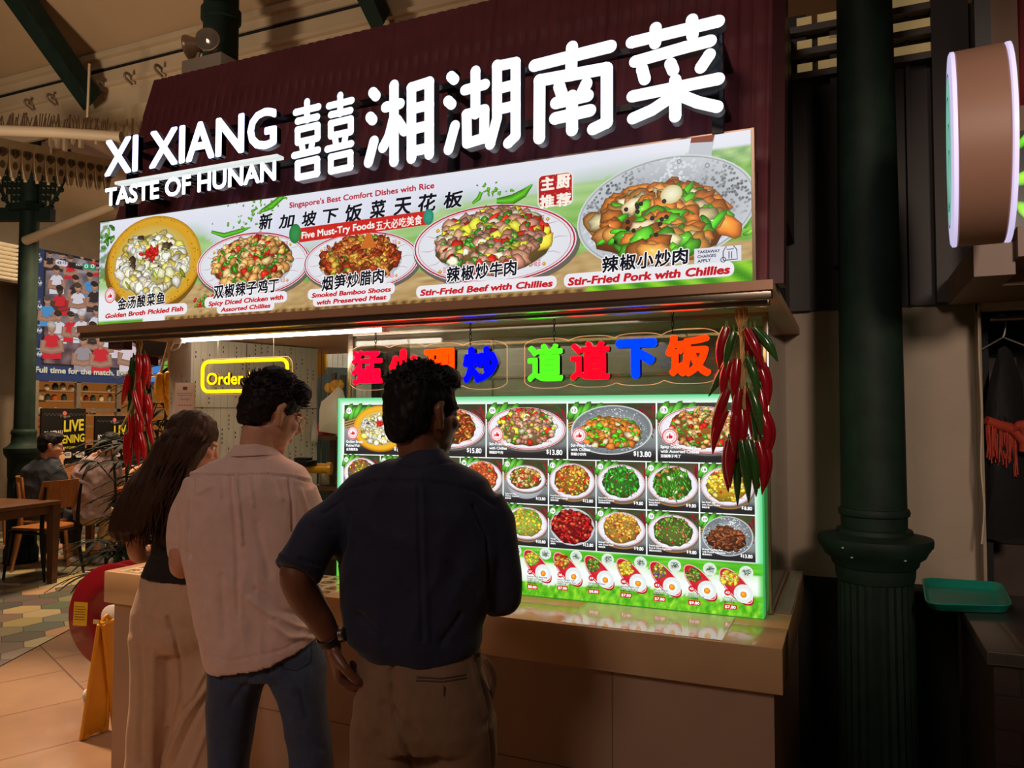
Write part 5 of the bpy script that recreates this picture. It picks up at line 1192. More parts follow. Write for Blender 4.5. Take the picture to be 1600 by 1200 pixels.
# seating columns
def iron_col(cpx, d, w_px, name, label, top, bot_ring):
    c = at(cpx, 700, d); c.z = 0; k = d/FPX; r = w_px/2*k; t = thing(name, label, 'column', c); z0 = at(cpx, bot_ring, d).z
    g = G(); g.lathe(c, [(r*1.06, z0+.05), (r, z0+.6), (r*.96, top)], 32); g.build('shaft', m_green, t)
    g = G(); g.lathe(c, [(r*1.5, z0-.32), (r*1.55, z0-.12), (r*1.9, z0-.06), (r*1.95, z0), (r*1.5, z0+.03), (r*1.25, z0+.06), (r*1.2, z0+.14), (r*1.3, z0+.17), (r*1.2, z0+.2), (r*1.04, z0+.21)], 32); g.build('capital', m_green, t)
    g = G(); g.lathe(c, [(r*1.7, 0), (r*1.7, .15), (r*1.5, .2), (r*1.45, z0-.32)], 40, flute=.06); g.build('pedestal', m_green, t); return t, c, r
t, c, r = iron_col(37, 8.5, 28, 'iron_column', 'dark green iron column with lacy brackets among the diners on the left', 5.1, 700)
for sgn in (-1, 1):
    g = G(); u = RT*sgn; zt = at(37, 226, 8.5).z; zb = at(37, 334, 8.5).z
    for i in range(7):
        x = r*.9+i*.052; hgt = (zt-zb)*(1-(i/7.5)**1.5)
        for k in range(int(hgt/.075)):
            z = zt-.03-k*.075; p = c+u*x+V((0, 0, z)); g.prism([p+u*.020+V((0, 0, 0)), p+V((0, 0, .034)), p-u*.020, p-V((0, 0, .034))], FH*.03)
        g.prism([c+u*(x+.02)+V((0, 0, zt)), c+u*(x+.030)+V((0, 0, zt)), c+u*(x+.030)+V((0, 0, zt-hgt)), c+u*(x+.02)+V((0, 0, zt-hgt))], FH*.03)
    edge = [c+u*(r*.9+i*.052*1.0+.03)+V((0, 0, zt-(zt-zb)*(1-(i/7.5)**1.5))) for i in range(8)]
    g.tube(edge, .02, 6)
    for p in edge[::1]: g.ell(p+u*.02, (.03, .03, .03), 8, 6)
    g.build('bracket', m_green, t)
g = G(); z1 = at(37, 322, 8.5).z; g.b2(c+V((-r*1.5, -r*1.5, z1-.04)), c+V((r*1.5, r*1.5, z1+.04)))
g.hexa([c-RT*1.2-FH*.05+V((0, 0, z1-.14)), c+RT*.26-FH*.05+V((0, 0, z1-.14)), c+RT*.26+FH*.05+V((0, 0, z1-.14)), c-RT*1.2+FH*.05+V((0, 0, z1-.14)), c-RT*1.2-FH*.05+V((0, 0, z1)), c+RT*.26-FH*.05+V((0, 0, z1)), c+RT*.26+FH*.05+V((0, 0, z1)), c-RT*1.2+FH*.05+V((0, 0, z1))]); g.build('collar', m_green, t)
c = at(345, 60, 6.6); cz = c.z; c.z = 0; t = thing('iron_column', 'dark green iron column rising behind the roof and floodlight', 'column', c)
g = G(); g.lathe(c, [(.15, 0), (.145, cz+.14), (.165, cz+.15), (.165, cz+.24), (.145, cz+.25), (.14, 6.0)], 32); g.build('shaft', m_green, t)
# emergency light on the roof edge
EY = 3.04; t = thing('emergency_light', 'twin headed emergency floodlight box sitting on the roof top edge', 'light', onY(320, 112, EY))
a_, b_ = onY(283, 118, EY), onY(345, 90, EY); zt = onY(320, 86, EY).z; g = G(); g.b2((a_.x, EY, a_.z-.12), (b_.x, EY+.14, zt), .006); g.build('housing', m_cream, t)
for (x, y, r, ax) in ((325, 63, 18, V((.45, -.85, .0))), (296, 74, 18, V((-.93, -.3, -.1)))):
    ax.normalize(); p = onY(x, y, EY+.05); rr = r*(p-CAMP).dot(FW)/FPX; g = G(); g.lathe(p, [(.012, -.075), (rr*.55, -.065), (rr*.95, -.01), (rr*1.04, 0), (rr*1.04, .012), (rr*.95, .014)], 28, axis=ax); h = g.build('lamp_head', M('lamp_housing', (178, 150, 116), .35, .3), t); g = G(); g.lathe(p, [(rr*.94, .0145), (rr*.6, .022), (.001, .028)], 28, axis=ax); g.build('lens', M('lamp_lens', (190, 176, 158), .12, .4), h)
    g = G(); g.tube([p-ax*.06, p-ax*.05+V((0, 0, -.06)), V((p.x, EY+.06, zt-.01))], .010, 6); g.build('swivel_arm', m_cream, t)

# ================================================================ far shop wall with screen
WX = -10.5
wall_l = brick_mat('white_wall_tile', (196, 184, 162), (188, 176, 154), (140, 126, 106), 1, .4, .1, .006, .35, 0, 'yz')
g = G(); g.b2((WX-.6, -2, 0), (WX-.5, 14, 5.2)); structure(g.build('wall_left', wall_l, smooth=False), 'white tiled wall behind the seating')
ya = onX(50, 575, WX).y; yb = onX(300, 575, WX).y+1.5
def zx(x, y): return onX(x, y, WX).z
P = Print((WX, 0, 0), (0, 1, 0), (0, 0, 1), (1, 0, 0), (ya, yb, zx(51, 594), zx(52, 386)))
P.step = 1.5e-4; P.rectf(ya, yb, P.rect[2], P.rect[3], (24, 48, 92)); sc0 = P.px(68, 567); sc1 = P.px(68, 393); yR = P.px(280, 570)[0]
P.rectf(sc0[0]-.03, yR+.03, sc0[1]-.03, sc1[1]+.03, (10, 12, 18))
def cr(u, v): n1 = nz(u*16, v*14); return mixc((70, 66, 76), (160, 140, 140), .5+n1) if v > .35 else mixc((60, 40, 50), (150, 120, 120), .5+n1)
P.grid(sc0[0], yR, sc0[1], sc1[1], 40, 30, cr)
RD, WT, BK, CY_, GR = (214, 20, 46), (226, 222, 232), (30, 28, 40), (60, 150, 210), (160, 150, 156)
rnd = random.Random(12)
def fan(x, y, s, shirt, hair, skin=(206, 150, 124), cap=None):
    """x,y pixel of head top, s head height"""
    k = P.px; w_ = s*.38
    P.poly([k(x-w_*2.3, y+s*3.4), k(x-w_*2.2, y+s*1.7), k(x-w_*1.4, y+s*1.25), k(x-w_*.5, y+s*1.1), k(x+w_*.5, y+s*1.1), k(x+w_*1.4, y+s*1.25), k(x+w_*2.2, y+s*1.7), k(x+w_*2.3, y+s*3.4)], shirt)
    P.poly([k(x-w_*.45, y+s*1.25), k(x-w_*.4, y+s*.8), k(x+w_*.4, y+s*.8), k(x+w_*.45, y+s*1.25)], [v*.85 for v in skin])
    for sg in (-1, 1): P.stroke([k(x+sg*w_*2.0, y+s*1.7), k(x+sg*w_*2.3, y+s*2.5), k(x-sg*w_*.4, y+s*2.7)], [.034*s/6, .042*s/6, .032*s/6], [v*.9 for v in (skin if rnd.random() < .7 else shirt)], [v*.7 for v in skin])
    c, a_, b_ = P.epx(x, y+s*.52, w_, s*.5); P.ell(c, a_, b_, skin, [v*.7 for v in skin], n=20)
    c, a_, b_ = P.epx(x-w_*.1, y+s*.26, w_*1.08, s*.32); P.ell(c, a_, b_, cap or hair, [v*.8 for v in (cap or hair)], n=18, irr=.1)
    P.rectf(k(x-w_*.6, 0)[0], k(x+w_*.7, 0)[0], k(x, y+s*.56)[1], k(x, y+s*.50)[1], [v*.5 for v in skin])
hb = (40, 28, 24)
for a_ in [(78, 392, 9, BK, hb), (98, 394, 9, BK, hb), (110, 399, 11, RD, (90, 60, 40)), (128, 396, 9, GR, hb), (146, 398, 10, RD, hb), (88, 415, 13, WT, hb), (118, 430, 13, BK, hb), (140, 426, 12, CY_, hb), (93, 446, 14, RD, (20, 16, 16), (90, 56, 44)), (121, 442, 14, WT, (80, 56, 40)), (147, 440, 14, BK, (20, 18, 18)), (168, 436, 12, RD, hb), (186, 440, 12, WT, hb),
          (73, 462, 14, CY_, (90, 80, 70)), (90, 486, 15, WT, (40, 30, 26)), (110, 487, 14, RD, hb), (126, 485, 15, WT, WT, (200, 150, 130), WT), (150, 478, 15, WT, (60, 40, 40)), (172, 470, 14, RD, hb), (196, 474, 14, WT, hb), (218, 470, 14, RD, hb), (144, 503, 15, BK, (30, 22, 20)), (168, 505, 16, WT, hb), (190, 502, 16, (226, 206, 214), hb), (240, 490, 15, WT, hb),
          (79, 503, 17, RD, (200, 190, 180), (206, 150, 124), (206, 198, 186)), (128, 523, 17, GR, (40, 28, 24)), (155, 525, 17, RD, (196, 140, 116)), (200, 520, 18, (232, 214, 222), hb), (228, 528, 16, RD, hb), (244, 556, 12, (60, 140, 220), hb), (262, 548, 14, (110, 200, 60), hb), (272, 545, 14, BK, hb)]: fan(*a_)
k = P.px
P.rrect(k(84, 412)[0], k(103, 412)[0], k(84, 414)[1], k(84, 405)[1], .04, (232, 226, 236)); P.textpx('43:15', (86, 413), (101, 413), 4.6, (40, 40, 60), bold=.03)
P.rectf(k(104, 418)[0], k(127, 418)[0], k(104, 418)[1], k(104, 409)[1], (14, 16, 24)); P.textpx('PAN', (116, 416), (126, 416), 4, (230, 230, 230), bold=.02)
P.rectf(k(127, 420)[0], k(147, 420)[0], k(127, 420)[1], k(127, 411)[1], (30, 150, 110)); P.textpx('0 0', (129, 419), (145, 419), 6, (220, 250, 236), bold=.03); P.rectf(k(147, 420)[0], k(160, 420)[0], k(147, 422)[1], k(147, 413)[1], (14, 16, 24)); P.textpx('ENG', (148, 421), (158, 421), 4, (230, 230, 230), bold=.02)
P.textpx('Full time for the match. Extra time for you.', (52, 581.5), (263, 590), 9.0, (226, 212, 180), bold=.04)
for y in (400, 437, 474, 511, 548):
    P.textpx('live', (53, y-1), (60, y-1), 4.5, (190, 190, 180), bold=.02); a_, b_ = k(54, y+10), k(63, y+1); P.rrect(a_[0], b_[0], a_[1], b_[1], .04, (120, 130, 150)); P.rrect(a_[0]+.012, b_[0]-.012, a_[1]+.012, b_[1]-.012, .03, (24, 48, 92)); P.stroke([k(55, y+7), k(57, y+4), k(59, y+7), k(62, y+4)], .03, (210, 210, 200))
tv = thing('screen_wall', 'large blue framed video screen showing a football crowd above the far shop', 'screen', (WX-.1, (ya+yb)/2, P.rect[2])); P.build('screen_image', colour_attr('screen_glow', .74, .6, spec=.03), tv)
g = G(); g.b2((WX-.25, ya, P.rect[2]), (WX-.002, yb, P.rect[3])); g.build('housing', M('screen_housing_blue', (24, 40, 74), .4), tv, smooth=False)
# louvre at left of the screen
t = thing('slat_blind', 'bright horizontal slat blind high beside the video screen', 'blind', onX(10, 440, WX+.2)); g = G()
for i in range(9): p = onX(-10, 378+i*6.6, WX+.2); q_ = onX(27, 380+i*6.6, WX+.2); g.b2((WX+.15, p.y, p.z-.018), (WX+.25, q_.y, p.z+.012))
g.build('slat', M('slat_cream', (230, 214, 180), .5, emit=.28, ecol=(220, 190, 140)), t, smooth=False)  # brightness of the lit slats put in as faint emission
g = G(); p = onX(-10, 376, WX+.1); q_ = onX(29, 444, WX+.1); g.b2((WX-.5, p.y, q_.z), (WX+.14, q_.y, p.z)); g.build('backing', M('blind_backing', (96, 74, 50), .6), t, smooth=False)
# lit shop cabinet under the screen
t = thing('display_cabinet', 'warm lit shop display cabinet below the video screen', 'cabinet', (WX-.3, (ya+yb)/2, 0)); zc0, zc1 = zx(100, 705), zx(100, 594)
g = G(); g.b2((WX-.42, ya+.25, 0), (WX-.36, yb, zc1)); g.build('back_panel', M('cabinet_warm_back', (150, 92, 44), .6, emit=.32, ecol=(200, 120, 50)), t, smooth=False)
g = G()
for y in (612, 628, 650, 668): z = zx(100, y); g.b2((WX-.36, ya+.25, z), (WX-.05, yb, z+.025))
g.build('shelf', M('cabinet_shelf', (150, 120, 90), .4), t, smooth=False)
g = G()
for x in (57, 123, 186, 236): y = onX(x, 620, WX).y; g.b2((WX-.05, y-.035, .3), (WX-.0, y+.035, zc1))
g.b2((WX-.06, ya+.25, zx(100, 640)-.03), (WX+.0, yb, zx(100, 640)+.02)); g.b2((WX-.06, ya+.25, zc1-.03), (WX, yb, zc1)); g.build('frame', M('cabinet_frame', (170, 156, 136), .35, .6), t, smooth=False)
g = G(); g.b2((WX-.36, ya+.2, 0), (WX+.0, yb, zc0)); g.build('base', M('cabinet_base_dark', (40, 34, 30), .5), t, smooth=False)
jars = None; rnd = random.Random(8); idx = 0
SH = {612: 'top', 628: 'second', 650: 'third', 668: 'lowest'}
ORD = ['first', 'second', 'third', 'fourth', 'fifth', 'sixth', 'seventh', 'eighth', 'ninth', 'tenth', 'eleventh', 'twelfth', 'thirteenth']
JC = [((224, 170, 96), 'tan'), ((200, 190, 160), 'cream'), ((110, 40, 26), 'dark red'), ((60, 70, 60), 'grey green'), ((190, 90, 40), 'orange'), ((226, 210, 170), 'pale')]
for y in (612, 628, 650, 668):
    cnt = 0
    for x in range(62, 190, 12):
        if rnd.random() < .3: continue
        p = onX(x+rnd.uniform(-2, 2), y, WX-.2); cc_, cn = rnd.choice(JC); h_ = rnd.uniform(.08, .12); g = G(); r_ = rnd.uniform(.035, .055); z = zx(100, y)+.026
        g.lathe((p.x, p.y, z), [(r_*.9, 0), (r_, .01), (r_, h_*.7), (r_*.6, h_*.82), (r_*.55, h_), (.002, h_)], 12); o = g.build('jar', M('jar_'+cn.replace(' ', '_'), cc_, .3, 0, .1, 20, coat=.3))
        tag(o, '%s jar, %s from the left on the %s cabinet shelf' % (cn, ORD[cnt], SH[y]), 'jar', 'jars in the lit cabinet'); cnt += 1
# posters
def poster(name, label, x0, x1, y0, y1, X, small):
    a_ = onX(x0, y0, X); b_ = onX(x1, y1, X); t = thing(name, label, 'poster', (X, (a_.y+b_.y)/2, 0))
    P = Print((X, 0, 0), (0, 1, 0), (0, 0, 1), (1, 0, 0), (a_.y, b_.y, b_.z, a_.z)); W_, H_ = b_.y-a_.y, a_.z-b_.z; P.step = 6e-4; P.spread = 4e-4; P.rectf(a_.y, b_.y, b_.z, a_.z, (22, 20, 20))
    U = lambda u, v: (a_.y+W_*u, b_.z+H_*v)
    for i in range(12): p = U(.05+.08*i, .90); P.stroke([p, U(.09+.08*i, .93), U(.13+.08*i, .89)], .012, (70, 66, 62))
    P.ell(U(.5, .93), .03, .03, (220, 110, 100)); P.text('Tiger', *U(.38, .87), W_*.26, .035, (150, 140, 134))
    P.text('LIVE', *U(.48, .66), W_*.46, H_*.17, (222, 210, 60), bold=.03, slope=.06); P.text('FOOTBALL', *U(.05, .585), W_*.42, H_*.085, (236, 232, 224), bold=.02, slope=.06); P.text('SCREENING', *U(.05, .47), W_*.90, H_*.12, (222, 210, 60), bold=.03, slope=.06)
    P.text('MATCHES', *U(.44, .41), W_*.30, H_*.03, (222, 210, 60), bold=.02)
    for u, w_, t_ in ((.44, .2, 'NED'), (.74, .2, 'GHA')):
        q0, q1 = U(u, .27), U(u+w_, .36); P.rrect(q0[0], q1[0], q0[1], q1[1], .02, (214, 206, 196)); P.text(t_, q0[0]+.02, q0[1]+.03, q1[0]-q0[0]-.04, .04, (40, 36, 34), bold=.02)
    P.text('VS', *U(.655, .30), W_*.07, H_*.035, (230, 226, 220), bold=.02); P.build('printed_face', colour_attr('poster_print', 0, .4), t)
    g = G(); g.b2((X-.03, a_.y, b_.z), (X-.002, b_.y, a_.z)); g.b2((X-.3, a_.y+.1, 0), (X-.26, a_.y+.16, b_.z+.4)); g.b2((X-.06, a_.y+.1, 0), (X-.03, a_.y+.16, b_.z+.01)); g.b2((X-.06, b_.y-.16, 0), (X-.03, b_.y-.1, b_.z+.01)); g.b2((X-.3, a_.y+.1, b_.z+.3), (X-.03, a_.y+.16, b_.z+.36)); g.build('board', m_blackmetal, t, smooth=False)
poster('match_poster', 'black football poster with yellow lettering standing behind the dark shirted diner', 65, 132, 638, 742, -9.9, 0)
poster('match_poster', 'black football poster partly hidden behind the chilli garland', 149, 205, 650, 735, -9.95, 1)
# number plates and dark beam
def plate26(label, x0, x1, y0, y1, xs, d):
    t = thing('number_plate', label, 'sign', at((x0+x1)/2, y1, d)); a_, b_ = at(x0, y1, d), at(x1, y0, d); e = RT; W_ = (b_-a_).dot(RT); H_ = at(x0, y0, d).z-a_.z; dp = FH*.5
    g = G(); b4 = [a_, a_+RT*W_, a_+RT*(W_+.02)+FH*.12, a_+FH*.12]; g.hexa(b4+[p+V((0, 0, H_)) for p in b4]); g.build('board', M('number_board', (96, 56, 44), .5, 0, .2, 8), t, smooth=False)
    P = Print(a_-FH*.002, RT, (0, 0, 1), -FH); P.step = 2e-4; P.spread = 2e-4; P.text('26', W_*.12, H_*.22, W_*.7, H_*.52, (36, 20, 18), bold=.01); P.build('number', colour_attr('poster_print', 0, .4), t)
    g = G(); p = a_+RT*(W_+.01)+FH*.06+V((0, 0, H_*.6)); g.tube([p, at(221, 541, 7.22) if x0 < 200 else p+ZU*.02, at(226, 538, 7.25) if x0 < 200 else p+ZU*.05+FH*.05], .012, 6)
    g.build('mounting_arm', m_blackmetal, t)
plate26('brown stall number plate 26 hanging in front of the crowd screen', 169, 193, 514, 545, 199, 7.0)
plate26('smaller farther brown number plate 26 behind the chilli garland', 214, 235, 550, 570, 240, 7.3)
a_, b_ = at(214, 556, 7.2), at(300, 520, 7.2); g = G(); b4 = [a_, a_+RT*.9, a_+RT*.9+FH*.3, a_+FH*.3]; g.hexa(b4+[p+V((0, 0, b_.z-a_.z)) for p in b4]); structure(g.build('beam', M('beam_brown', (70, 50, 40), .5), smooth=False))
g = G(); p = a_+RT*.8+FH*.1; g.b2((p.x-.05, p.y-.05, 0), (p.x+.05, p.y+.05, a_.z)); structure(g.build('beam_post', M('beam_brown', (70, 50, 40), .5), smooth=False))

# ================================================================ seating
def chair(label, pos, rz, black=False):
    t = thing('dining_chair', label, 'chair', (0, 0, 0), 'wooden dining chairs'); K = 1.04; lm = m_blackmetal if black else m_wood
    g = G(); out = []
    for i in range(24):
        a_ = 2*PI*i/24; ca, sa = math.cos(a_), math.sin(a_); out.append(V((.23*K*math.copysign(abs(ca)**.6, ca), .22*K*math.copysign(abs(sa)**.6, sa), .46*K+.012*(ca*ca))))
    g.prism(out, (0, 0, .022)); g.build('seat', m_wood, t)
    g = G(); rows = []
    for j in range(7):
        z = .66*K+.27*K*j/6; wd = (.225-.02*abs(j-3)/3)*K; rows.append((z, wd, -.21*K-.03*j/6))
    fr, bk = [], []
    for z, wd, y in rows:
        fr.append([V((wd*s_/5, y-.05*(1-(s_/5)**2)+.05, z)) for s_ in range(-5, 6)]); bk.append([p-V((0, .016, 0)) for p in fr[-1]])
    n = 11; vs = [p for r in fr for p in r]+[p for r in bk for p in r]; o_ = 7*n; fs = []
    for j in range(6):
        for i in range(n-1): fs += [(j*n+i, j*n+i+1, (j+1)*n+i+1, (j+1)*n+i), (o_+j*n+i, o_+(j+1)*n+i, o_+(j+1)*n+i+1, o_+j*n+i+1)]
        for i in (0, n-1): fs.append((j*n+i, (j+1)*n+i, o_+(j+1)*n+i, o_+j*n+i))
    for i in range(n-1):
        for j in (0, 6): fs.append((j*n+i, j*n+i+1, o_+j*n+i+1, o_+j*n+i))
    g.add(vs, fs); g.build('backrest', m_wood, t)
    for sx in (-1, 1):
        g = G(); g.tube([(sx*.20*K, .18*K, .46*K), (sx*.225*K, .22*K, 0)], [.021, .013], 10); g.build('leg', lm, t)
        g = G(); g.tube([(sx*.205*K, -.235*K, .88*K), (sx*.205*K, -.20*K, .46*K), (sx*.225*K, -.27*K, 0)], [.013, .022, .013], 10, sub=4); g.build('leg', lm, t)
    g = G()
    for sx in (-1, 1): g.tube([(sx*.19*K, .17*K, .44*K), (sx*.19*K, -.19*K, .44*K)], .013, 8)
    g.tube([(-.19*K, .17*K, .44*K), (.19*K, .17*K, .44*K)], .013, 8); g.tube([(-.2*K, -.2*K, .45*K), (.2*K, -.2*K, .45*K)], .013, 8); g.build('seat_frame', lm, t)
    t.location = pos; t.rotation_euler = (0, 0, rz); return t
def facing(dx, dy): v = RT*dx+FH*dy; return math.atan2(v.y, v.x)-PI/2
def fl(x, y): p = onZ(x, y, .006); return p
chair('wooden chair with black legs and its broad back to the front table', fl(66, 900), facing(-.96, .27), True)
cB = fl(136, 874); chair('pale oak chair under the man in the lilac shirt', cB, facing(1, .25))
cG = fl(66, 884); chair('oak chair under the man in the dark grey shirt', cG, facing(.9, .6))
chair('oak chair pushed under the front table with its seat showing', fl(8, 866), facing(-.8, -.6), False)
chair('oak chair cut by the left edge of the frame', fl(-14, 858), facing(.6, .8))
chair('oak chair tucked behind the lilac shirt diner', fl(118, 842), facing(.2, -1))
def table(label, c, w_, d_, rz, mat, ztop=.79):
    t = thing('dining_table', label, 'table', (0, 0, 0)); g = G(); g.b2((-w_/2, -d_/2, ztop-.035), (w_/2, d_/2, ztop), .006); g.build('tabletop', mat, t)
    for sx in (-1, 1):
        for sy in (-1, 1): g = G(); x, y = sx*(w_/2-.045), sy*(d_/2-.045); g.hexa([(x-.03, y-.03, 0), (x+.03, y-.03, 0), (x+.03, y+.03, 0), (x-.03, y+.03, 0), (x-.042, y-.042, ztop-.034), (x+.042, y-.042, ztop-.034), (x+.042, y+.042, ztop-.034), (x-.042, y+.042, ztop-.034)]); g.build('leg', mat, t, smooth=False)
    g = G()
    for sy in (-1, 1): g.b2((-w_/2+.05, sy*(d_/2-.05)-.012, ztop-.12), (w_/2-.05, sy*(d_/2-.05)+.012, ztop-.034))
    for sx in (-1, 1): g.b2((sx*(w_/2-.05)-.012, -d_/2+.05, ztop-.12), (sx*(w_/2-.05)+.012, d_/2-.05, ztop-.034))
    g.build('apron', mat, t, smooth=False); t.location = c; t.rotation_euler = (0, 0, rz); return t
corner = fl(81, 911); ey = FH*math.cos(.272)+RT*math.sin(.272); ex = V((ey.y, -ey.x, 0)); rz = math.atan2(ex.y, ex.x)
table('walnut dining table cut by the left edge of the frame', corner-ex*(.60-.045)-ey*(.40-.045), 1.2, .8, rz, m_woodd)
t2 = at(228, 700, 9.1); t2.z = .006; table('oak dining table where the lilac shirt man and woman with glasses sit', t2, 1.0, .75, rz+.2, m_wood)
for (du, dv_, lb) in ((-.32, -.12, 'white plate of food nearest the lilac shirt man'), (-.05, .12, 'white plate of food in the middle of the diners table')):
    t = thing('food_plate', lb, 'plate', t2+RT*du+FH*dv_+V((0, 0, .79))); p = t.location.copy(); g = G(); g.lathe(p, [(.06, 0), (.075, .003), (.12, .018), (.125, .021), (.07, .008), (.001, .007)], 28); g.build('plate', m_white, t)
    g = G()
    for k in range(14): a_ = k*2.4; g.ell(p+V((.012*math.sqrt(k)*math.cos(a_)*1.3, .012*math.sqrt(k)*math.sin(a_)*1.3, .018)), (.018, .014, .012), 8, 6)
    g.build('food', M('food_brown', (170, 96, 44), .5), t)

# ================================================================ palms, hose reel, wet floor sign
m_leaf = [M('palm_leaf', (34, 54, 26), .65, 0, .25, 6, spec=.1), M('palm_leaf_dark', (24, 38, 20), .65, 0, .25, 6, spec=.1)]
def palm(label, base, canes, seed):
    rnd = random.Random(seed); t = thing('potted_palm', label, 'plant', base)
    g = G(); g.lathe(base, [(.13, 0), (.17, .02), (.20, .30), (.215, .31), (.215, .34), (.19, .34), (.18, .30), (.001, .30)], 28); g.build('pot', M('pot_dark', (60, 44, 36), .5), t)
    for (du, dv_, h_, fans) in canes:
        top = base+RT*du+FH*dv_+V((0, 0, h_)); b0 = base+RT*du*.3+FH*dv_*.3+V((0, 0, .28)); g = G(); g.tube([b0, (b0+top)/2+RT*du*.1, top], [.013, .011, .008], 8, sub=4); g.build('cane', M('cane_brown', (70, 60, 36), .6), t)
        for f in range(fans):
            z = top.z-(f/fans)*min(h_*.62, 1.0); pb = b0+(top-b0)*((z-b0.z)/(top.z-b0.z)); a_ = rnd.uniform(0, 2*PI); dr_ = V((math.cos(a_), math.sin(a_), 0)); st_ = pb+dr_*rnd.uniform(.12, .2)+V((0, 0, rnd.uniform(.06, .16)))
            g = G(); g.tube([pb, st_], .004, 5); nb = rnd.randint(6, 8); sd = V((-dr_.y, dr_.x, 0))
            for k in range(nb):
                th = (k/(nb-1)-.5)*2.5; d_ = (dr_*math.cos(th)+sd*math.sin(th)); L_ = rnd.uniform(.24, .34); up_ = rnd.uniform(.05, .3); rs = []
                for j in range(6):
                    s_ = j/5; c = st_+d_*(L_*s_)+V((0, 0, up_*L_*s_-.42*L_*s_*s_)); w_ = .017*math.sin(PI*min(.97, s_*.85+.14))**.7; n_ = V((-d_.y, d_.x, 0))
                    rs.append([c-n_*w_, c+V((0, 0, -.004)), c+n_*w_, c+V((0, 0, .002))])
                g.rings(rs)
            g.build('frond', m_leaf[rnd.random() < .5], t, angle=60)
pb = at(206, 900, 5.6); pb.z = .006
palm('dark leafy palm behind the bright chilli garland and counter end', pb, [(-.06, 0, 1.45, 5), (.07, .1, 1.75, 5), (.16, .02, 1.5, 4), (-.16, .1, .62, 6), (-.12, -.05, 1.25, 6), (.0, .12, 1.05, 5)], 3)
pb = at(258, 900, 5.5); pb.z = .006
palm('tall dark palm beside the tiled pillar under the corn cobs', pb, [(-.02, 0, 1.85, 8), (.08, .1, 1.6, 6), (-.1, .0, 1.4, 6)], 7)
# hose reel
HK = lambda pr: [(r*1.137, z) for r, z in pr]
hc = at(179, 962, 4.3); vd = V((hc.x, hc.y, 0)).normalized(); ax = (-vd*.78-V((vd.y, -vd.x, 0))*.60+V((0, 0, .05))).normalized(); m_red = M('reel_red', (128, 14, 28), .35, 0, .06, 6, coat=.3)
t = thing('hose_reel', 'dark red fire hose reel disc behind the counter left end', 'hose reel', V((hc.x, hc.y, 0)))
g = G(); g.lathe(hc, HK([(.001, .012), (.10, .012), (.12, .020), (.19, .020), (.20, .012), (.245, .012), (.255, .004), (.25, -.004), (.001, -.004)]), 56, axis=ax); g.build('flange', m_red, t)
g = G(); g.lathe(hc-ax*.14, HK([(.001, .012), (.245, .012), (.255, .004), (.25, -.004), (.001, -.004)]), 48, axis=ax); g.build('flange', m_red, t)
g = G(); 
for k in range(5): g.lathe(hc-ax*(.012+.024*k), HK([(.10, 0), (.205, -.0), (.215, -.010), (.205, -.020), (.10, -.02)]), 40, axis=ax)
g.build('hose', M('hose_black', (40, 36, 36), .6), t)
g = G(); g.lathe(hc, HK([(.001, .036), (.050, .034), (.056, .028), (.056, .01), (.001, .01)]), 28, axis=ax); g.build('hub', m_white, t)
tn = ax.cross(ZU).normalized(); un = tn.cross(ax).normalized(); P = Print(hc+ax*.0225, -tn if (-tn).dot(RT) > 0 else tn, un, ax); P.step = 4e-5
P.rectf(-.243, -.155, -.06, .07, (216, 176, 40)); P.lay += .0008
for i in range(6): P.rectf(-.235, -.17+.006*(i % 2), .042-.014*i, .046-.014*i, (120, 90, 30))
P.rectf(-.115, -.075, -.045, -.02, (206, 190, 130)); P.build('instruction_sticker', colour_attr('poster_print', 0, .4), t)
g = G(); p0 = hc-ax*.15; g.tube([p0, p0-ax*.08, V((p0.x, p0.y, p0.z-.1))-ax*.1, V((p0.x, p0.y, .0))-ax*.1], .025, 10); g.tube([hc-ax*.16, hc+ax*.02], .03, 10); g.build('stand_pipe', m_red, t)
p = fl(136, 1092); g = G(); p.z = .03; g.tube([p, p+RT*.10+V((0, 0, .0))], [.026, .020], 12); g.tube([p-RT*.012, p], [.03, .03], 12); tag(g.build('hose_nozzle', m_white), 'white nozzle lying on the floor behind the yellow sign', 'nozzle')
# wet floor sign
m_wet = M('caution_yellow', (214, 146, 8), .42, 0, .06, 8)
t = thing('caution_sign', 'folded yellow plastic floor sign leaning beside the counter end', 'floor sign', fl(150, 1142)); f0 = fl(147, 1147); apex = at(166, 973, 3.83); bk_ = fl(196, 1128)
wv = (FH*.9+RT*.42).normalized()
def panel(a_, b_, wb, wt, th):
    g = G(); n_ = (b_-a_).cross(wv).normalized()*th; pts = []
    for s_, w_ in ((0, wb), (.07, wb), (.071, wb*.98), (.93, wt), (1, wt)): pts.append((a_+(b_-a_)*s_, w_))
    A_ = [p-wv*w_/2 for p, w_ in pts]+[p+wv*w_/2 for p, w_ in reversed(pts)]; g.prism(A_, n_)
    e = [p-wv*w_/2 for p, w_ in pts]; g.tube([e[0], e[-1]], .010, 6); e = [p+wv*w_/2 for p, w_ in pts]; g.tube([e[0], e[-1]], .010, 6)
    for sg_ in (-1, 1): c = a_+wv*sg_*wb*.36; g.box(c+V((0, 0, .008)), (.03, .03, .02))
    return g.build('panel', m_wet, t, smooth=False)
panel(f0, apex, .14, .08, .012); panel(bk_, apex+RT*.02, .14, .08, .012)
g = G(); g.tube([apex-wv*.045+RT*.01, apex+wv*.045+RT*.01], .014, 8); g.tube([apex-wv*.03+V((0, 0, .0)), apex+V((0, 0, .035)), apex+wv*.03], .010, 8, sub=4); g.build('handle', m_wet, t)
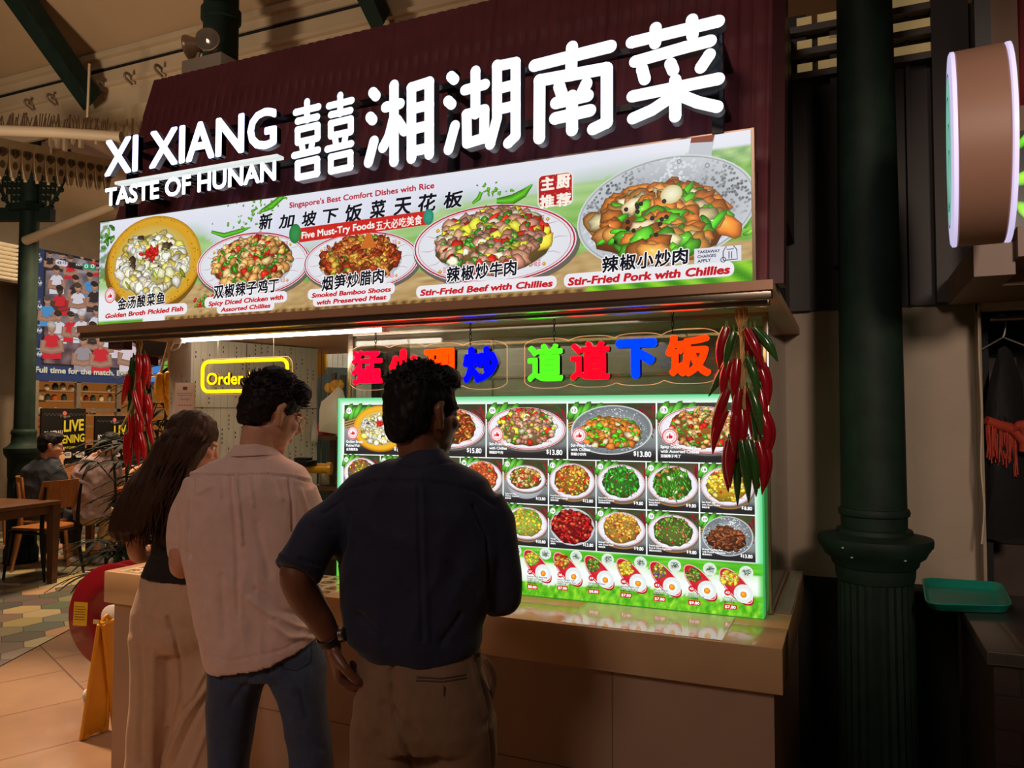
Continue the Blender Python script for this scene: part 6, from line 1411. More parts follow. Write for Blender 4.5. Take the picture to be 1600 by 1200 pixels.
# ================================================================ people
def remesh(g, voxel, smooth=6, disp=None, sfac=.5):
    me = g.mesh('tmp'); o = bpy.data.objects.new('tmp', me); COL.objects.link(o)
    m = o.modifiers.new('r', 'REMESH'); m.mode = 'VOXEL'; m.voxel_size = voxel
    m2 = o.modifiers.new('s', 'SMOOTH'); m2.factor = sfac; m2.iterations = smooth
    dg = bpy.context.evaluated_depsgraph_get(); out = bpy.data.meshes.new_from_object(o.evaluated_get(dg))
    bpy.data.objects.remove(o); bpy.data.meshes.remove(me)
    if disp:
        nv = [(v.co.copy(), v.normal.copy()) for v in out.vertices]
        for v, (c, n) in zip(out.vertices, nv): v.co = c+n*disp(c, n)
    return out
def pxy(p):
    v = p-CAMP; d = v.dot(FW); return 800+FPX*v.dot(RT)/d, 600-FPX*v.dot(UP)/d
def solid(g, name, mats, parent, voxel, smooth=6, disp=None):
    return link_mesh(name, remesh(g, voxel, smooth, disp), parent, mats if isinstance(mats, (list, tuple)) else [mats], True, 180)
def pring(l, r, d, thick, n=30, p=2.5, yl=None, yr=None, y=0, dd=0, sag=0., dl=0, dr=0):
    """torso ring: left/right pixel edges at distance d, thickness in metres"""
    A_ = at(l, yl if yl is not None else y, d+dl); B_ = at(r, yr if yr is not None else y, d+dr); c = (A_+B_)/2+FH*dd; U = (B_-A_)/2; W_ = U.cross(ZU).normalized()*-1
    W_ = FH if W_.dot(FH) == 0 else (W_ if W_.dot(FH) > 0 else -W_); out = []
    for k in range(n):
        t = 2*PI*k/n; ct, st_ = math.cos(t), math.sin(t); f = lambda v: math.copysign(abs(v)**(2/p), v)
        out.append(c+U*f(ct)+W_*(thick/2*f(st_))+V((0, 0, -sag*(1-abs(f(ct))**2))))
    return out
def J(x, y, d, dd=0): return at(x, y, d+dd)
def seg_d(px_, py_, a, b):
    vx, vy = b[0]-a[0], b[1]-a[1]; t = max(0, min(1, ((px_-a[0])*vx+(py_-a[1])*vy)/(vx*vx+vy*vy+1e-9))); return math.hypot(px_-a[0]-t*vx, py_-a[1]-t*vy)
def folder(amp, fx, fz, seed, creases=(), rear=True):
    """cloth surface: soft drape noise plus named creases (pixel polylines, width px, depth m)"""
    def f(c, n):
        u = c.dot(RT); w_ = c.dot(FH)
        a = nz(u*fx+seed+nz(u*5, c.z*5+seed)*1.2, c.z*fz+w_*4, w_*fx*.5); b = nz(u*fx*2.3+seed*2, c.z*fz*2.1, w_*fx+3)
        c2 = nz(u*fx*.7+c.z*fz*.5+seed*3, c.z*fz*.9-u*4, seed+w_*3); h = amp*((.55-abs(a)*2.2)+.35*b+.9*(.4-abs(c2)*2.0))
        if creases and n.dot(FH) < .35:
            x, y = pxy(c)
            for path, wd, dep in creases:
                dm = min(seg_d(x, y, path[i], path[i+1]) for i in range(len(path)-1))
                if dm < wd*3: h += 1.7*dep*math.exp(-(dm/wd)**2)
        return h
    return f
def frame(c, yaw, pitch, roll=0):
    """head axes: forward turned right by yaw from the viewing direction, nodding down by pitch"""
    f = FH*math.cos(yaw)+RT*math.sin(yaw); r = RT*math.cos(yaw)-FH*math.sin(yaw); f2 = f*math.cos(pitch)-ZU*math.sin(pitch); u = r.cross(f2)
    r2 = r*math.cos(roll)+u*math.sin(roll); u2 = u*math.cos(roll)-r*math.sin(roll)
    m = Matrix((r2, f2, u2)).transposed(); return lambda x, y, z, s=1.: c+m @ V((x, y, z)), m
def head(g, c, yaw, pitch, s, neck, roll=0):
    L, m = frame(c, yaw, pitch, roll); e = lambda p, r: g.ell(L(p[0]*s, p[1]*s, p[2]*s), (r[0]*s, r[1]*s, r[2]*s), 20, 14, rot=m)
    e((0, -.014, .03), (.073, .090, .082)); e((0, .018, -.03), (.063, .070, .075)); e((0, .034, -.078), (.047, .046, .034)); e((0, .066, -.102), (.019, .016, .016))
    e((0, .072, .020), (.050, .018, .011)); e((.034, .060, -.022), (.022, .022, .022)); e((-.034, .060, -.022), (.022, .022, .022))
    g.tube([L(0, .082*s, .012*s), L(0, .096*s, -.012*s), L(0, .106*s, -.032*s)], [.008*s, .010*s, .014*s], 8); e((.011, .092, -.036), (.008, .010, .007)); e((-.011, .092, -.036), (.008, .010, .007))
    e((0, .083, -.060), (.022, .010, .0055)); e((0, .081, -.069), (.019, .010, .006))
    for sg_ in (-1, 1):
        g.tube([L(sg_*.070*s, .004*s, -.040*s), L(sg_*.077*s, -.004*s, -.018*s), L(sg_*.082*s, -.014*s, .010*s), L(sg_*.078*s, -.004*s, .026*s), L(sg_*.071*s, .010*s, .020*s)], [.009*s, .010*s, .011*s, .009*s, .006*s], 8, sub=3)
        e((sg_*.073, -.002, -.004), (.007, .014, .022))
    nb = V(neck); nt = L(0, -.022*s, -.055*s); g.tube([nt, (nt+nb)/2+(-FH)*.004, nb], [.056*s, .054*s, .064*s], 16, sub=3); return L, m
def eyes(L, m, s, t):
    for sg_ in (-1, 1):
        g = G(); g.ell(L(sg_*.030*s, .068*s, .004*s), (.0125*s,)*3, 12, 8); g.slot(1).ell(L(sg_*.030*s, .0765*s, .004*s), (.006*s,)*3, 10, 6)
        g.build('eye', [M('eye_white', (226, 220, 212), .2, var=.02), M('eye_iris', (30, 20, 16), .15)], t)
def hand(g, w, d, up, curls, s=1., thumb=1, spread=.10):
    """w wrist, d direction of the palm, up = back of hand normal; fingers curl away from the back; thumb on side*thumb"""
    d = V(d).normalized(); up = (V(up)-d*V(up).dot(d)).normalized(); sd = d.cross(up)*thumb
    g.rings([[w+d*l*s+sd*(math.cos(2*PI*k/14)*a*s+o*s)+up*(math.sin(2*PI*k/14)*b*s) for k in range(14)] for l, a, b, o in ((-.02, .026, .019, 0), (.0, .027, .018, 0), (.03, .036, .017, .0), (.065, .041, .015, 0), (.088, .039, .012, -.002))])
    for i, (o, L_, c0_) in enumerate(zip((.030, .010, -.010, -.028), (.074, .082, .076, .058), curls)):
        p = w+d*(.084-.004*abs(i-1.2))*s+sd*(o*s); dr = (d+sd*(spread*(1.5-i)/1.5)).normalized(); pts = [p-dr*.012*s, p]; a_ = 0
        for q, fr in zip((.45, .30, .25), (1., 1.15, .8)):
            a_ += c0_*fr; v = dr*math.cos(a_)-up*math.sin(a_); p = p+v*(L_*q*s); pts.append(p)
        g.tube(pts, [.0105*s, .0105*s, .0095*s, .0088*s, .0072*s], 8, sub=3)
    b = w+d*.022*s+sd*.026*s; v1 = (d*.62+sd*.62-up*.35).normalized(); p1 = b+v1*.040*s; v2 = (d*.85+sd*.1-up*.5).normalized(); p2 = p1+v2*.032*s; p3 = p2+(d*.75-sd*.25-up*.6).normalized()*.025*s
    g.tube([b-v1*.01, b, p1, p2, p3], [.013*s, .015*s, .012*s, .0105*s, .008*s], 8, sub=3)
def legs(g, hipL, hipR, footL, footR, r=(.085, .07, .052, .042)):
    for h, f in ((hipL, footL), (hipR, footR)):
        kn = (h+f)/2+FH*.03; f2 = V((f.x, f.y, .09)); g.tube([h, (h+kn)/2, kn, (kn+f2)/2-FH*.01, f2], [r[0], r[0]*.95, r[1]*.85, r[2], r[3]], 14, sub=3)
        g.tube([f2, V((f.x, f.y, .05))+FH*.08, V((f.x, f.y, .03))+FH*.16], [.042, .040, .03], 10)
def shoes(t, feet, mat):
    for f in feet:
        g = G(); b = V((f.x, f.y, 0)); rs = []
        for y, w_, h_ in ((-.075, .034, .06), (-.05, .042, .085), (.02, .044, .085), (.09, .05, .065), (.16, .046, .05), (.20, .026, .035)):
            c = b+FH*y; rs.append([c+RT*(math.cos(2*PI*k/16)*w_)+V((0, 0, max(0, h_/2+math.sin(2*PI*k/16)*h_/2*1.15))) for k in range(16)])
        g.rings(rs); g.build('shoe', mat, t)
def tufts(g, L, s, n, seed, reg, ln=.03, r=.004, flow=(0, .3, .4)):
    rnd = random.Random(seed)
    for i in range(n):
        a_ = rnd.uniform(0, 2*PI); ph = rnd.uniform(*reg); x, y, z = .082*math.cos(ph)*math.cos(a_), -.020+.100*math.cos(ph)*math.sin(a_), .036+.088*math.sin(ph)
        if y > .055 and z < .05: continue
        if z < 0 and y > 0: continue
        nn = V((x/.082, (y+.02)/.1, (z-.036)/.088)).normalized(); fl_ = (V(flow)+V((rnd.uniform(-.7, .7), rnd.uniform(-.7, .7), rnd.uniform(-.5, .5)))+nn*.55).normalized(); l_ = ln*rnd.uniform(.6, 1.3)
        p0 = V((x, y, z))*.97; g.tube([L(*((p0)*s)), L(*((p0+fl_*l_*.5+nn*.004)*s)), L(*((p0+fl_*l_+V((0, 0, -.004)))*s))], [r*s, r*.8*s, .0006], 5, sub=2)
SK1 = M('skin_light', (206, 150, 122), .48, 0, .06, 30, sss=.08, bump=.05, bscale=180); SK2 = M('skin_dark', (118, 74, 52), .42, 0, .07, 30, sss=.05, bump=.05, bscale=180); SK3 = M('skin_mid', (200, 144, 112), .48, 0, .06, 30, sss=.08)
def hairmat(n, c): return M(n, c, .6, 0, .35, 10, stretch=(22, 22, 2), spec=.22)
HB = hairmat('hair_black', (17, 14, 14)); HD = hairmat('hair_brown', (58, 36, 24))

# ---------------- man in navy shirt (nearest)
d = 2.05; gd = at(660, 1000, d); f1 = at(610, 1597, d); f2 = at(715, 1597, d); f1.z = f2.z = 0
nav = thing('person', 'nearest man in a navy shirt and khaki trousers with a wristwatch, back turned', 'person', V((gd.x, gd.y, 0)))
s = 1.04; hc_ = at(664, 646, d+.02); nk = at(661, 738, d)
g = G(); L, m = head(g, hc_, math.radians(50), math.radians(4), s, nk)
g.rings([pring(590, 735, d, .14, y=745), pring(552, 760, d, .16, y=790), pring(548, 758, d, .19, y=900), pring(565, 750, d, .2, y=1000), pring(566, 755, d, .22, y=1090), pring(580, 745, d, .16, y=1150)])
legs(g, at(612, 1110, d), at(712, 1110, d), f1, f2, (.07, .06, .048, .04))
g.tube([at(562, 780, d), at(514, 820, d-.04), at(486, 856, d-.09), at(463, 896, d-.13), at(478, 935, d-.10), at(499, 966, d-.08), at(520, 1003, d-.055)], [.046, .046, .044, .042, .043, .036, .0265], 14, sub=4)
hw = at(520, 1003, d-.055); hd = (at(531, 1062, d-.05)-hw).normalized(); hand(g, hw, hd, (-FH*.30-RT*.95), (.75, .95, 1.05, 1.1), 1.14, -1)
g.tube([at(750, 786, d), at(781, 850, d), at(786, 925, d+.01), at(780, 938, d+.06), at(766, 930, d+.17), at(752, 905, d+.29)], [.045, .044, .040, .038, .036, .028], 14, sub=4)
hw2 = at(752, 905, d+.29); hand(g, hw2, FH*.8-RT*.5+ZU*.3, ZU*.6-FH*.5+RT*.3, (.3, .35, .4, .45), 1., 1)
solid(g, 'body', SK2, nav, .0046, 6); eyes(L, m, s, nav)
g = G(); e = lambda p, r: g.ell(L(p[0]*s, p[1]*s, p[2]*s), (r[0]*s, r[1]*s, r[2]*s), 24, 16, rot=m)
e((0, -.022, .046), (.083, .097, .086)); e((0, -.052, .0), (.077, .060, .078)); e((0, .045, .092), (.062, .05, .04)); e((.066, .022, .028), (.015, .03, .035)); e((-.066, .022, .028), (.015, .03, .035)); e((0, -.075, -.042), (.055, .028, .04))
hg = G(); tufts(hg, L, s, 520, 3, (.35, 1.5), .026, .0032, (.1, .35, .35))
me = remesh(g, .005, 4, lambda c, n: .006*nz(c.x*50, c.y*50, c.z*40)+.003*nz(c.x*120, c.y*120, c.z*60))
hair = link_mesh('hair', me, nav, [HB], True, 180); hg.build('hair_tuft', HB, nav, angle=180)
nvm = M('navy_cotton', (22, 26, 52), .8, 0, .12, 30, bump=.12, bscale=260, sheen=.15)
g = G(); g.rings([pring(634, 696, d, .125, y=699), pring(630, 699, d, .135, y=706), pring(618, 708, d, .150, y=716), pring(582, 735, d, .17, yl=727, yr=731), pring(546, 764, d, .20, yl=741, yr=749), pring(529, 775, d, .22, yl=758, yr=768), pring(521, 782, d, .24, y=800), pring(524, 784, d, .25, y=858), pring(533, 776, d, .25, y=910), pring(537, 763, d, .25, y=950), pring(540, 753, d, .255, y=980), pring(545, 753, d, .26, yl=995, yr=998), pring(560, 751, d, .25, yl=1006, yr=1008, sag=.02), pring(568, 744, d, .235, yl=1010, yr=1012, sag=.022)])
g.tube([at(562, 780, d), at(514, 820, d-.04), at(486, 856, d-.09), at(463, 896, d-.13)], [.064, .064, .060, .060], 18, sub=4)
g.tube([at(755, 782, d), at(783, 850, d), at(788, 925, d+.01), at(782, 940, d+.06), at(766, 932, d+.17)], [.058, .053, .049, .047, .046], 18, sub=4)
cr = [([(654, 760), (656, 860), (660, 1000)], 2.2, -.004), ([(660, 762), (664, 900), (668, 1000)], 4, .003), ([(535, 762), (580, 752), (640, 750), (700, 756), (745, 768), (775, 790)], 2.2, -.004), ([(740, 790), (762, 840), (765, 930)], 3, -.006), ([(545, 800), (540, 850), (528, 880)], 3, -.005),
      ([(700, 880), (745, 930)], 5, -.004), ([(560, 960), (600, 1000)], 5, -.005), ([(720, 960), (690, 1005)], 5, -.005), ([(470, 872), (500, 884)], 2.5, -.004), ([(440, 868), (470, 884), (500, 888)], 3, .004), ([(505, 800), (530, 780)], 3, -.004), ([(490, 820), (520, 830)], 3, -.004), ([(625, 722), (660, 730), (705, 722)], 2, -.003)]
solid(g, 'shirt', nvm, nav, .0062, 4, folder(.0062, 9, 6, 4.2, cr))
kh = M('khaki_cotton', (128, 98, 72), .75, 0, .08, 30, bump=.12, bscale=260, sheen=.1)
g = G(); g.rings([pring(566, 744, d, .235, y=1006), pring(563, 746, d, .245, y=1018), pring(561, 756, d, .27, y=1045), pring(557, 766, d, .29, y=1085), pring(553, 773, d, .295, y=1125), pring(552, 776, d, .27, y=1150)])
for l0, r0, l1, r1, fx in ((552, 668, 560, 655, f1), (656, 776, 670, 765, f2)):
    g.rings([pring(l0, r0, d, .24, y=1120), pring(l0-2, r0, d, .22, y=1200), pring(l0, r0-6, d, .19, y=1320), pring(l1, r1, d, .17, y=1440), pring(l1, r1-2, d, .16, y=1570)])
cr = [([(613, 1018), (612, 1080), (618, 1130), (640, 1180), (650, 1210)], 2.5, -.006), ([(600, 1100), (650, 1150)], 6, -.004), ([(745, 1020), (752, 1060), (765, 1110), (772, 1200)], 2.5, -.005), ([(733, 1022), (742, 1060), (760, 1120)], 3, .004), ([(660, 1160), (700, 1200)], 7, -.004), ([(590, 1150), (640, 1195)], 6, -.004)]
solid(g, 'trousers', kh, nav, .0075, 4, folder(.0055, 7, 4, 9.1, cr))
def strip_px(g, path, d, wd, off, thick=.003):
    P_ = [at(x, y, d)-FH*off for x, y in path]; g.tube(P_, wd, 6, sub=3, flat=.35, fdir=ZU)
def surf(x, y, objs):
    """nearest point of the garment along the sight line through a pixel"""
    best = None
    for o in objs:
        mi = Matrix.Translation(-wloc(o)); ok, loc, nr, _ = o.ray_cast(mi @ CAMP, ray(x, y).normalized())
        if ok:
            p = loc+wloc(o)
            if best is None or (p-CAMP).length < (best[0]-CAMP).length: best = (p, nr)
    return best
bpy.context.view_layer.update()
trs = [o for o in nav.children if o.name.startswith('trousers')]
def onsurf(g, pts, r, objs, lift=.001, n=6, flat=.5):
    P_ = []
    for x, y in pts:
        q = surf(x, y, objs)
        if q: P_.append(q[0]-FH*lift)
    if len(P_) > 1: g.tube(P_, r, n, flat=flat, fdir=ZU)
def lerp_px(a, b, n): return [(a[0]+(b[0]-a[0])*i/n, a[1]+(b[1]-a[1])*i/n) for i in range(n+1)]
khd = M('khaki_seam', (84, 60, 42), .8)
g = G(); onsurf(g, lerp_px((651, 1058), (690, 1060), 6)+lerp_px((692, 1060), (728, 1054), 6), .0022, trs); onsurf(g, lerp_px((650, 1063), (690, 1065), 6)+lerp_px((692, 1065), (729, 1059), 6), .0022, trs); g.build('back_pocket', khd, nav)
q = surf(694, 1079, trs); g = G(); g.tube([q[0]-FH*.003+ZU*.012, q[0]-FH*.003-ZU*.012], .0018, 6); g.build('pocket_button', khd, nav)
g = G(); 
for x in (614, 700, 575): onsurf(g, lerp_px((x, 1010), (x-1, 1030), 5), .006, trs, .003)
g.build('belt_loop', kh, nav)
q = [at(746, 1022, d-.02), at(758, 1030, d-.06), at(769, 1050, d-.03), at(771, 1072, d-.0), at(765, 1098, d-.0)]; g = G(); g.tube(q, [.004, .007, .009, .008, .004], 8, sub=5); g.build('side_pocket_rim', kh, nav)
# watch
wa = (at(522, 1006, d-.05)-at(505, 977, d-.075)).normalized(); wc = at(516, 995, d-.06)
wt = None; g = G(); o_ = wa.orthogonal().normalized(); b_ = wa.cross(o_); prof = [(.0315, -.011), (.0335, -.010), (.0335, .010), (.0315, .011), (.029, .0), ]
rs = [[wc+wa*z+(o_*math.cos(2*PI*k/28)+b_*math.sin(2*PI*k/28))*r for k in range(28)] for r, z in prof]; g.rings(rs, closed=True, cap=False); wt = g.build('wristwatch', M('watch_strap', (20, 19, 22), .5), nav)
fc = wc+(RT*.85-FH*.2+ZU*.2).normalized()*.034; fa = (fc-wc).normalized(); g = G(); g.lathe(fc, [(.001, .009), (.016, .009), (.019, .006), (.0195, -.004), (.001, -.006)], 24, axis=fa); g.build('watch_case', M('watch_steel', (170, 160, 150), .25, .9), wt)
fc = wc-(RT*.85-FH*.2+ZU*.2).normalized()*.034; g = G(); g.box(fc, (.008, .012, .016), bev=.002); g.build('watch_clasp', M('watch_steel', (170, 160, 150), .25, .9), wt)
shoes(nav, (f1, f2), m_blackmetal)

# ---------------- man in pale shirt and jeans
d = 2.5; gd = at(400, 1000, d); f1 = at(352, 1425, d); f2 = at(492, 1425, d); f1.z = f2.z = 0
mid_ = thing('person', 'young man in a loose pale pink shirt, blue jeans and glasses, looking down', 'person', V((gd.x, gd.y, 0)))
s = 1.02; hc_ = at(427, 646, d+.03); nk = at(398, 722, d)
g = G(); L, m = head(g, hc_, math.radians(52), math.radians(20), s, nk)
g.rings([pring(340, 450, d, .13, y=735), pring(308, 462, d, .16, y=775), pring(316, 466, d, .18, y=880), pring(340, 480, d, .17, y=1000), pring(342, 490, d, .17, y=1035), pring(365, 475, d, .12, y=1045)])
legs(g, at(370, 1040, d), at(466, 1040, d), f1, f2, (.05, .042, .04, .036))
g.tube([at(312, 770, d), at(294, 803, d), at(285, 842, d), at(282, 886, d+.0), at(300, 880, d+.15), at(330, 866, d+.27)], [.042, .042, .038, .034, .033, .025], 14, sub=4); hand(g, at(330, 866, d+.27), FH*.8+RT*.5, ZU*.8-RT*.3, (.25, .3, .35, .4), .96, 1)
g.tube([at(466, 770, d), at(482, 812, d+.01), at(486, 850, d+.03), at(482, 878, d+.07), at(462, 870, d+.2), at(445, 855, d+.30)], [.042, .042, .038, .034, .033, .025], 14, sub=4); hand(g, at(445, 855, d+.30), FH*.8-RT*.4, ZU*.8+RT*.3, (.25, .3, .35, .4), .96, -1)
solid(g, 'body', SK1, mid_, .0046, 6); eyes(L, m, s, mid_)
g = G(); e = lambda p, r: g.ell(L(p[0]*s, p[1]*s, p[2]*s), (r[0]*s, r[1]*s, r[2]*s), 24, 16, rot=m)
e((0, -.02, .046), (.084, .098, .086)); e((0, -.055, .006), (.079, .060, .070)); e((0, .045, .085), (.072, .052, .046)); e((.068, .020, .030), (.015, .028, .028)); e((-.068, .020, .030), (.015, .028, .028)); e((0, -.078, -.034), (.052, .024, .034)); e((.01, -.03, .115), (.055, .055, .03))
hg = G(); tufts(hg, L, s, 620, 5, (.1, 1.5), .030, .0034, (.15, .3, .5))
me = remesh(g, .005, 4, lambda c, n: .007*nz(c.x*46, c.y*46, c.z*40)+.003*nz(c.x*120, c.y*120, c.z*60)); link_mesh('hair', me, mid_, [hairmat('hair_black_warm', (24, 17, 16))], True, 180); hg.build('hair_tuft', hairmat('hair_black_warm', (24, 17, 16)), mid_, angle=180)
g = G(); wire = M('gold_wire', (190, 150, 120), .25, .9)
for sg_ in (-1, 1):
    c = V((sg_*.033, .098, .0)); g.tube([L(*((c+V((.024*math.cos(t_), -.006*abs(math.cos(t_)), .020*math.sin(t_))))*s)) for t_ in [2*PI*k/20 for k in range(20)]], .0011, 5, closed=True)
    g.tube([L(sg_*.056*s, .092*s, .006*s), L(sg_*.073*s, .06*s, .008*s), L(sg_*.081*s, .0, .006*s), L(sg_*.082*s, -.014*s, -.012*s)], .0012, 5, sub=3)
g.tube([L(-.010*s, .099*s, .002*s), L(0, .106*s, .006*s), L(.010*s, .099*s, .002*s)], .0011, 5); g.build('eyeglasses', wire, mid_)
pk = M('pale_shirt_cotton', (230, 196, 184), .7, 0, .05, 30, bump=.10, bscale=260, sheen=.15, trans=0)
g = G(); g.rings([pring(371, 424, d, .125, yl=694, yr=690), pring(366, 428, d, .135, yl=702, yr=702), pring(356, 436, d, .155, yl=714, yr=712), pring(328, 456, d, .175, yl=724, yr=722), pring(304, 474, d, .195, yl=735, yr=734), pring(289, 485, d, .215, yl=747, yr=748), pring(281, 490, d, .235, y=778), pring(284, 491, d, .25, y=840), pring(293, 490, d, .25, y=890), pring(303, 486, d, .25, y=940), pring(312, 489, d, .25, yl=985, yr=965), pring(321, 496, d, .255, yl=1018, yr=982, sag=.02), pring(327, 499, d, .255, yl=1036, yr=994, sag=.035)])
g.tube([at(312, 768, d), at(292, 800, d), at(284, 840, d), at(281, 871, d+.01)], [.058, .053, .046, .040], 18, sub=4)
g.tube([at(468, 768, d), at(484, 810, d+.01), at(487, 850, d+.03), at(484, 868, d+.06)], [.058, .053, .046, .042], 18, sub=4)
cr = [([(291, 742), (330, 744), (371, 743), (420, 742), (455, 745), (485, 753)], 1.6, -.005), ([(293, 738), (330, 740), (371, 739), (420, 738), (483, 748)], 2.0, .0025), ([(368, 745), (374, 790), (378, 850)], 2.2, .006), ([(362, 746), (366, 800), (370, 880), (372, 960)], 3.5, -.004), ([(340, 746), (346, 775)], 2.5, .004), ([(300, 750), (296, 790), (294, 840), (296, 870)], 3, -.007), ([(452, 750), (456, 790), (458, 830)], 3.5, -.006), ([(432, 748), (440, 780)], 3, .004),
      ([(390, 745), (396, 790)], 2.5, .003), ([(390, 935), (420, 960), (460, 978), (490, 984)], 4, .006), ([(400, 920), (440, 955), (480, 965)], 4, -.004), ([(425, 975), (450, 995), (485, 996)], 4, .006), ([(430, 965), (470, 985)], 3, -.005), ([(345, 900), (350, 1000)], 5, -.003), ([(330, 1024), (361, 1033), (437, 1017), (494, 988)], 1.5, -.003), ([(283, 858), (298, 866)], 2, -.002), ([(362, 712), (395, 718), (432, 711)], 1.8, -.004), ([(310, 770), (330, 760)], 3, .003), ([(470, 765), (482, 800)], 3, .004), ([(400, 820), (420, 900)], 6, -.003)]
solid(g, 'shirt', pk, mid_, .0062, 3, folder(.0062, 8, 4, 1.3, cr))
g = G(); cl = []
for k in range(33):
    t_ = 2*PI*k/32; cl.append((math.cos(t_), math.sin(t_)))
rs = []
for l, r_, th, yl, yr in ((369, 426, .128, 703, 700), (366, 429, .138, 703, 700), (360, 433, .150, 712, 709), (362, 431, .142, 712, 709), (369, 426, .130, 704, 700)): rs.append(pring(l, r_, d, th, yl=yl, yr=yr))
g.rings(rs, closed=True, cap=False); g.build('collar', pk, mid_)
jn = M('blue_denim', (58, 70, 96), .8, 0, .18, 40, bump=.2, bscale=300, sheen=.1)
g = G(); g.rings([pring(334, 494, d, .17, yl=1000, yr=985), pring(331, 502, d, .20, y=1010), pring(329, 506, d, .222, y=1035), pring(331, 504, d, .215, y=1052)])
g.rings([pring(331, 424, d, .20, y=1035), pring(329, 417, d, .215, y=1056), pring(329, 404, d, .205, y=1084), pring(329, 394, d, .19, y=1140), pring(329, 386, d, .18, y=1200), pring(328, 384, d, .17, y=1310), pring(330, 382, d, .15, y=1412)])
g.rings([pring(414, 506, d, .20, y=1035), pring(422, 507, d, .215, y=1056), pring(436, 508, d, .205, y=1084), pring(447, 511, d, .19, y=1125), pring(456, 518, d, .18, y=1200), pring(462, 523, d, .17, y=1310), pring(466, 522, d, .15, y=1412)])
cr = [([(420, 1030), (419, 1052)], 2.5, -.006), ([(440, 1040), (470, 1080), (480, 1120)], 5, -.004), ([(340, 1060), (380, 1075)], 5, -.004), ([(400, 1050), (360, 1100)], 4, -.003), ([(470, 1150), (500, 1170)], 5, -.003)]
solid(g, 'jeans', jn, mid_, .0072, 4, folder(.0050, 8, 5, 6.6, cr))
bpy.context.view_layer.update(); trs = [o for o in mid_.children if o.name.startswith('jeans')]; g = G()
onsurf(g, lerp_px((437, 1030), (440, 1043), 4)+lerp_px((442, 1044), (464, 1048), 6)+lerp_px((466, 1047), (486, 1034), 5)+lerp_px((486, 1032), (488, 1010), 4), .0016, trs); g.build('back_pocket', M('denim_seam', (36, 44, 62), .8), mid_); g = G(); onsurf(g, lerp_px((333, 1040), (340, 1052), 4)+lerp_px((342, 1053), (360, 1046), 5), .0016, trs)
g.build('back_pocket', M('denim_seam', (36, 44, 62), .8), mid_); shoes(mid_, (f1, f2), m_white)

# ---------------- woman with long hair
d = 2.92; gd = at(270, 1000, d); f1 = at(235, 1314, d); f2 = at(305, 1314, d+.05); f1.z = f2.z = 0
wo = thing('person', 'woman with long brown hair, black sleeveless top and wide cream trousers at the counter', 'person', V((gd.x, gd.y, 0)))
s = .97; hc_ = at(302, 692, d); nk = at(286, 748, d)
g = G(); L, m = head(g, hc_, math.radians(58), math.radians(22), s, nk)
g.rings([pring(262, 318, d, .11, y=752), pring(242, 338, d, .16, y=780), pring(246, 334, d, .19, y=840), pring(236, 322, d, .17, y=890), pring(216, 326, d, .21, y=950), pring(236, 312, d, .15, y=1010)])
legs(g, at(243, 970, d), at(296, 970, d), f1, f2, (.075, .06, .048, .038))
g.tube([at(240, 778, d), at(216, 830, d-.02), at(215, 866, d), at(236, 862, d+.13), at(262, 850, d+.24)], [.042, .038, .032, .030, .022], 14, sub=4); hand(g, at(262, 850, d+.24), FH*.8+RT*.4-ZU*.2, ZU*.8, (.3, .35, .4, .45), .86, 1)
g.tube([at(338, 782, d), at(350, 840, d+.02), at(342, 872, d+.06), at(325, 862, d+.18), at(305, 850, d+.27)], [.042, .038, .032, .030, .022], 14, sub=4); hand(g, at(305, 850, d+.27), FH*.8-RT*.3, ZU*.8, (.3, .35, .4, .45), .86, -1)
solid(g, 'body', SK3, wo, .0046, 6); eyes(L, m, s, wo)
g = G(); e = lambda p, r: g.ell(L(p[0]*s, p[1]*s, p[2]*s), (r[0]*s, r[1]*s, r[2]*s), 24, 16, rot=m)
e((0, -.02, .040), (.083, .098, .085)); e((.06, .0, -.02), (.022, .05, .07)); e((-.062, .0, -.02), (.022, .05, .08))
g.rings([pring(270, 326, d, .16, y=668, dd=-.01), pring(252, 332, d, .20, y=690, dd=-.02), pring(244, 326, d, .19, y=708, dd=-.03), pring(233, 316, d, .16, y=728, dd=-.05), pring(220, 306, d, .13, y=750, dd=-.08), pring(208, 294, d, .11, y=775, dd=-.10), pring(200, 274, d, .10, y=800, dd=-.11), pring(197, 254, d, .085, y=822, dd=-.115), pring(199, 236, d, .05, y=830, dd=-.11), pring(206, 226, d, .02, y=840, dd=-.11)])
def strands(c, n):
    u = c.dot(RT)-(c.z-1.2)*.30; return .006*nz(u*60, c.z*3, c.dot(FH)*20)+.003*nz(u*160, c.z*5, c.dot(FH)*60)+.004*nz(u*16, c.z*4)
solid(g, 'hair', HD, wo, .0052, 4, strands); rnd = random.Random(4); g = G()
for i in range(150):
    x0 = rnd.uniform(250, 330); t_ = (x0-250)/80; end = (rnd.uniform(198, 262), rnd.uniform(810, 862)); md = (x0*.45+end[0]*.55-6*rnd.random(), rnd.uniform(735, 765)); dd = -.085-.05*rnd.random()
    g.tube([at(x0, 676+rnd.uniform(0, 14), d-.105), at(x0*.75+end[0]*.25-4, 712, d-.115), at(*md, d-.14+rnd.uniform(0, .03)), at(end[0]+rnd.uniform(-4, 8), end[1]-26, d-.155+rnd.uniform(0, .04)), at(*end, d-.13+rnd.uniform(-.02, .03))], [.001, .0026, .003, .0026, .0006], 5, sub=4)
g.build('hair_strand', HD, wo, angle=180)
bk = M('black_knit', (24, 19, 21), .85, 0, .1, 60, bump=.15, bscale=300, sheen=.1)
g = G(); g.rings([pring(256, 322, d, .13, y=768), pring(243, 336, d, .18, y=786), pring(242, 338, d, .20, y=830), pring(240, 334, d, .20, y=862), pring(229, 332, d, .205, y=888), pring(224, 333, d, .215, yl=896, yr=906, sag=.006)])
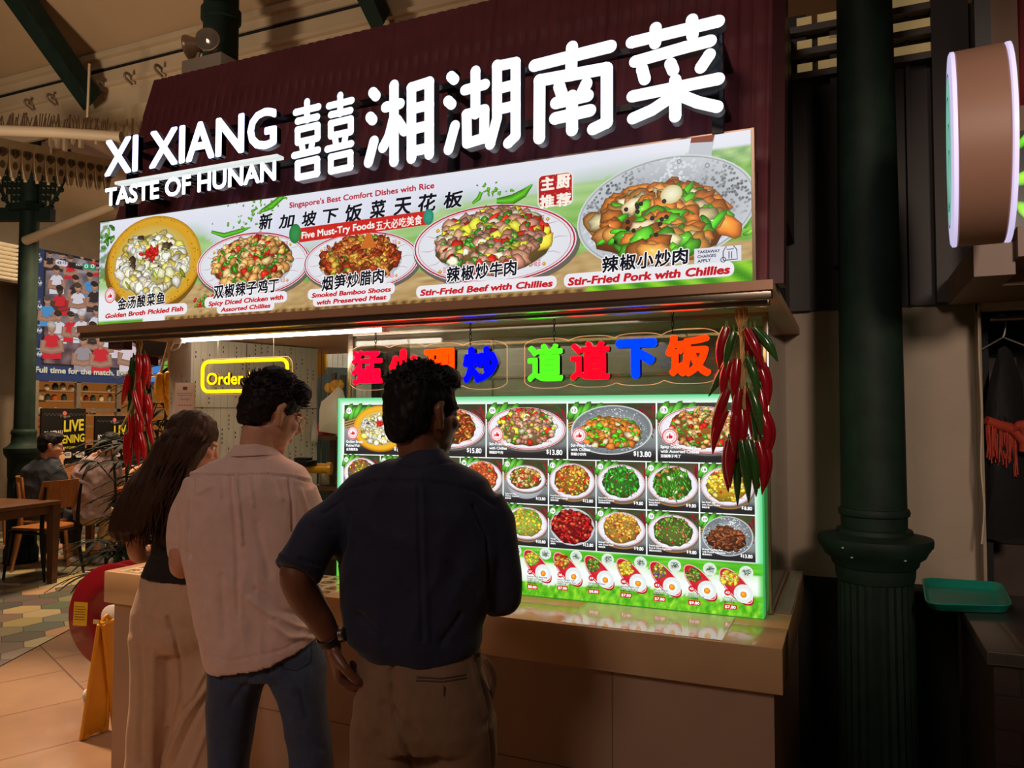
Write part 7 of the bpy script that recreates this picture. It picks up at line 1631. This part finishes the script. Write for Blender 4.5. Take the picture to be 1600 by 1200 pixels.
g.tube([at(262, 772, d), at(270, 748, d)], [.03, .022], 10); g.tube([at(316, 772, d), at(308, 748, d)], [.03, .022], 10)
solid(g, 'top', bk, wo, .0062, 5, folder(.003, 10, 8, 2.2, [([(250, 850), (300, 880)], 4, -.004), ([(240, 875), (330, 890)], 4, -.003)]))
cm = M('cream_trousers_cloth', (206, 170, 140), .7, 0, .05, 30, bump=.08, bscale=220, sheen=.1)
g = G(); g.rings([pring(225, 331, d, .20, y=896), pring(219, 332, d, .22, y=918), pring(210, 334, d, .25, y=952), pring(209, 334, d, .25, y=990), pring(211, 332, d, .22, y=1012)])
g.rings([pring(209, 284, d, .23, y=985), pring(209, 281, d, .22, y=1030), pring(208, 278, d, .21, y=1090), pring(206, 266, d, .21, y=1150), pring(204, 262, d, .22, y=1210), pring(203, 262, d, .23, y=1300)])
g.rings([pring(258, 334, d, .23, y=985, dd=.02), pring(266, 338, d, .22, y=1030, dd=.02), pring(268, 344, d, .22, y=1090, dd=.02), pring(262, 350, d, .23, y=1150, dd=.02), pring(256, 354, d, .25, y=1210, dd=.02), pring(256, 356, d, .26, y=1298, dd=.03)])
cr = [([(262, 965), (274, 1000), (280, 1040), (282, 1090), (262, 1140), (250, 1200)], 2.8, -.009), ([(222, 960), (262, 985)], 5, -.004), ([(330, 1062), (290, 1120), (258, 1190)], 4, .008), ([(318, 1050), (300, 1090), (284, 1104)], 3, .006), ([(322, 1090), (290, 1150), (268, 1200)], 4, -.007), ([(330, 1120), (300, 1200)], 4, .006), ([(215, 970), (222, 1060), (220, 1190)], 4, -.004), ([(240, 1020), (236, 1200)], 6, .004), ([(225, 908), (331, 912)], 1.5, -.003)]
solid(g, 'trousers', cm, wo, .0072, 4, folder(.0060, 6, 2.5, 3.7, cr)); shoes(wo, (f1, f2), m_white)

# ---------------- diners
def diner(label, d, headc, hs, yaw, pitch, rings, arms, lgs, skin, hairm, shirtm, trm, glasses=False, longhair=False, fl_=.012):
    gd = at(headc[0], 800, d); t = thing('person', label, 'person', V((gd.x, gd.y, 0))); g = G(); s = hs; hc_ = at(headc[0], headc[1], d); L, m = head(g, hc_, yaw, pitch, s, at(rings[0][0]*.5+rings[0][1]*.5, rings[0][2]+3, d))
    g.rings([pring(l+4, r-4, d, .16, y=y) for l, r, y in rings])
    for a in arms:
        P_ = [at(x, y, d+dd) for x, y, dd in a]; g.tube(P_, [.05, .042, .036, .026][:len(P_)], 10, sub=3); hand(g, P_[-1], P_[-1]-P_[-2], ZU, (.4, .5, .5, .6), 1.1, 1)
    for a in lgs: g.tube([at(x, y, d+dd) for x, y, dd in a], [.08, .07, .055, .045, .035][:len(a)], 10, sub=3)
    solid(g, 'body', skin, t, .009, 4); eyes(L, m, s, t); g = G(); e = lambda p, r: g.ell(L(p[0]*s, p[1]*s, p[2]*s), (r[0]*s, r[1]*s, r[2]*s), 18, 12, rot=m)
    e((0, -.022, .048), (.086, .098, .084)); e((0, -.054, .004), (.079, .060, .07)); e((0, .04, .09), (.065, .05, .035))
    if longhair: e((0, -.09, -.08), (.07, .05, .12))
    solid(g, 'hair', hairm, t, .010, 3, lambda c, n: .006*nz(c.x*40, c.y*40, c.z*40))
    g = G(); g.rings([pring(l, r, d, th, y=y) for (l, r, y), th in zip(rings, (.14, .20, .26, .28, .28, .28, .28))])
    for a in arms: g.tube([at(x, y, d+dd) for x, y, dd in a[:2]]+[at((a[1][0]+a[2][0])/2, (a[1][1]+a[2][1])/2, d+(a[1][2]+a[2][2])/2)], [.075, .065, .06], 12, sub=3)
    solid(g, 'shirt', shirtm, t, .012, 4, folder(.007, 9, 7, d, ()))
    g = G()
    for a in lgs: g.tube([at(x, y, d+dd) for x, y, dd in a[:-1]], [.10, .095, .075, .065][:len(a)-1], 12, sub=3)
    solid(g, 'trousers', trm, t, .012, 4, folder(.006, 8, 6, d+1, ()))
    for a in lgs: p = at(a[-1][0], a[-1][1], d+a[-1][2]); g = G(); g.tube([V((p.x, p.y, .05)), V((p.x, p.y, .05))+RT*.08, V((p.x, p.y, .04))+RT*.2], [.045, .05, .035], 10, sub=3); g.build('shoe', m_white, t)
    if glasses:
        g = G()
        for sg_ in (-1, 1):
            c = V((sg_*.033, .098, .0)); g.tube([L(*((c+V((.024*math.cos(q), -.006*abs(math.cos(q)), .019*math.sin(q))))*s)) for q in [2*PI*k/14 for k in range(14)]], .002, 5, closed=True); g.tube([L(sg_*.056*s, .092*s, .006*s), L(sg_*.082*s, -.01*s, .004*s)], .002, 5)
        g.build('eyeglasses', m_blackmetal, t)
    return t
gs = M('grey_shirt', (54, 60, 70), .8, 0, .12, 20, bump=.15, bscale=120); ls = M('lilac_shirt', (176, 152, 152), .75, 0, .08, 20, bump=.15, bscale=120); tt = M('tan_trousers', (190, 158, 110), .75, 0, .1, 20); dkt = M('dark_trousers', (34, 34, 40), .8)
diner('seated diner in a dark grey shirt with short black hair and glasses', 8.2, (80, 697), 1.16, math.radians(62), math.radians(8), [(66, 86, 713), (50, 92, 720), (36, 98, 734), (33, 99, 760), (38, 96, 790), (42, 94, 814)],
      [[(92, 738, .05), (98, 764, .1), (98, 745, .25), (95, 722, .27)]], [[(60, 812, 0), (104, 812, .15), (106, 850, .12), (108, 874, .1)], [(70, 812, .15), (112, 810, .3), (114, 846, .28), (116, 866, .26)]], SK3, HB, gs, dkt, True)
diner('diner in a lilac shirt hunched over the table with his back turned', 8.3, (172, 697), 1.12, math.radians(40), math.radians(38), [(146, 176, 707), (130, 182, 716), (114, 184, 738), (110, 180, 760), (116, 172, 784), (118, 168, 812)],
      [[(178, 724, .05), (186, 752, .12), (206, 738, .25), (218, 730, .3)], [(132, 722, .1), (150, 758, .3), (176, 744, .42), (192, 735, .45)]], [[(128, 808, .05), (172, 806, .1), (160, 840, .08), (146, 868, .05)], [(134, 808, .2), (176, 806, .28), (176, 840, .28), (170, 862, .28)]], SK3, HB, ls, tt)
diner('far diner with glasses and dark hair facing left behind the chilli garland', 9.75, (240, 702), 1.1, math.radians(-100), math.radians(14), [(232, 250, 716), (226, 260, 724), (222, 264, 738), (222, 264, 760), (224, 262, 790)],
      [[(226, 732, -.02), (222, 756, -.1), (212, 748, -.2), (204, 742, -.24)]], [[(240, 785, 0), (214, 786, -.05), (214, 820, -.05), (212, 846, -.05)]], SK1, HB, M('black_shirt', (32, 30, 34), .8), dkt, True, True)
